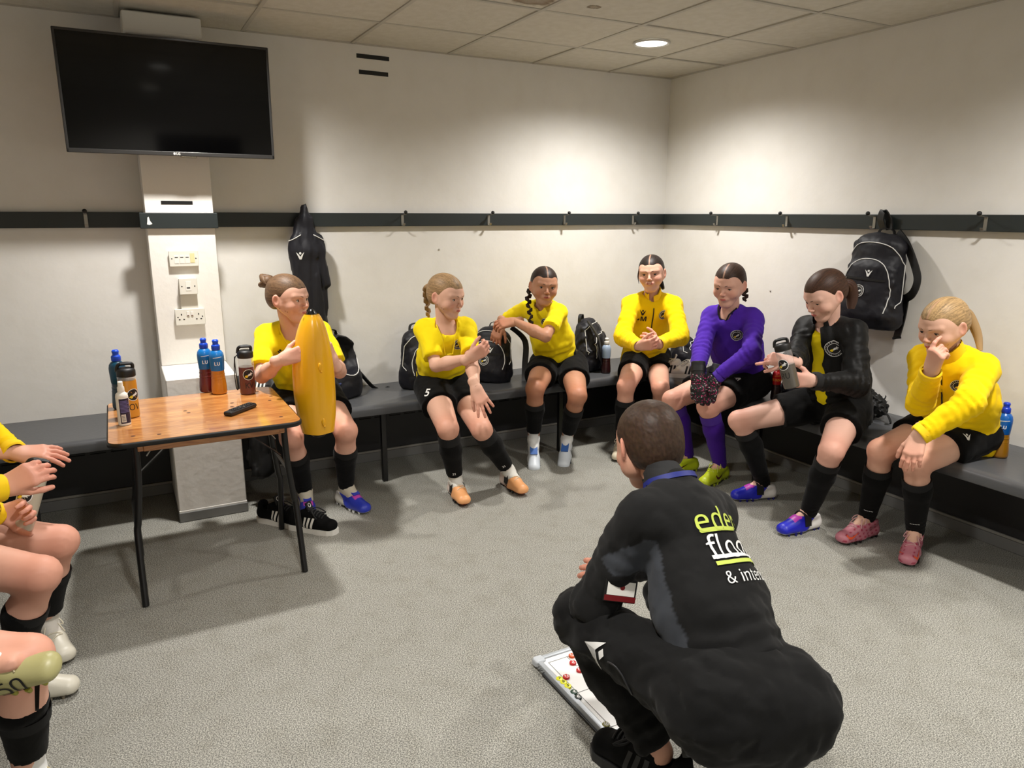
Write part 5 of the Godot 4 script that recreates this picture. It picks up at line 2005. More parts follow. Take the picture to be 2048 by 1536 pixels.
func crest(t: Node, s: Sdf, o: Vector3, n: Vector3, up: Vector3, r: float) -> void:
	var g := Geo.new()
	lay(g, s, ring_tris(0.0, r), o, n, up, 0.0022)
	var root := obj("crest", g, M.print_black, t)
	g = Geo.new()
	var tr := ring_tris(r * 0.93, r)
	tr.append_array(ring_tris(r * 0.63, r * 0.69))
	for k in 22:   # the small lettering round the rim
		var a := TAU * k / 22.0
		if k % 11 == 5:
			continue
		var d := Vector2.from_angle(a)
		var e := d.orthogonal() * r * 0.05
		tr.append([d * r * 0.76 - e, d * r * 0.86 - e, d * r * 0.86 + e])
	tr.append_array(poly_tris(PackedVector2Array(DOG), r * 0.92))
	lay(g, s, tr, o, n, up, 0.0030)
	obj("crest_print", g, M.print_white, root)
	g = Geo.new()
	lay(g, s, poly_tris(PackedVector2Array([Vector2(-0.52, -0.28), Vector2(-0.36, -0.08), Vector2(-0.12, -0.04), Vector2(-0.08, -0.24), Vector2(-0.24, -0.42)]), r * 0.92), o, n, up, 0.0036)
	obj("crest_splash", g, M.print_yellow, root)

func word(t: Node, s: Sdf, txt: String, h: float, o: Vector3, n: Vector3, up: Vector3, m: Material, called := "lettering", bold := false) -> void:
	var g := Geo.new()
	lay(g, s, text_tris(txt, h, bold), o, n, up, 0.0026)
	obj(called, g, m, t)

# ---------------------------------------------------------------- football boots
# local frame: ankle over the origin, sole at y = 0, toe along +z; length about 0.26
func boot_sdf(style: Dictionary) -> Sdf:
	var s := Sdf.new()
	s.cell = 0.0045
	s.cached = "boot%s" % style.get("high", false)
	s.limb(Vector3(0, 0.030, -0.050), Vector3(0, 0.028, 0.06), 0.029, 0.030, 0.0, Vector3.RIGHT, 1.12)
	s.limb(Vector3(0, 0.028, 0.05), Vector3(0, 0.028, 0.155), 0.030, 0.027, 0.015, Vector3.RIGHT, 1.38)
	s.limb(Vector3(0, 0.085, -0.018), Vector3(0, 0.056, 0.075), 0.036, 0.029, 0.02, Vector3.RIGHT, 1.05)
	s.limb(Vector3(0, 0.056, 0.075), Vector3(0, 0.035, 0.145), 0.029, 0.024, 0.015, Vector3.RIGHT, 1.2)
	s.limb(Vector3(0, 0.05, -0.050), Vector3(0, 0.088, -0.044), 0.027, 0.022, 0.02, Vector3.RIGHT, 1.1)
	s.cut(Vector3(0, 0.108 if style.get("high", false) else 0.095, 0), Vector3(0, 1, -0.25), 0.004)
	s.cut(Vector3(0, 0.010, 0), Vector3(0, -1, 0), 0.004)
	var up: Color = lin(style.upper)
	var toe: Color = lin(style.get("toe", style.upper))
	var heel: Color = lin(style.get("heel", style.upper))
	var sole: Color = lin(style.get("sole", Color(0.9, 0.9, 0.9)))
	var acc: Color = lin(style.get("accent", style.upper))
	var mode: String = style.get("mode", "")
	s.paint = func(p: Vector3, _n: Vector3) -> Color:
		if p.y < 0.0155:
			return sole
		var c := up
		if p.z > 0.09:
			c = toe
		if p.z < 0.012 - (p.y - 0.04) * 0.5:
			c = heel
		if mode == "blaze" and absf(p.x - 0.002) < 0.024 and p.z > 0.060 and p.z < 0.108 and p.y > 0.045:
			c = acc
		if mode == "dots" and absf(p.x) > 0.018 and sin(p.z * 160.0 + p.y * 90.0) * sin(p.y * 210.0 - p.z * 40.0) > 0.45:
			c = acc
		return c
	return s

const SWOOSH := [Vector2(-0.5, 0.05), Vector2(-0.42, -0.12), Vector2(-0.28, -0.20), Vector2(-0.10, -0.17), Vector2(0.5, 0.18), Vector2(-0.06, -0.04), Vector2(-0.26, -0.05), Vector2(-0.38, 0.02), Vector2(-0.40, 0.14)]

func boot(t: Node3D, ankle: Vector3, toe: Vector3, style: Dictionary, sd: float, tip := 0.0, sc := 1.0, called := "boot") -> void:
	var d := toe - ankle
	d.y = 0
	d = d.normalized()
	var b := Basis(Vector3.UP.cross(d), Vector3.UP, d)
	b = b * Basis(Vector3(0, 0, 1), deg_to_rad(style.get("roll", 0.0))) * Basis(Vector3(1, 0, 0), deg_to_rad(tip))
	var X := Transform3D(b * Basis.from_scale(Vector3.ONE * sc), Vector3(ankle.x, style.get("lift", 0.0), ankle.z))
	boot_at(t, X, style, sd, called)

func boot_at(t: Node3D, X: Transform3D, style: Dictionary, sd: float, called := "boot") -> void:
	var s := boot_sdf(style)
	var g := Geo.new()
	s.xf = X
	s.mesh_into(g)
	var root := obj(called, g, M.boot, t)
	g = Geo.new()
	g.xf = X
	g.col = lin(style.get("stud", style.get("sole", Color(0.9, 0.9, 0.9))))
	for q in [[-0.026, 0.14], [0.026, 0.14], [-0.036, 0.105], [0.036, 0.105], [-0.034, 0.07], [0.034, 0.07], [-0.02, -0.03], [0.02, -0.03], [-0.02, -0.058], [0.02, -0.058]]:
		g.tube([Vector3(q[0], 0.014, q[1]), Vector3(q[0], 0.0, q[1])], [0.0075, 0.005], 7)
	obj("studs", g, M.boot, root)
	var mk = style.get("laces", null)
	if mk != null:
		g = Geo.new()
		g.xf = X
		for k in 6:
			var z := 0.035 + k * 0.013
			var y := 0.097 - (z - 0.03) * 0.42
			var P := []
			for j in 7:
				var u := -1.0 + j / 3.0
				P.append(Vector3(u * 0.021, 0, z + u * 0.006 * (1 if k % 2 == 0 else -1)))
			for j in 7:
				var h := s.march(Vector3(P[j].x, 0.2, P[j].z), Vector3.DOWN, 0.3)
				P[j].y = h.y + 0.0016
			g.tube(P, 0.0022, 5)
		if style.get("bow", true):
			for q in [-1.0, 1.0]:
				g.tube(bez([Vector3(0, 0.112, 0.022), Vector3(0.028 * q, 0.115, 0.038), Vector3(0.038 * q, 0.095, 0.055), Vector3(0.02 * q, 0.100, 0.038), Vector3(0, 0.110, 0.026)], 5), 0.0022, 5)
				g.tube(bez([Vector3(0, 0.110, 0.026), Vector3(0.02 * q, 0.105, 0.058), Vector3(0.034 * q, 0.075, 0.075)], 5), 0.002, 5)
		obj("laces", g, mat(mk, 0.8), root)
	if style.has("flap"):     # fold-over tongue
		g = Geo.new()
		g.xf = X
		var P := []
		for k in 7:
			var z := 0.018 + k * 0.0125
			var h := s.march(Vector3(0, 0.25, z), Vector3.DOWN, 0.3)
			P.append(Vector3(0, h.y + 0.005, z))
		P.push_front(Vector3(0, P[0].y + 0.016, 0.005))
		g.strap(P, style.get("flap_w", 0.046), 0.006, Vector3.RIGHT)
		obj("tongue_flap", g, mat(style.flap, 0.6), root)
	if style.has("strap"):    # band across the instep
		g = Geo.new()
		g.xf = X
		var R := []
		for j in 11:
			var a := PI * (-0.05 + 1.1 * j / 10.0)
			var dir := Vector3(cos(a), sin(a), 0)
			var h := s.march(Vector3(0, 0.045, 0.032) + dir * 0.15, -dir, 0.2)
			R.append(h + dir * 0.003)
		g.strap(R, style.get("strap_w", 0.04), 0.004, Vector3(0, 0, 1))
		obj("strap", g, mat(style.strap, 0.6), root)
	if style.has("swoosh"):
		g = Geo.new()
		g.xf = X
		var L := style.get("swoosh_len", 0.075)
		for q in [-1.0, 1.0]:
			lay(g, s, poly_tris(PackedVector2Array(SWOOSH), L, Vector2.ZERO), Vector3(0.03 * q, 0.045, style.get("swoosh_z", 0.11)), Vector3(q, 0.55, 0.15), Vector3.UP, 0.0012, 0.2)
		obj("side_mark", g, mat(style.swoosh, 0.5), root)
	if style.has("stripes"):
		g = Geo.new()
		g.xf = X
		for q in [-1.0, 1.0]:
			for k in 3:
				lay(g, s, poly_tris(PackedVector2Array([Vector2(-0.004, -0.022), Vector2(0.004, -0.022), Vector2(0.010, 0.02), Vector2(0.002, 0.02)]), 1.0, Vector2((k - 1) * 0.017 , 0)), Vector3(0.03 * q, 0.045, 0.03), Vector3(q, 0.25, 0), Vector3.UP, 0.0012, 0.2)
		obj("side_stripe", g, mat(style.stripes, 0.5), root)

# joints of every figure, in metres
const JOINTS := {
	"g1": {"ankL": Vector3(-2.713, 0.098, 0.758), "ankR": Vector3(-2.922, 0.104, 0.722), "toeL": Vector3(-2.651, 0.029, 0.923), "toeR": Vector3(-2.939, 0.023, 0.897), "kneeL": Vector3(-2.740, 0.467, 0.914), "kneeR": Vector3(-3.005, 0.461, 0.885), "hip": Vector3(-2.836, 0.568, 0.450), "hipL": Vector3(-2.754, 0.569, 0.499), "hipR": Vector3(-2.926, 0.569, 0.479), "neck": Vector3(-2.928, 0.977, 0.686), "shL": Vector3(-2.776, 0.969, 0.700), "shR": Vector3(-3.064, 0.958, 0.602), "elR": Vector3(-3.106, 0.762, 0.783), "wrR": Vector3(-3.034, 0.873, 0.976), "haR": Vector3(-2.986, 0.901, 1.027), "elL": Vector3(-2.750, 0.770, 0.885), "wrL": Vector3(-2.827, 0.862, 1.089), "haL": Vector3(-2.863, 0.921, 1.125), "head": Vector3(-2.943, 1.129, 0.726)},
	"g2": {"ankR": Vector3(-2.138, 0.090, 0.909), "ankL": Vector3(-1.806, 0.093, 0.919), "toeR": Vector3(-2.162, 0.001, 1.102), "toeL": Vector3(-1.803, 0.007, 1.110), "kneeR": Vector3(-2.223, 0.434, 1.013), "kneeL": Vector3(-2.019, 0.398, 0.997), "hip": Vector3(-2.054, 0.551, 0.498), "hipR": Vector3(-2.136, 0.562, 0.589), "hipL": Vector3(-1.977, 0.562, 0.584), "neck": Vector3(-2.113, 0.951, 0.758), "shR": Vector3(-2.217, 0.936, 0.663), "shL": Vector3(-1.967, 0.941, 0.741), "elR": Vector3(-2.204, 0.736, 0.821), "wrR": Vector3(-2.093, 0.803, 1.018), "haR": Vector3(-2.036, 0.816, 0.965), "elL": Vector3(-2.047, 0.768, 0.936), "wrL": Vector3(-2.120, 0.676, 1.140), "haL": Vector3(-2.125, 0.626, 1.202), "head": Vector3(-2.120, 1.106, 0.781)},
	"g3": {"ankR": Vector3(-1.450, 0.131, 0.577), "ankL": Vector3(-1.234, 0.119, 0.628), "toeR": Vector3(-1.524, 0.021, 0.715), "toeL": Vector3(-1.333, 0.033, 0.753), "kneeR": Vector3(-1.508, 0.503, 0.690), "kneeL": Vector3(-1.283, 0.461, 0.819), "hip": Vector3(-1.154, 0.564, 0.387), "hipR": Vector3(-1.246, 0.570, 0.369), "hipL": Vector3(-1.100, 0.570, 0.459), "neck": Vector3(-1.323, 0.986, 0.467), "shR": Vector3(-1.381, 0.965, 0.333), "shL": Vector3(-1.285, 0.965, 0.605), "elR": Vector3(-1.447, 0.818, 0.126), "wrR": Vector3(-1.562, 0.856, 0.329), "haR": Vector3(-1.612, 0.830, 0.388), "elL": Vector3(-1.467, 0.829, 0.738), "wrL": Vector3(-1.563, 0.898, 0.531), "haL": Vector3(-1.607, 0.887, 0.461), "head": Vector3(-1.370, 1.108, 0.549)},
	"g4": {"hip": Vector3(-0.514, 0.570, 0.467), "hipR": Vector3(-0.598, 0.569, 0.513), "hipL": Vector3(-0.424, 0.570, 0.490), "kneeR": Vector3(-0.904, 0.476, 0.799), "kneeL": Vector3(-0.649, 0.443, 0.828), "ankR": Vector3(-0.871, 0.087, 0.729), "ankL": Vector3(-0.502, 0.094, 0.689), "toeR": Vector3(-0.996, 0.033, 0.854), "toeL": Vector3(-0.606, 0.035, 0.829), "neck": Vector3(-0.591, 1.017, 0.629), "shR": Vector3(-0.732, 0.980, 0.572), "shL": Vector3(-0.464, 0.978, 0.715), "elR": Vector3(-0.860, 0.772, 0.688), "elL": Vector3(-0.555, 0.779, 0.881), "wrR": Vector3(-0.908, 0.754, 0.917), "wrL": Vector3(-0.782, 0.762, 0.952), "haR": Vector3(-0.910, 0.773, 0.992), "haL": Vector3(-0.859, 0.782, 0.960), "head": Vector3(-0.629, 1.167, 0.659)},
	"g5": {"ankR": Vector3(-0.713, 0.111, 1.186), "ankL": Vector3(-0.650, 0.099, 1.400), "toeR": Vector3(-0.701, 0.018, 1.039), "toeL": Vector3(-0.818, 0.032, 1.443), "kneeR": Vector3(-0.877, 0.478, 1.214), "kneeL": Vector3(-0.798, 0.474, 1.422), "hip": Vector3(-0.397, 0.568, 1.278), "hipR": Vector3(-0.461, 0.570, 1.209), "hipL": Vector3(-0.388, 0.570, 1.368), "neck": Vector3(-0.597, 1.009, 1.335), "shR": Vector3(-0.620, 0.969, 1.188), "shL": Vector3(-0.529, 0.983, 1.476), "elR": Vector3(-0.775, 0.783, 1.316), "elL": Vector3(-0.693, 0.817, 1.617), "wrR": Vector3(-0.924, 0.681, 1.468), "wrL": Vector3(-0.829, 0.660, 1.498), "haR": Vector3(-0.959, 0.608, 1.471), "haL": Vector3(-0.871, 0.593, 1.472), "head": Vector3(-0.647, 1.154, 1.374)},
	"g6": {"ankR": Vector3(-0.644, 0.093, 1.729), "ankL": Vector3(-0.760, 0.091, 2.133), "toeR": Vector3(-0.810, 0.036, 1.671), "toeL": Vector3(-0.936, 0.038, 2.119), "kneeR": Vector3(-0.820, 0.463, 1.695), "kneeL": Vector3(-0.830, 0.468, 2.282), "hip": Vector3(-0.421, 0.565, 1.992), "hipR": Vector3(-0.451, 0.570, 1.900), "hipL": Vector3(-0.460, 0.570, 2.078), "neck": Vector3(-0.588, 1.020, 1.995), "shR": Vector3(-0.569, 0.991, 1.839), "shL": Vector3(-0.570, 1.010, 2.148), "elR": Vector3(-0.759, 0.838, 1.970), "wrR": Vector3(-0.954, 0.875, 2.104), "haR": Vector3(-1.026, 0.900, 2.125), "elL": Vector3(-0.646, 0.757, 2.247), "wrL": Vector3(-0.876, 0.787, 2.179), "haL": Vector3(-0.955, 0.805, 2.182), "head": Vector3(-0.659, 1.161, 2.024)},
	"g7": {"ankR": Vector3(-0.585, 0.110, 2.331), "ankL": Vector3(-0.537, 0.116, 2.547), "toeR": Vector3(-0.753, 0.023, 2.325), "toeL": Vector3(-0.684, 0.019, 2.619), "kneeR": Vector3(-0.660, 0.480, 2.413), "kneeL": Vector3(-0.669, 0.478, 2.590), "hip": Vector3(-0.269, 0.567, 2.534), "hipR": Vector3(-0.268, 0.570, 2.447), "hipL": Vector3(-0.277, 0.570, 2.617), "neck": Vector3(-0.514, 0.946, 2.596), "shR": Vector3(-0.513, 0.926, 2.448), "shL": Vector3(-0.495, 0.924, 2.729), "elR": Vector3(-0.655, 0.748, 2.567), "wrR": Vector3(-0.768, 0.916, 2.662), "haR": Vector3(-0.715, 0.970, 2.646), "elL": Vector3(-0.714, 0.805, 2.801), "wrL": Vector3(-0.864, 0.666, 2.708), "haL": Vector3(-0.926, 0.626, 2.720), "head": Vector3(-0.591, 1.078, 2.580)},
	"co": {"ankL": Vector3(-2.504, 0.105, 3.117), "toeL": Vector3(-2.561, 0.018, 2.971), "kneeL": Vector3(-2.640, 0.451, 2.917), "ankR": Vector3(-2.307, 0.149, 3.298), "toeR": Vector3(-2.213, 0.026, 3.179), "hip": Vector3(-2.475, 0.408, 3.362), "hipL": Vector3(-2.572, 0.444, 3.374), "hipR": Vector3(-2.391, 0.411, 3.418), "neck": Vector3(-2.419, 0.820, 3.015), "shL": Vector3(-2.582, 0.812, 3.063), "shR": Vector3(-2.264, 0.742, 3.013), "elL": Vector3(-2.641, 0.525, 2.985), "head": Vector3(-2.384, 0.894, 2.861), "kneeR": Vector3(-2.393, 0.420, 2.952)},
	"l2": {"ankL": Vector3(-4.038, 0.095, 1.549), "toeL": Vector3(-3.976, 0.034, 1.707), "kneeL": Vector3(-3.947, 0.457, 1.715), "kneeR": Vector3(-3.981, 0.478, 2.004), "ankR": Vector3(-4.106, 0.108, 1.860), "toeR": Vector3(-4.042, 0.031, 2.014), "hip": Vector3(-4.392, 0.570, 1.733), "hipL": Vector3(-4.356, 0.570, 1.646), "hipR": Vector3(-4.360, 0.570, 1.822), "wrL": Vector3(-4.078, 0.572, 1.641), "haL": Vector3(-4.028, 0.567, 1.703), "wrR": Vector3(-4.035, 0.768, 2.005), "haR": Vector3(-3.990, 0.799, 2.062)},
	"l3": {"kneeR": Vector3(-3.972, 0.486, 2.503), "ankR": Vector3(-4.023, 0.098, 2.390), "toeR": Vector3(-3.945, 0.031, 2.543), "hipR": Vector3(-4.372, 0.569, 2.365)},
	"l1": {"elR": Vector3(-4.158, 0.800, 1.410), "wrR": Vector3(-4.044, 0.756, 1.599), "haR": Vector3(-3.983, 0.765, 1.676)},
}

var last := {}

func vr(p: Vector3, v: Vector3) -> Vector3:   # viewer's right, up, toward the viewer -> world
	var to := CAM - p
	to.y = 0
	to = to.normalized()
	return (Vector3.UP.cross(to) * v.x + Vector3.UP * v.y + to * v.z).normalized()

func cloth(color: Color, rough := 0.85, rim := 0.08) -> StandardMaterial3D:
	var m := vmat(rough, 0.3)
	m.rim_enabled = true
	m.rim = rim
	m.rim_tint = 0.6
	m.normal_enabled = true
	m.normal_texture = M.weave
	m.normal_scale = 0.25
	tripl(m, 22.0)
	m.resource_name = color.to_html()
	return m

func people_materials() -> void:
	M.weave = noise_tex(0.25, 256, [], FastNoiseLite.TYPE_SIMPLEX, 2, 77, true, 3.0)
	M.skin = vmat(0.52, 0.4)
	M.eye = vmat(0.12, 0.5)
	M.lash = mat(Color(0.06, 0.045, 0.04), 0.8)
	M.boot = vmat(0.42, 0.5)
	M.hair = vmat(0.52, 0.35)
	M.cloth = cloth(Color.WHITE)
	M.shell = cloth(Color.GRAY, 0.55, 0.06)
	M.print_black = mat(Color(0.02, 0.02, 0.022), 0.6)
	M.print_white = mat(Color(0.88, 0.88, 0.87), 0.6)
	M.print_yellow = mat(Color(0.90, 0.78, 0.10), 0.6)

func limb_hand(g: Geo, t: Node3D, J: Dictionary, side: String, o: Dictionary, hs: float) -> void:
	var h: Dictionary = o.get("h" + side, {})
	var wr: Vector3 = J["wr" + side]
	var base: Vector3 = J.base
	var sd := 1.0 if side == "R" else -1.0
	var dir: Vector3 = (J["ha" + side] - wr).normalized()
	if h.has("dir"):
		dir = vr(wr + base, h.dir)
	var dor := vr(wr + base, h.get("dor", Vector3(0, 0.5, 0.8)))
	var s := hand_sdf(sd, h)
	var X := Transform3D(frame(dir, dor) * Basis.from_scale(Vector3.ONE * hs), wr)
	s.xf = X
	if h.has("glove"):
		for k in s.ra.size():
			s.ra[k] += 0.0055
		s.limb(Vector3(0, 0, -0.075), Vector3(0, 0, 0.02), 0.033, 0.031, 0.01, Vector3.RIGHT, 1.2, 0, false, true)
		s.lo -= Vector3.ONE * 0.01
		s.hi += Vector3.ONE * 0.01
		var nz := fnoise(60.0, 9)
		var nz2 := fnoise(45.0, 19, true)
		s.paint = func(p: Vector3, n: Vector3) -> Color:
			if p.z < -0.002:
				return Color(0.012, 0.012, 0.013)
			if n.y > 0.1 and nz2.get_noise_3dv(p) > 0.72:
				return lin(Color(0.75, 0.16, 0.42)) if nz.get_noise_3dv(p) > -0.15 else lin(Color(0.85, 0.85, 0.85))
			return Color(0.014, 0.012, 0.013)
		var gg := Geo.new()
		s.mesh_into(gg)
		var gl := obj("goalkeeper_glove", gg, M.rubber_v, t)
		gg = Geo.new()
		gg.xf = X
		var ring := []
		for j in 17:
			var a := TAU * j / 16
			ring.append(Vector3(cos(a) * 0.041, sin(a) * 0.034, -0.035))
		gg.strap(ring, 0.03, 0.004, Vector3(0, 0, 1))
		obj("wrist_strap", gg, M.black, gl)
	else:
		s.base = lin(o.skin)
		var tone := lin(o.skin)
		var red := lin(Color(o.skin.r, o.skin.g * 0.84, o.skin.b * 0.82))
		s.paint = func(p: Vector3, _n: Vector3) -> Color:
			return tone.lerp(red, clampf(p.z / 0.13, 0, 1) * 0.7)
		s.mesh_into(g)
		# nails
		if h.get("nails", false):
			pass

# one seated player (or any full figure); o holds pose, clothes and look
func player(id: String, o: Dictionary) -> Node3D:
	var J: Dictionary = JOINTS[id].duplicate()
	for k in o.get("fix", {}):
		J[k] = o.fix[k]
	var base := Vector3(J.hip.x, 0, J.hip.z)
	for k in J:
		J[k] = J[k] - base
	J.base = base
	var t := thing("person", o.label, "person", base)
	var z: float = o.get("z", 1.0)                    # build
	var up: Vector3 = (J.neck - J.hip).normalized()
	var lp: Vector3 = (J.hipL - J.hipR).normalized()
	var ls: Vector3 = (J.shL - J.shR).normalized()
	var fp: Vector3 = lp.cross(up).normalized()
	var fs: Vector3 = ls.cross(up).normalized()
	var hl: Vector3 = J.hip
	var nk: Vector3 = J.neck
	var mid: Vector3 = hl.lerp(nk, 0.45)
	var hb := head_basis(J.head + base, o.yaw, o.down, o.get("roll", 0.0))
	var hs: float = o.get("hs", 1.06)
	var HX := Transform3D(hb, J.head)
	J.up = up
	J.fs = fs
	J.ls = ls
	# ---------- skin
	var s := Sdf.new()
	s.cell = 0.0105
	s.base = lin(o.skin)
	s.limb(hl, mid, 0.098 * z, 0.085 * z, 0.03, lp, 1.3)
	s.limb(mid, nk - up * 0.08, 0.085 * z, 0.082 * z, 0.04, ls, 1.4)
	s.limb(J.shR.lerp(J.shL, 0.15) - up * 0.035, J.shL.lerp(J.shR, 0.15) - up * 0.035, 0.036, 0.036, 0.04)
	var hx: Vector3 = J.head + hb * Vector3(0, -0.055, -0.012)
	s.limb(nk - up * 0.04, hx, 0.052 * z, 0.046 * z, 0.03)
	for q in ["R", "L"]:
		s.limb(J["sh" + q].lerp(J.shR.lerp(J.shL, 0.5), 0.10) - up * 0.024, J["el" + q], 0.035 * z, 0.034 * z, 0.02)
		var el: Vector3 = J["el" + q]
		var wr: Vector3 = J["wr" + q]
		s.limb(el, el.lerp(wr, 0.35), 0.035 * z, 0.036 * z, 0.01)
		s.limb(el.lerp(wr, 0.35), wr, 0.036 * z, 0.0235 * z, 0.02)
		var hp: Vector3 = J["hip" + q]
		var kn: Vector3 = J["knee" + q]
		var an: Vector3 = J["ank" + q]
		var sh := (an - kn).normalized()
		var th := (kn - hp).normalized()
		var bk := (-th + th.project(sh)).normalized() if absf(th.dot(sh)) < 0.97 else -fp
		s.limb(hp, kn, 0.088 * z, 0.058 * z, 0.03)
		s.ell(kn + (th - sh).normalized() * 0.018, Vector3(0.042, 0.042, 0.042) * z, 0.025)
		s.limb(kn, kn.lerp(an, 0.36) + bk * 0.012, 0.050 * z, 0.053 * z, 0.02)
		s.limb(kn.lerp(an, 0.36) + bk * 0.012, an, 0.053 * z, 0.034, 0.02)
		s.limb(an, an.lerp(J["toe" + q] - Vector3(0, 0.006, 0), 0.55), 0.031, 0.020, 0.02)
	var kl: Vector3 = J.kneeL
	var kr: Vector3 = J.kneeR
	var t0 := lin(o.skin)
	var t1 := lin(Color(o.skin.r, o.skin.g * 0.84, o.skin.b * 0.80))
	s.paint = func(p: Vector3, _n: Vector3) -> Color:
		var d := minf(p.distance_to(kl), p.distance_to(kr))
		return t0.lerp(t1, 0.75 * exp(-d * d / 0.006))
	var g := Geo.new()
	s.mesh_into(g)
	var hsd := head_sdf(o.get("male", false))
	hsd.xf = Transform3D(hb * Basis.from_scale(Vector3.ONE * hs), J.head)
	hsd.paint = skin_paint(o.skin)
	hsd.mesh_into(g)
	for q in ["R", "L"]:
		limb_hand(g, t, J, q, o, o.get("hand", 1.0))
	obj("body", g, M.skin, t)
	# ---------- hair and face
	var hr := hair_sdf(o.style, o.hair, o.get("part", true))
	hr.xf = hsd.xf
	g = Geo.new()
	hr.mesh_into(g)
	g.xf = hsd.xf
	hair_extra(g, o)
	obj("hair", g, M.hair, t)
	if not o.get("no_face", false):
		face_parts(t, HX, hs, o)
	# ---------- clothes
	top(t, J, o, up, lp, ls, fp, fs, mid)
	if o.get("trousers", false):
		trousers(t, J, o, z, lp, fp, up)
		return t
	shorts(t, J, o, z, lp, fp, up)
	for q in ["R", "L"]:
		leg_wear(t, J, o, q, z, fp)
	return t

func trousers(t: Node3D, J: Dictionary, o: Dictionary, z: float, lp: Vector3, fp: Vector3, up: Vector3) -> void:
	var s := Sdf.new()
	s.cell = 0.0085
	s.noise = fnoise(7.0, 15, true, 3)
	s.amp = 0.011
	s.base = Color(0.0065, 0.0065, 0.007)
	s.limb(J.hipR, J.hipL, 0.125, 0.125, 0.02)
	s.limb(J.hip - fp * 0.03 - up * 0.02, J.hip + up * 0.06, 0.125, 0.12, 0.05, lp, 1.2)
	for q in ["R", "L"]:
		var hp: Vector3 = J["hip" + q]
		var kn: Vector3 = J["knee" + q]
		var an: Vector3 = J["ank" + q]
		var sh := (an - kn).normalized()
		s.limb(hp, kn, 0.108, 0.080, 0.04)
		s.limb(kn, kn.lerp(an, 0.4) - fp * 0.01, 0.078, 0.080, 0.02)
		s.limb(kn.lerp(an, 0.4) - fp * 0.01, an.lerp(kn, 0.04), 0.080, 0.060, 0.03, Vector3.ZERO, 1.0, 0, true)
		s.folds.append([kn - (kn - hp).normalized() * 0.03, sh, 0.14, 0.005, 0.05])
		s.folds.append([an.lerp(kn, 0.15), sh, 0.14, 0.006, 0.045])
	var g := Geo.new()
	s.mesh_into(g)
	var root := obj("trousers", g, M.cloth, t)
	# white maker's mark on the thigh, and the pocket zip
	var b: Vector3 = J.base
	g = Geo.new()
	var P := Vector3(-2.68, 0.44, 3.06) - b
	var n := vr(P + b, Vector3(-0.25, 0.55, 0.8))
	var tr := poly_tris(PackedVector2Array([Vector2(-0.034, 0.010), Vector2(0.034, 0.022), Vector2(0.004, -0.002), Vector2(0.020, -0.044), Vector2(0.012, -0.036)]))
	tr.append_array(poly_tris(PackedVector2Array([Vector2(-0.034, 0.010), Vector2(0.004, -0.002), Vector2(0.012, -0.036)])))
	tr.append_array(poly_tris(PackedVector2Array([Vector2(0.016, -0.004), Vector2(0.028, 0.006), Vector2(0.034, -0.010), Vector2(0.022, -0.022)])))
	lay(g, s, tr, P, n, vr(P + b, Vector3(0.1, 0.9, -0.2)), 0.003, 0.5)
	obj("thigh_mark", g, M.print_white, root)
	g = Geo.new()
	var Q := []
	for k in 9:
		var u := k / 8.0
		var w := vr(b, Vector3(1, 0, 0)) * (0.045 + 0.07 * u) + Vector3.UP * (-0.03 - 0.075 * u + 0.02 * sin(u * PI))
		Q.append(s.march(P + w + n * 0.25, -n, 0.6) + n * 0.002)
	g.tube(Q, 0.0028, 6)
	obj("pocket_zip", g, mat(Color(0.10, 0.10, 0.11), 0.5), root)
	for q in ["R", "L"]:
		var an: Vector3 = J["ank" + q]
		var d: Vector3 = J["toe" + q] - an
		d.y = 0
		var X := Transform3D(Basis(Vector3.UP, atan2(d.x, d.z)) * Basis(Vector3.RIGHT, deg_to_rad(22.0 if q == "R" else 0.0)) * Basis.from_scale(Vector3.ONE * 1.16), Vector3(an.x, 0.055 if q == "R" else 0.0, an.z))
		sneaker(t, X, Color(0.045, 0.045, 0.047), Color(0.42, 0.42, 0.42) if q == "R" else Color(0.10, 0.10, 0.10), Color(0.05, 0.05, 0.05))

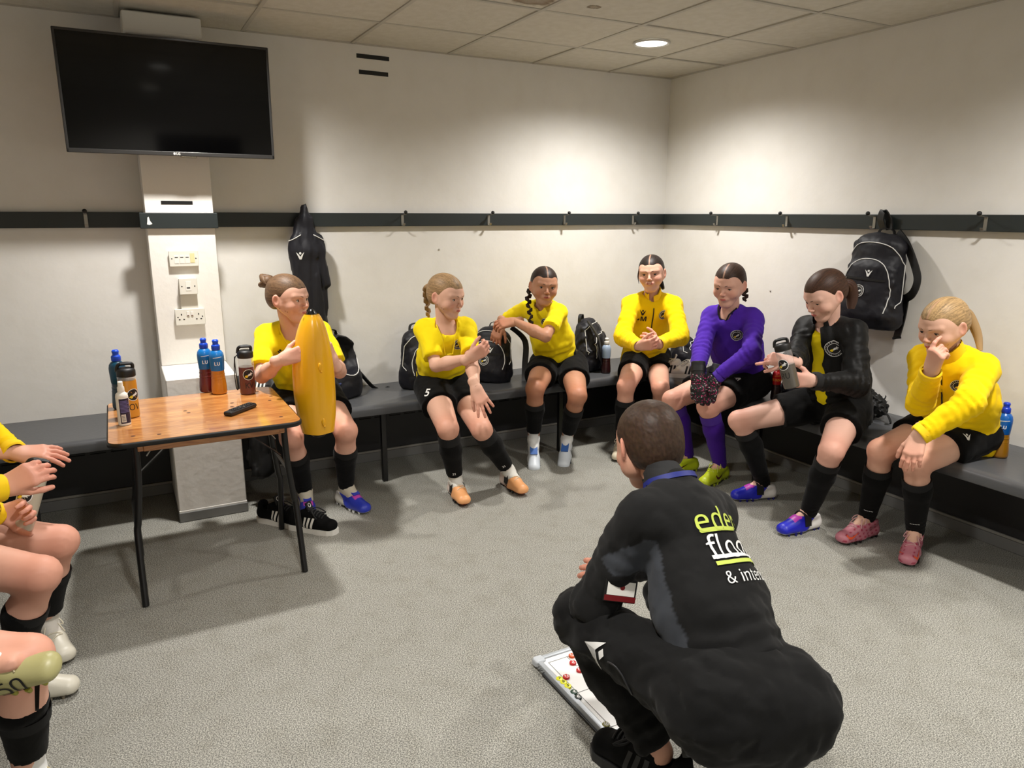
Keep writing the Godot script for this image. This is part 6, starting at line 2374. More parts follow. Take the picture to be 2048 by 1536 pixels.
func coach() -> void:
	var o := {
		"label": "man in black tracksuit with logo lettering on his back, crouching beside the tactics board",
		"skin": Color(0.80, 0.60, 0.51), "hair": Color(0.225, 0.165, 0.125), "style": "short", "male": true, "no_face": true, "part": false, "hs": 1.13, "hand": 1.12,
		"yaw": -152.0, "down": 22.0, "trousers": true, "z": 1.0,
		"fix": {"elR": Vector3(-2.17, 0.47, 2.83), "wrR": Vector3(-2.32, 0.40, 2.66), "haR": Vector3(-2.37, 0.38, 2.60), "wrL": Vector3(-2.45, 0.47, 2.76), "haL": Vector3(-2.39, 0.44, 2.69), "kneeR": Vector3(-2.30, 0.42, 2.90)},
		"hR": {"curl": [20, 30, 20]}, "hL": {"curl": [20, 30, 20]},
		"top": {"color": Color(0.085, 0.086, 0.09), "long": true, "name": "jacket", "collar": 0.055, "gap": 1, "ex": 0.004, "w": 1.06, "arm": 1.22, "seed": 71, "amp": 0.009, "freq": 6.0, "drop": 0.10, "cell": 0.0078, "side": Color(0.22, 0.235, 0.255), "side_mode": "coach"}}
	var t := player("co", o)
	if t == null:
		return
	var J: Dictionary = last.J
	var s: Sdf = last.s
	var b: Vector3 = J.base
	var up: Vector3 = J.up
	var ls: Vector3 = J.ls
	var fs: Vector3 = J.fs
	var nk: Vector3 = J.neck
	var jk := t.get_node("jacket")
	# firm's logo on the back
	var lime := mat(Color(0.74, 0.80, 0.32), 0.6)
	var back := (-fs).normalized()
	var c := nk - up * 0.175 + back * 0.10 - ls * 0.025
	var g := Geo.new()
	var sh := func(tr: Array, off: Vector2) -> Array:
		return tr.map(func(e): return [e[0] + off, e[1] + off, e[2] + off])
	var left := -0.105
	lay(g, s, sh.call(text_tris("eden", 0.058, false, "Droid Sans", 0.0, false), Vector2(left, 0.050)), c, back, up, 0.003, 0.36)
	lay(g, s, sh.call(poly_tris(rrect(0.118, 0.011, 0.005)), Vector2(left + 0.068, 0.025)), c, back, up, 0.0026, 0.36)
	lay(g, s, poly_tris(PackedVector2Array([Vector2(left + 0.012, -0.066), Vector2(left + 0.225, -0.066), Vector2(left + 0.225, -0.056), Vector2(left + 0.012, -0.056)])), c, back, up, 0.003, 0.36)
	obj("lime_lettering", g, lime, jk)
	g = Geo.new()
	lay(g, s, sh.call(text_tris("flooring", 0.060, false, "Droid Sans", 0.0, false), Vector2(left + 0.010, -0.022)), c, back, up, 0.003, 0.36)
	lay(g, s, poly_tris(PackedVector2Array([Vector2(left + 0.010, -0.050), Vector2(left + 0.225, -0.050), Vector2(left + 0.225, -0.040), Vector2(left + 0.010, -0.040)])), c, back, up, 0.003, 0.36)
	lay(g, s, sh.call(text_tris("& interiors", 0.030, false, "Droid Sans", 0.0, false), Vector2(left + 0.022, -0.098)), c, back, up, 0.003, 0.36)
	obj("white_lettering", g, M.print_white, jk)
	# lanyard round the collar, with an identity card in a holder
	g = Geo.new()
	var hd: Vector3 = (J.head - nk).normalized()
	var e2 := ls.cross(hd).normalized()
	var P := []
	for k in 15:
		var a := PI * (-0.12 + 1.24 * k / 14.0)
		var dir: Vector3 = ls * cos(a) - fs * sin(a)
		P.append(nk + hd * 0.028 + dir * 0.074 - up * 0.006 * sin(a))
	var card := Vector3(-2.628, 0.600, 3.075) - b
	P.push_front(nk - up * 0.14 + fs * 0.13 + ls * 0.03)
	P.push_front(card + Vector3(0.0, 0.07, -0.03))
	P.push_front(card + Vector3(0, 0.036, 0))
	g.strap(P, 0.017, 0.002, (hd + up * 0.2).normalized())
	var ln := obj("lanyard", g, mat(Color(0.02, 0.09, 0.42), 0.6), t)
	var cb := Basis(Vector3.UP, face_to_cam(card + b) + 0.35) * Basis(Vector3(0, 0, 1), -0.22) * Basis(Vector3(1, 0, 0), -0.25)
	g = Geo.new()
	g.xf = Transform3D(cb, card)
	g.box(Vector3.ZERO, Vector3(0.088, 0.058, 0.003), 0.001)
	var cd := obj("card_holder", g, M.black, ln)
	g = Geo.new()
	g.xf = Transform3D(cb, card)
	g.box(Vector3(0.001, 0.006, 0.0018), Vector3(0.076, 0.036, 0.001), 0.0003)
	obj("identity_card", g, M.white, cd)
	g = Geo.new()
	g.xf = Transform3D(cb, card)
	g.box(Vector3(0.001, -0.020, 0.0018), Vector3(0.086, 0.014, 0.0012), 0.0003)
	obj("red_band", g, mat(Color(0.42, 0.02, 0.05), 0.5), cd)
	g = Geo.new()
	g.xf = Transform3D(cb, card + cb * Vector3(0.004, 0.009, 0.0026))
	for tr in ring_tris(0.0, 0.007, 8):
		g.tri(g.pt(Vector3(tr[0].x, tr[0].y, 0), Vector3.BACK), g.pt(Vector3(tr[1].x, tr[1].y, 0), Vector3.BACK), g.pt(Vector3(tr[2].x, tr[2].y, 0), Vector3.BACK))
	obj("badge_mark", g, mat(Color(0.50, 0.03, 0.06), 0.5), cd)
	# white piping at the back edge of the hem
	g = Geo.new()
	var hl: Vector3 = J.hip
	var lp: Vector3 = last.lp
	var fp: Vector3 = last.fp
	var Q := []
	for k in 9:
		var h := -0.06 + 0.02 * k
		var a := -0.46 - 0.10 * absf(k - 3.0) / 5.0
		var d := (lp * cos(a) + fp * sin(a)).normalized()
		Q.append(s.march(hl + up * h + d * 0.35, -d, 0.5) + d * 0.003)
	g.strap(Q, 0.008, 0.002, fp)
	obj("hem_piping", g, M.print_white, jk)

func left_bench() -> void:
	var ok := player("l2", {
		"label": "player in a yellow top at the left edge, flask in hand, white boots",
		"skin": Color(0.84, 0.645, 0.56), "hair": Color(0.35, 0.26, 0.19), "style": "back", "yaw": 60.0, "down": 10.0,
		"fix": {"hip": Vector3(-4.40, 0.57, 1.75), "hipL": Vector3(-4.36, 0.57, 1.66), "hipR": Vector3(-4.36, 0.57, 1.83), "neck": Vector3(-4.34, 1.05, 1.72), "shL": Vector3(-4.33, 1.02, 1.57), "shR": Vector3(-4.33, 1.02, 1.88), "head": Vector3(-4.32, 1.20, 1.72),
			"elL": Vector3(-4.158, 0.81, 1.41), "wrL": Vector3(-4.044, 0.756, 1.599), "haL": Vector3(-3.983, 0.765, 1.676), "elR": Vector3(-4.24, 0.76, 1.93), "wrR": Vector3(-4.095, 0.60, 1.755), "haR": Vector3(-4.035, 0.60, 1.720), "toeR": Vector3(-3.95, 0.03, 1.90)},
		"hL": {"dir": Vector3(0.95, -0.12, 0.25), "dor": Vector3(0.10, 0.9, 0.4), "curl": [8, 14, 10], "spread": 10.0, "thumb": 30.0},
		"hR": {"dir": Vector3(0.75, 0.15, 0.35), "dor": Vector3(-0.45, -0.1, -0.8), "curl": [45, 50, 35], "thumb": 60.0},
		"top": {"color": AMB, "long": true, "name": "zip_top", "collar": 0.035, "ex": 0.006, "seed": 81},
		"boot": {"upper": Color(0.80, 0.78, 0.72), "sole": Color(0.42, 0.39, 0.33), "laces": Color(0.82, 0.79, 0.71)},
		"sock": {"top": 0.32, "grip": Color(0.82, 0.80, 0.76), "end": 0.82}})
	player("l3", {
		"label": "nearest player at the left edge, gold boot crossed over the other knee",
		"skin": Color(0.85, 0.655, 0.57), "hair": Color(0.35, 0.26, 0.19), "style": "back", "yaw": 60.0, "down": 10.0,
		"fix": {"hip": Vector3(-4.42, 0.57, 2.30), "hipL": Vector3(-4.38, 0.57, 2.21), "hipR": Vector3(-4.38, 0.57, 2.39), "neck": Vector3(-4.38, 1.06, 2.33), "shL": Vector3(-4.36, 1.02, 2.18), "shR": Vector3(-4.38, 1.02, 2.48), "head": Vector3(-4.36, 1.21, 2.33),
			"kneeL": Vector3(-4.16, 0.67, 2.13), "ankL": Vector3(-4.080, 0.50, 2.525), "toeL": Vector3(-3.92, 0.54, 2.60), "elL": Vector3(-4.215, 0.79, 2.10), "wrL": Vector3(-4.035, 0.768, 2.005), "haL": Vector3(-3.99, 0.80, 2.062), "elR": Vector3(-4.40, 0.77, 2.62), "wrR": Vector3(-4.24, 0.70, 2.52), "haR": Vector3(-4.18, 0.68, 2.48)},
		"hL": {"dir": Vector3(0.85, 0.40, 0.30), "dor": Vector3(-0.35, 0.35, 0.85), "curl": [30, 45, 25], "spread": 2.0, "thumb": 35.0},
		"hR": {"curl": [15, 25, 15]},
		"top": {"color": AMB, "long": true, "name": "zip_top", "collar": 0.035, "ex": 0.006, "seed": 91},
		"boot": {"upper": Color(0.66, 0.64, 0.44), "sole": Color(0.58, 0.57, 0.20), "laces": Color(0.72, 0.68, 0.55), "bow": true},
		"bootL": {"at": true, "text": "50"},
		"sock": {"topR": 0.42, "topL": 0.50, "grip": Color(0.87, 0.87, 0.86), "end": 0.80}})

func strand(g: Geo, P: Array, r0: float, r1: float, color: Color, lobes := 0) -> void:
	var path := bez(P, 10)
	var m := path.size()
	var c := lin(color)
	if lobes == 0:
		var rr := []
		for k in m:
			var u := float(k) / (m - 1)
			rr.append(lerpf(r0, r1, u) * (0.75 + 0.5 * sin(u * PI)))
		g.col = c
		g.tube(path, rr, 12)
		for j in 10:      # locks
			g.col = c * (0.75 + 0.06 * (j % 7))
			g.col.a = 1
			var a := TAU * j / 10.0
			var sub := []
			var r2 := []
			for k in m:
				var u := float(k) / (m - 1)
				var tt: Vector3 = (path[mini(k + 1, m - 1)] - path[maxi(k - 1, 0)]).normalized()
				var e1 := tt.cross(Vector3(0.3, 0.2, 1)).normalized()
				var e2 := tt.cross(e1)
				sub.append(path[k] + (e1 * cos(a + u) + e2 * sin(a + u)) * rr[k] * 0.72)
				r2.append(rr[k] * 0.42 * (1.0 - 0.6 * u))
			g.tube(sub, r2, 6)
	else:
		for k in lobes:
			var u := (k + 0.5) / lobes
			var i := int(u * (m - 1))
			var tt: Vector3 = (path[mini(i + 1, m - 1)] - path[maxi(i - 1, 0)]).normalized()
			var e1 := tt.cross(Vector3(0.2, 0.1, 1)).normalized()
			var sg := 1.0 if k % 2 == 0 else -1.0
			var r := lerpf(r0, r1, u)
			g.col = c * (0.85 + 0.2 * ((k * 7) % 5) / 4.0)
			g.col.a = 1
			var q: Vector3 = path[i]
			g.tube([q + e1 * r * 0.95 * sg - tt * r * 0.9, q + e1 * r * 0.55 * sg, q - e1 * r * 0.35 * sg + tt * r * 0.9], [r * 0.45, r * 0.78, r * 0.4], 9)

func hair_extra(g: Geo, o: Dictionary) -> void:
	var c: Color = o.hair
	for e in o.get("strands", []):
		strand(g, e.p, e.r[0], e.r[1], c, e.get("lobes", 0))
	if o.has("bun"):
		var p: Vector3 = o.bun
		g.col = lin(c)
		g.ball(p, 0.030, 16, Vector3(1, 1, 0.9))
		for k in 3:
			g.col = lin(c) * (0.8 + 0.15 * k)
			g.col.a = 1
			var ring := []
			for j in 19:
				var a := TAU * j / 18.0 + k
				ring.append(p + Vector3(cos(a) * 0.022, sin(a) * 0.022, 0.016 * sin(a * 2 + k) - 0.006) + Vector3(0, 0, -0.008 * k))
			g.tube(ring, 0.0115, 8)

func top(t: Node3D, J: Dictionary, o: Dictionary, up: Vector3, lp: Vector3, ls: Vector3, fp: Vector3, fs: Vector3, mid: Vector3) -> void:
	var T: Dictionary = o.top
	var z: float = o.get("z", 1.0) * T.get("w", 1.0)
	var az: float = T.get("arm", z)
	var hl: Vector3 = J.hip
	var nk: Vector3 = J.neck
	var long: bool = T.get("long", false)
	var s := Sdf.new()
	s.cell = 0.0085
	s.noise = fnoise(T.get("freq", 6.5), T.get("seed", 3), true, 3)
	s.amp = T.get("amp", 0.009)
	s.warp = Basis(ls, up * 0.7, fs)
	var d0: float = T.get("drop", 0.05)
	var ex: float = T.get("ex", 0.0)
	s.limb(hl - up * d0 + fp * 0.012, mid, (0.127 + ex) * z, (0.110 + ex) * z, 0.03, lp, 1.26, 0, false, true)
	s.limb(mid, nk - up * 0.085, (0.104 + ex) * z, (0.098 + ex * 0.6) * z, 0.05, ls, 1.36)
	var sc2: Vector3 = (J.shR + J.shL) * 0.5
	s.limb(J.shR.lerp(sc2, 0.25) - up * 0.030, J.shL.lerp(sc2, 0.25) - up * 0.030, 0.058 * z + ex * 0.5, 0.058 * z + ex * 0.5, 0.05)
	for q in ["R", "L"]:
		s.limb(nk - up * 0.006, J["sh" + q] - up * 0.030, 0.052 + ex * 0.4, 0.038 * z + ex * 0.4, 0.03)
	var chest := s.head_only(s.ty.size())
	for q in ["R", "L"]:
		var sh: Vector3 = J["sh" + q]
		var el: Vector3 = J["el" + q]
		var wr: Vector3 = J["wr" + q]
		if not long:
			s.limb(sh.lerp(sc2, 0.10) - up * 0.016, sh.lerp(el, T.get("sleeve", 0.80)), 0.050 * z, 0.057 * z, 0.028, Vector3.ZERO, 1.0, 0, true)
		else:
			s.limb(sh.lerp(sc2, 0.10) - up * 0.016, el, 0.051 * az + ex * 0.6, 0.050 * az + ex * 0.6, 0.030)
			s.limb(el, el.lerp(wr, T.get("cuff", 0.93)), 0.050 * az + ex * 0.6, 0.038 * az + ex * 0.3, 0.02, Vector3.ZERO, 1.0, 0, true)
			s.folds.append([el, (wr - el).normalized(), 0.13, 0.0040, 0.030])
			s.folds.append([el.lerp(sh, 0.5), (el - sh).normalized(), 0.11, 0.0026, 0.042])
			s.folds.append([wr, (wr - el).normalized(), 0.12, 0.0045, 0.024])
	s.folds.append([hl + fp * 0.10 + up * 0.07, up, 0.19, 0.0055, 0.05])
	s.folds.append([hl - fp * 0.10 + up * 0.07, up, 0.19, 0.0045, 0.05])
	# neck opening
	var hd: Vector3 = (J.head - nk).normalized()
	s.limb(nk + fs * 0.012 - up * 0.02, nk + hd * 0.2, 0.054, 0.058, 0.006, Vector3.ZERO, 1.0, 1)
	if T.has("open"):
		s.limb(nk + fs * 0.10, hl + fp * 0.16 - up * 0.12, 0.028, T.open, 0.01, Vector3.ZERO, 1.0, 1)
	if T.has("extra"):
		for e in T.extra:
			s.limb(e[0] - J.base, e[1] - J.base, e[2], e[3], 0.05)
	if T.has("cell"):
		s.cell = T.cell
	var col := lin(T.color)
	var col2: Color = lin(T.get("side", T.color))
	var sm: String = T.get("side_mode", "")
	s.paint = func(p: Vector3, n: Vector3) -> Color:
		var h := (p - hl).dot(up)
		if sm == "tee":
			var sd := absf((p - hl).dot(lp))
			var band := h - 0.115 + absf(n.dot(lp)) * 0.0 + (p - hl).dot(fp) * 0.25
			if sd > 0.095 * z and absf(band) < 0.017 and absf(n.dot(lp)) > 0.35 and h < 0.2:
				return col2
		elif sm == "coach":
			var q := p - hl - up * h
			var a := atan2(q.dot(fp), q.dot(lp))
			if h < 0.40 and a > -0.42 and a < 0.25:
				return col2
		return col
	var g := Geo.new()
	s.mesh_into(g)
	if T.has("clear"):       # keep the flap of an open jacket off the body it hides nothing of
		pass
	last = {"J": J, "s": s, "lp": lp, "fp": fp}
	var root := obj(T.get("name", "shirt"), g, M.shell if T.get("shell", false) else M.cloth, t)
	if o.has("under"):
		var s2 := Sdf.new()
		s2.cell = 0.0085
		s2.noise = fnoise(9.0, 61, true)
		s2.amp = 0.004
		s2.base = lin(o.under)
		s2.limb(hl - up * 0.02 + fp * 0.012, mid + fp * 0.006, 0.114, 0.102, 0.03, lp, 1.26, 0, false, true)
		s2.limb(mid + fp * 0.006, nk - up * 0.085, 0.102, 0.096, 0.05, ls, 1.36)
		s2.limb(J.shR.lerp(J.shL, 0.25) - up * 0.012, J.shL.lerp(J.shR, 0.25) - up * 0.012, 0.052, 0.052, 0.05)
		s2.limb(nk + fs * 0.012 - up * 0.02, nk + hd * 0.2, 0.054, 0.058, 0.006, Vector3.ZERO, 1.0, 1)
		g = Geo.new()
		s2.mesh_into(g)
		obj("shirt", g, M.cloth, t)
	# neckband or stand-up collar
	g = Geo.new()
	var ring := []
	var hgt: float = T.get("collar", 0.0)
	var e1 := ls
	var e2 := ls.cross(hd).normalized() * -1.0
	if e2.dot(fs) < 0:
		e2 = -e2
	for j in 25:
		var a := TAU * j / 24.0
		var dir := e1 * cos(a) + e2 * sin(a)
		var c := nk + fs * 0.012 + dir * 0.058
		var h := s.march(c + hd * 0.10, -hd, 0.25)
		ring.append(h)
	if hgt == 0.0:
		g.tube(ring, 0.0042, 6, false)
		obj("neckband", g, mat(T.get("band", T.color), 0.85), root)
	else:
		var m0: int = T.get("gap", 2)
		var R := []
		for k in 4:
			var row := PackedInt32Array()
			for j in range(7 + m0, 7 + 24 - m0 + 1):
				var p: Vector3 = ring[j % 24]
				var out := ((p - nk) - hd * (p - nk).dot(hd)).normalized()
				var f: Vector2 = [Vector2(0.002, -0.02), Vector2(0.003, hgt), Vector2(-0.004, hgt), Vector2(-0.005, -0.02)][k]
				row.append(g.pt(p + out * f.x + hd * f.y - out * f.y * 0.1, out if k < 2 else -out))
			R.append(row)
		for k in 3:
			for j in R[0].size() - 1:
				g.quad(R[k][j], R[k][j + 1], R[k + 1][j + 1], R[k + 1][j])
		obj("collar", g, mat(T.get("band", T.color), 0.8), root)
	# cuffs
	if long:
		for q in ["R", "L"]:
			var el: Vector3 = J["el" + q]
			var wr: Vector3 = J["wr" + q]
			var c := el.lerp(wr, T.get("cuff", 0.93))
			var ax := (wr - el).normalized()
			var u := ax.cross(Vector3(0.3, 1, 0.2)).normalized()
			var w := ax.cross(u)
			g = Geo.new()
			var pr := []
			for k in 5:
				var rad: float = (0.038 * az + ex * 0.3) * [0.98, 1.02, 1.0, 0.95, 0.80][k]
				var row := PackedInt32Array()
				for j in 20:
					var a := TAU * j / 20.0
					var dd := u * cos(a) + w * sin(a)
					row.append(g.pt(c + ax * ([-0.012, -0.004, 0.012, 0.018, 0.0175][k]) + dd * rad, dd if k < 3 else (dd + ax)))
				pr.append(row)
			g.rings(pr)
			obj("cuff", g, mat(T.color, 0.85), root)
	# front zip
	if T.has("zip"):
		g = Geo.new()
		var zt: float = T.zip
		var tr := poly_tris(PackedVector2Array([Vector2(-0.0035, -zt), Vector2(0.0035, -zt), Vector2(0.0035, 0.0), Vector2(-0.0035, 0.0)]))
		lay(g, chest, tr, nk - up * 0.035 + fs * 0.08, fs, up, 0.0022)
		obj("zip", g, M.print_black, root)
	for e in T.get("marks", []):
		# offset: person's left, up, on the chest
		var pos: Vector3 = nk + ls * e.at.x + up * e.at.y + fs * 0.09
		var m: Material = M.print_black if e.get("ink", "black") == "black" else M.print_white
		if e.kind == "mark":
			sport_mark(root, chest, pos, fs, up, e.size, m)
		elif e.kind == "crest":
			crest(root, chest, pos, (fs + ls * 0.25).normalized(), up, e.size)
		else:
			word(root, chest, e.text, e.size, pos, (fs - ls * 0.3).normalized(), up, m, "initials", true)

func shorts(t: Node3D, J: Dictionary, o: Dictionary, z: float, lp: Vector3, fp: Vector3, up: Vector3) -> void:
	var S: Dictionary = o.get("shorts", {})
	var s := Sdf.new()
	s.cell = 0.0085
	s.noise = fnoise(9.0, S.get("seed", 5), true)
	s.amp = 0.004
	s.base = lin(S.get("color", Color(0.022, 0.022, 0.025)))
	s.limb(J.hipR, J.hipL, 0.104 * z, 0.104 * z, 0.02)
	s.limb(J.hip, J.hip + up * 0.07, 0.108 * z, 0.098 * z, 0.03, lp, 1.3)
	for q in ["R", "L"]:
		var hp: Vector3 = J["hip" + q]
		var kn: Vector3 = J["knee" + q]
		var l: float = S.get("len", 0.52)
		s.limb(hp, hp.lerp(kn, l), 0.101 * z, 0.094 * z, 0.02, lp, 1.08, 0, true)
	var g := Geo.new()
	s.mesh_into(g)
	var root := obj("shorts", g, M.cloth, t)
	for e in S.get("marks", []):
		var hp: Vector3 = J["hip" + e.leg]
		var kn: Vector3 = J["knee" + e.leg]
		var pos := hp.lerp(kn, e.at)
		var n := vr(pos + J.base, e.dir)
		if e.kind == "mark":
			sport_mark(root, s, pos, n, e.get("up", Vector3.UP), e.size, M.print_white)
		else:
			word(root, s, e.text, e.size, pos, n, vr(pos + J.base, e.get("up", Vector3(0, 0.8, -0.5))), M.print_white, "number", true)

func leg_wear(t: Node3D, J: Dictionary, o: Dictionary, q: String, z: float, fp: Vector3) -> void:
	var K: Dictionary = o.get("sock", {})
	var kn: Vector3 = J["knee" + q]
	var an: Vector3 = J["ank" + q]
	var hp: Vector3 = J["hip" + q]
	var sh := (an - kn).normalized()
	var th := (kn - hp).normalized()
	var bk := (-th + th.project(sh)).normalized() if absf(th.dot(sh)) < 0.97 else -fp
	var top_: float = K.get("top" + q, K.get("top", 0.22))
	var end: float = K.get("end", 1.0)
	var s := Sdf.new()
	s.cell = 0.0085
	s.noise = fnoise(10.0, 6, true)
	s.amp = 0.0015
	s.base = lin(K.get("color", Color(0.016, 0.016, 0.018)))
	var c := kn.lerp(an, 0.40) + bk * 0.012
	s.limb(kn.lerp(an, top_) + bk * 0.008, c, 0.0575 * z, 0.0585 * z, 0.01, Vector3.ZERO, 1.0, 0, false, true)
	s.limb(c, kn.lerp(an, end), 0.0585 * z, lerpf(0.0585 * z, 0.040, (end - 0.4) / 0.6), 0.02, Vector3.ZERO, 1.0, 0, end < 1.0)
	s.folds.append([kn.lerp(an, 0.92), sh, 0.09, 0.0022, 0.022])
	var g := Geo.new()
	s.mesh_into(g)
	var root := obj("sock", g, M.cloth, t)
	# welt: turned-over band at the top
	g = Geo.new()
	var u := sh.cross(bk).normalized()
	var rows := []
	for k in 6:
		var row := PackedInt32Array()
		for j in 28:
			var a := TAU * j / 28.0
			var d := u * cos(a) + bk * sin(a)
			var rr: float = 0.0575 * z + [-0.004, 0.0015, 0.0028, 0.0028, 0.0022, -0.004][k]
			row.append(g.pt(kn.lerp(an, top_) + bk * 0.008 + sh * ([0.0, -0.001, 0.003, K.get("welt", 0.03), K.get("welt", 0.03) + 0.004, K.get("welt", 0.03) + 0.004][k]) + d * rr, d))
		rows.append(row)
	g.rings(rows)
	obj("welt", g, mat(K.get("color", Color(0.016, 0.016, 0.018)), 0.9), root)
	if K.has("print"):
		g = Geo.new()
		var pos := kn.lerp(an, K.get("print_at", 0.86))
		lay(g, s, text_tris(K.print, 0.013, true), pos, vr(pos + J.base, Vector3(0, 0, 1)), -sh, 0.0014)
		obj("lettering", g, M.print_white, root)
	if K.has("grip"):   # white grip sock between the sleeve and the boot
		s = Sdf.new()
		s.cell = 0.0075
		s.noise = fnoise(16.0, 6, true)
		s.amp = 0.0018
		s.base = lin(K.grip)
		s.limb(kn.lerp(an, end - 0.06), an - sh * 0.01, 0.0385, 0.0365, 0.01)
		s.limb(an - sh * 0.01, an + (J["toe" + q] - an) * 0.3, 0.0365, 0.034, 0.02)
		s.folds.append([an, sh, 0.09, 0.0016, 0.016])
		g = Geo.new()
		s.mesh_into(g)
		obj("grip_sock", g, M.cloth, t)
	var B: Dictionary = o.boot.duplicate()
	B.merge(o.get("boot" + q, {}), true)
	if B.has("at"):
		var d: Vector3 = (J["toe" + q] - an).normalized()
		var y := (Vector3.UP * 0.75 + vr(an + J.base, Vector3(0, 0, 1)) * 0.5).normalized()
		y = (y - d * y.dot(d)).normalized()
		var bb := Basis(y.cross(d), y, d)
		var X := Transform3D(bb, an - y * 0.085)
		boot_at(t, X, B, -1.0)
		var bs := boot_sdf(B)
		var gg := Geo.new()
		gg.xf = X
		lay(gg, bs, text_tris(B.text, 0.046, false), Vector3(-0.035, 0.038, 0.085), Vector3(-1, 0.5, 0), Vector3(0.1, 1, 0), 0.0014, 0.25)
		lay(gg, bs, text_tris(B.text, 0.046, false), Vector3(0.035, 0.038, 0.085), Vector3(1, 0.5, 0), Vector3(0.1, 1, 0), 0.0014, 0.25)
		obj("side_lettering", gg, M.print_black, t.get_node("boot" if t.has_node("boot") and not t.has_node("boot_001") else "boot_001"))
		return
	boot(t, J["ank" + q], J["toe" + q], B, 1.0 if q == "R" else -1.0, B.get("tip", 0.0), B.get("sc", 1.0))

func people() -> void:
	people_materials()
	M.rubber_v = vmat(0.55, 0.4)
	var crest_l := {"kind": "crest", "at": Vector2(0.066, -0.082), "size": 0.034}
	var mark_r := {"kind": "mark", "at": Vector2(-0.062, -0.085), "size": 0.040}
	var black := Color(0.02, 0.02, 0.022)
	player("g1", {
		"label": "girl with a hair bun in a yellow shirt, hugging the inflatable banana behind the table",
		"skin": Color(0.84, 0.655, 0.57), "hair": Color(0.38, 0.29, 0.21), "style": "back", "part": false, "bun": Vector3(0, 0.062, -0.118),
		"yaw": 52.0, "down": 6.0, "open": 0.75, "gaze": Vector2(0.5, -0.2), "fix": {"haR": Vector3(-2.990, 0.908, 1.072), "wrR": Vector3(-3.050, 0.884, 1.030), "haL": Vector3(-2.832, 0.903, 1.03), "wrL": Vector3(-2.800, 0.842, 0.985)},
		"hR": {"dir": Vector3(0.9, 0.25, 0.1), "dor": Vector3(-0.30, 0.15, 0.95), "curl": [8, 14, 10], "spread": 9.0, "thumb": 48.0},
		"hL": {"dir": Vector3(-0.35, 0.85, 0.15), "dor": Vector3(0.75, 0.15, 0.6), "curl": [35, 40, 25]},
		"top": {"color": YEL, "side": black, "side_mode": "tee", "marks": [mark_r]},
		"boot": {"upper": Color(0.18, 0.24, 0.72), "heel": Color(0.85, 0.84, 0.80), "accent": Color(0.80, 0.30, 0.70), "mode": "blaze", "sole": Color(0.90, 0.90, 0.88), "flap": Color(0.20, 0.26, 0.74), "flap_w": 0.040},
		"sock": {"top": 0.30, "grip": Color(0.78, 0.75, 0.68), "end": 0.95}})
	player("g2", {
		"label": "girl with a blonde braid, yellow shirt and number 5 shorts, gripping her own arm",
		"skin": Color(0.84, 0.66, 0.57), "hair": Color(0.56, 0.45, 0.32), "style": "back", "part": false,
		"strands": [{"p": [Vector3(0, 0.03, -0.105), Vector3(0.0, 0.0, -0.135), Vector3(0.005, -0.07, -0.125), Vector3(0.01, -0.14, -0.105)], "r": [0.026, 0.014], "lobes": 13}],
		"yaw": 50.0, "down": 12.0, "open": 0.6, "gaze": Vector2(0.6, -0.5),
		"hR": {"dir": Vector3(0.75, 0.5, 0.2), "dor": Vector3(0.3, 0.0, 0.95), "curl": [38, 55, 35], "spread": 4.0},
		"hL": {"dir": Vector3(0.40, -0.80, 0.40), "dor": Vector3(0.15, 0.45, 0.9), "curl": [6, 10, 8], "spread": 13.0, "thumb": 30.0},
		"top": {"color": YEL, "side": black, "side_mode": "tee", "seed": 8, "marks": [mark_r, crest_l]},
		"shorts": {"len": 0.50, "marks": [{"kind": "text", "text": "5", "leg": "R", "at": 0.22, "dir": Vector3(-0.35, 0.35, 0.9), "size": 0.045, "up": Vector3(0.1, 0.9, -0.3)}]},
		"boot": {"upper": Color(0.92, 0.66, 0.44), "heel": Color(0.87, 0.80, 0.76), "sole": Color(0.80, 0.35, 0.15), "stud": Color(0.05, 0.05, 0.06), "strap": Color(0.05, 0.045, 0.045), "laces": Color(0.88, 0.82, 0.72), "bow": false, "stripes": Color(0.10, 0.09, 0.18), "tip": -3.0},
		"sock": {"top": 0.10, "grip": Color(0.86, 0.85, 0.82), "end": 0.86, "welt": 0.05, "print": "21", "print_at": 0.80}})
	player("g3", {
		"label": "dark-haired girl with a side braid over her yellow shirt, reaching into a backpack",
		"skin": Color(0.70, 0.51, 0.40), "hair": Color(0.16, 0.11, 0.085), "style": "back",
		"strands": [{"p": [Vector3(-0.055, -0.02, -0.075), Vector3(-0.080, -0.075, -0.035), Vector3(-0.078, -0.14, 0.03), Vector3(-0.070, -0.21, 0.065), Vector3(-0.062, -0.27, 0.075)], "r": [0.018, 0.010], "lobes": 15}],
		"yaw": 12.0, "down": 4.0, "roll": -4.0, "open": 0.7, "gaze": Vector2(-0.1, 0.0),
		"hR": {"dir": Vector3(-0.25, -0.8, 0.2), "dor": Vector3(-0.2, 0.5, 0.8), "curl": [20, 25, 15]},
		"hL": {"dir": Vector3(-0.95, -0.15, 0.1), "dor": Vector3(0, 0.75, 0.65), "curl": [20, 45, 30]},
		"top": {"color": YEL, "side": black, "side_mode": "tee", "seed": 13, "sleeve": 0.72, "marks": [mark_r, crest_l]},
		"boot": {"upper": Color(0.84, 0.86, 0.88), "toe": Color(0.82, 0.85, 0.88), "sole": Color(0.12, 0.13, 0.16), "accent": Color(0.15, 0.18, 0.3), "flap": Color(0.20, 0.38, 0.66), "stripes": Color(0.08, 0.09, 0.14), "tip": 16.0, "lift": 0.02},
		"sock": {"top": 0.26, "grip": Color(0.85, 0.85, 0.84), "end": 0.80}})
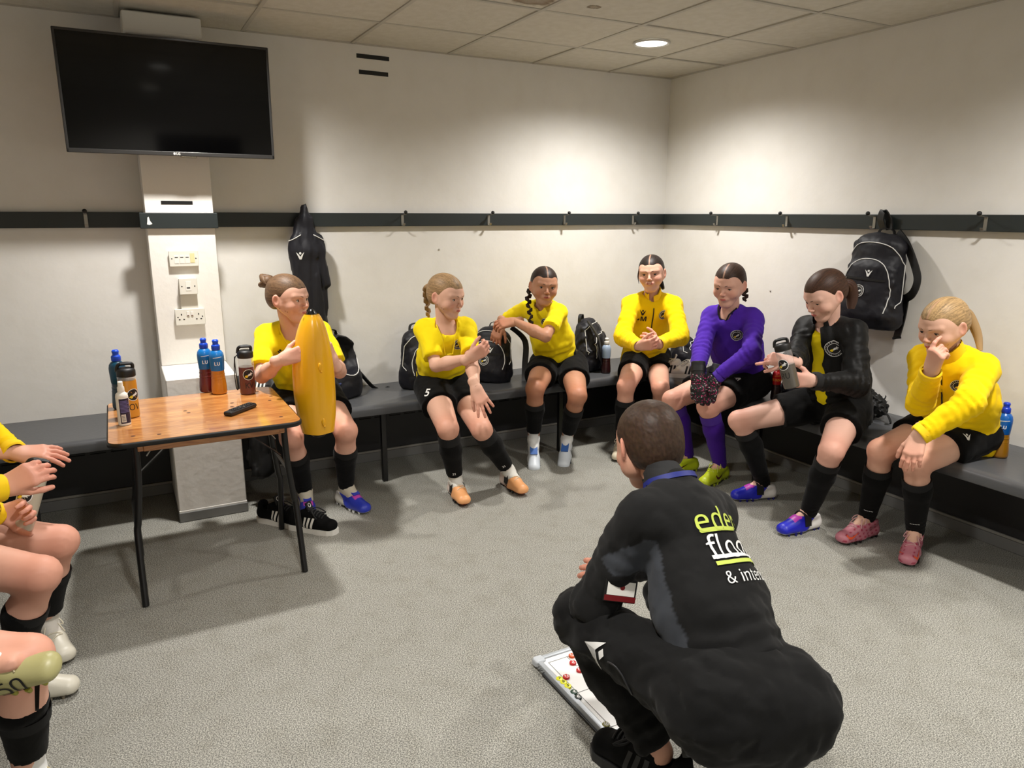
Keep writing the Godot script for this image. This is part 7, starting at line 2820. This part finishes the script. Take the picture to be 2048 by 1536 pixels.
	player("g4", {
		"label": "smiling girl in yellow zip-neck top with initials BM, hands clasped, in the corner",
		"skin": Color(0.83, 0.64, 0.55), "hair": Color(0.13, 0.095, 0.08), "style": "back",
		"strands": [{"p": [Vector3(0.0, 0.0, -0.105), Vector3(0.03, -0.06, -0.115), Vector3(0.055, -0.11, -0.085)], "r": [0.020, 0.012]}, {"p": [Vector3(-0.066, 0.045, 0.030), Vector3(-0.078, -0.01, 0.028), Vector3(-0.074, -0.055, 0.030)], "r": [0.004, 0.0015]}],
		"yaw": -8.0, "down": 3.0, "roll": 5.0, "open": 0.45, "smile": 0.75, "gaze": Vector2(0.0, 0.0),
		"hR": {"dir": Vector3(0.75, 0.20, 0.45), "dor": Vector3(-0.1, -0.25, 0.95), "curl": [30, 50, 35]},
		"hL": {"dir": Vector3(-0.65, 0.35, 0.5), "dor": Vector3(0.25, 0.25, 0.9), "curl": [40, 50, 35], "thumb": 55.0},
		"top": {"color": AMB, "long": true, "name": "zip_top", "collar": 0.035, "gap": 1, "zip": 0.14, "ex": 0.012, "w": 1.05, "seed": 21, "marks": [{"kind": "mark", "at": Vector2(-0.068, -0.065), "size": 0.040}, {"kind": "text", "text": "BM", "at": Vector2(-0.070, -0.112), "size": 0.036}, crest_l]},
		"boot": {"upper": Color(0.84, 0.80, 0.70), "sole": Color(0.25, 0.22, 0.18), "laces": Color(0.88, 0.85, 0.78)},
		"sock": {"top": 0.24}})
	var a5: Vector3 = JOINTS.g5.ankR
	player("g5", {
		"label": "goalkeeper in purple long-sleeved jersey and purple socks, wearing black and pink gloves",
		"skin": Color(0.84, 0.65, 0.57), "hair": Color(0.21, 0.145, 0.11), "style": "back",
		"strands": [{"p": [Vector3(0.0, -0.01, -0.105), Vector3(0.03, -0.06, -0.12), Vector3(0.045, -0.12, -0.10)], "r": [0.022, 0.012], "lobes": 9}],
		"yaw": -22.0, "down": 14.0, "open": 0.25, "gaze": Vector2(0, -0.9), "fix": {"toeR": a5 + Vector3(-0.16, -0.08, -0.03)},
		"hR": {"dir": Vector3(0.05, -0.9, 0.35), "dor": Vector3(-0.2, 0.35, 0.9), "curl": [15, 20, 15], "glove": true},
		"hL": {"dir": Vector3(-0.25, -0.85, 0.4), "dor": Vector3(0.1, 0.4, 0.9), "curl": [15, 20, 15], "glove": true},
		"top": {"color": Color(0.285, 0.14, 0.60), "long": true, "name": "jersey", "band": Color(0.05, 0.03, 0.08), "ex": 0.008, "seed": 31, "cuff": 0.90, "marks": [{"kind": "mark", "at": Vector2(-0.062, -0.10), "size": 0.040, "ink": "white"}, {"kind": "crest", "at": Vector2(0.07, -0.115), "size": 0.034}]},
		"shorts": {"len": 0.62, "marks": [{"kind": "mark", "leg": "L", "at": 0.42, "dir": Vector3(0.1, 0.9, 0.45), "up": Vector3(-0.6, 0.3, 0.0), "size": 0.035}]},
		"boot": {"upper": Color(0.72, 0.78, 0.12), "sole": Color(0.62, 0.66, 0.16), "laces": Color(0.75, 0.80, 0.30), "swoosh": Color(0.30, 0.06, 0.05), "swoosh_z": 0.05, "swoosh_len": 0.085},
		"sock": {"color": Color(0.25, 0.11, 0.50), "top": 0.12, "welt": 0.045}})
	player("g6", {
		"label": "girl with a ponytail in open black jacket marked RU, looking at her bottle",
		"skin": Color(0.86, 0.69, 0.62), "hair": Color(0.24, 0.16, 0.115), "style": "back", "part": false,
		"strands": [{"p": [Vector3(0, -0.01, -0.100), Vector3(0.005, -0.035, -0.128), Vector3(0.01, -0.085, -0.120), Vector3(0.015, -0.13, -0.090)], "r": [0.030, 0.020]}],
		"yaw": -48.0, "down": 30.0, "open": 0.2, "gaze": Vector2(0, -0.9), "smile": 0.2,
		"hR": {"dir": Vector3(-0.95, 0.10, 0.2), "dor": Vector3(0.1, 0.75, 0.6), "curl": [50, 55, 35], "fingers": {0: [2, 8, 6]}, "thumb": 30.0},
		"hL": {"dir": Vector3(-0.85, 0.05, 0.35), "dor": Vector3(0.25, -0.1, 0.95), "curl": [28, 40, 30], "thumb": 50.0},
		"top": {"color": Color(0.055, 0.055, 0.06), "long": true, "name": "jacket", "shell": true, "collar": 0.045, "gap": 3, "ex": 0.018, "open": 0.05, "seed": 41, "amp": 0.012, "freq": 5.0, "drop": 0.07, "marks": [{"kind": "mark", "at": Vector2(-0.085, -0.045), "size": 0.045, "ink": "white"}, {"kind": "text", "text": "RU", "at": Vector2(-0.088, -0.098), "size": 0.040, "ink": "white"}, {"kind": "crest", "at": Vector2(0.09, -0.10), "size": 0.042}]},
		"under": YEL,
		"boot": {"upper": Color(0.10, 0.13, 0.68), "heel": Color(0.88, 0.87, 0.85), "accent": Color(0.72, 0.25, 0.68), "mode": "blaze", "sole": Color(0.90, 0.90, 0.90), "stud": Color(0.06, 0.08, 0.40), "strap": Color(0.03, 0.03, 0.035)},
		"sock": {"top": 0.16}})
	player("g7", {
		"label": "blonde girl in yellow zip top on the right bench, finger at her mouth",
		"skin": Color(0.83, 0.66, 0.57), "hair": Color(0.60, 0.49, 0.34), "style": "back",
		"strands": [{"p": [Vector3(0, 0.02, -0.105), Vector3(0.0, -0.01, -0.14), Vector3(0.03, -0.09, -0.14), Vector3(0.055, -0.15, -0.115)], "r": [0.020, 0.012]}],
		"yaw": -38.0, "down": 20.0, "open": 0.4, "gaze": Vector2(-0.3, -0.6),
		"hR": {"dir": Vector3(0.15, 0.92, 0.30), "dor": Vector3(-0.55, -0.1, 0.8), "curl": [60, 70, 45], "fingers": {0: [25, 30, 15]}, "thumb": 25.0},
		"hL": {"dir": Vector3(-0.15, -0.85, 0.5), "dor": Vector3(-0.1, 0.55, 0.8), "curl": [14, 26, 16], "spread": 5.0},
		"top": {"color": AMB, "side": black, "side_mode": "", "long": true, "name": "zip_top", "collar": 0.042, "gap": 1, "zip": 0.16, "ex": 0.012, "w": 1.05, "seed": 51, "marks": [crest_l]},
		"shorts": {"len": 0.55, "marks": [{"kind": "mark", "leg": "L", "at": 0.35, "dir": Vector3(0.35, 0.55, 0.8), "up": Vector3(0, 1, 0), "size": 0.035}]},
		"boot": {"upper": Color(0.72, 0.45, 0.50), "sole": Color(0.10, 0.07, 0.08), "accent": Color(0.62, 0.20, 0.30), "mode": "dots", "laces": Color(0.75, 0.58, 0.58), "swoosh": Color(0.93, 0.36, 0.18), "swoosh_z": 0.125, "swoosh_len": 0.075, "high": true},
		"sock": {"top": 0.24, "print": "~~~~", "print_at": 0.86}})
	coach()
	left_bench()
	held_things()

func held_things() -> void:
	# flask held by the girl in the black jacket
	var a := Vector3(-1.021, 0.929, 2.12)
	var b := Vector3(-0.995, 0.765, 2.165)
	tilted_flask("clear flask with black lid in the hands of the girl in the black jacket", a, b, Color(0.30, 0.28, 0.25), 0.11, "RU")
	# milky flask at the left edge
	tilted_flask("milky flask with black lid held by the player at the left edge", Vector3(-3.968, 0.745, 1.720), Vector3(-4.043, 0.54, 1.755), Color(0.72, 0.68, 0.60), 0.178, "L")

func tilted_flask(label: String, top_: Vector3, bottom: Vector3, liquid: Color, fill: float, txt: String) -> void:
	var t := flask(label, bottom, liquid, fill, txt, {"loop": false, "crest_at": -0.5, "crest_y": 0.115, "turn": 0.0})
	var y := (top_ - bottom).normalized()
	var z := CAM - bottom
	z = (z - y * z.dot(y)).normalized()
	t.transform = Transform3D(Basis(y.cross(z), y, z), bottom)
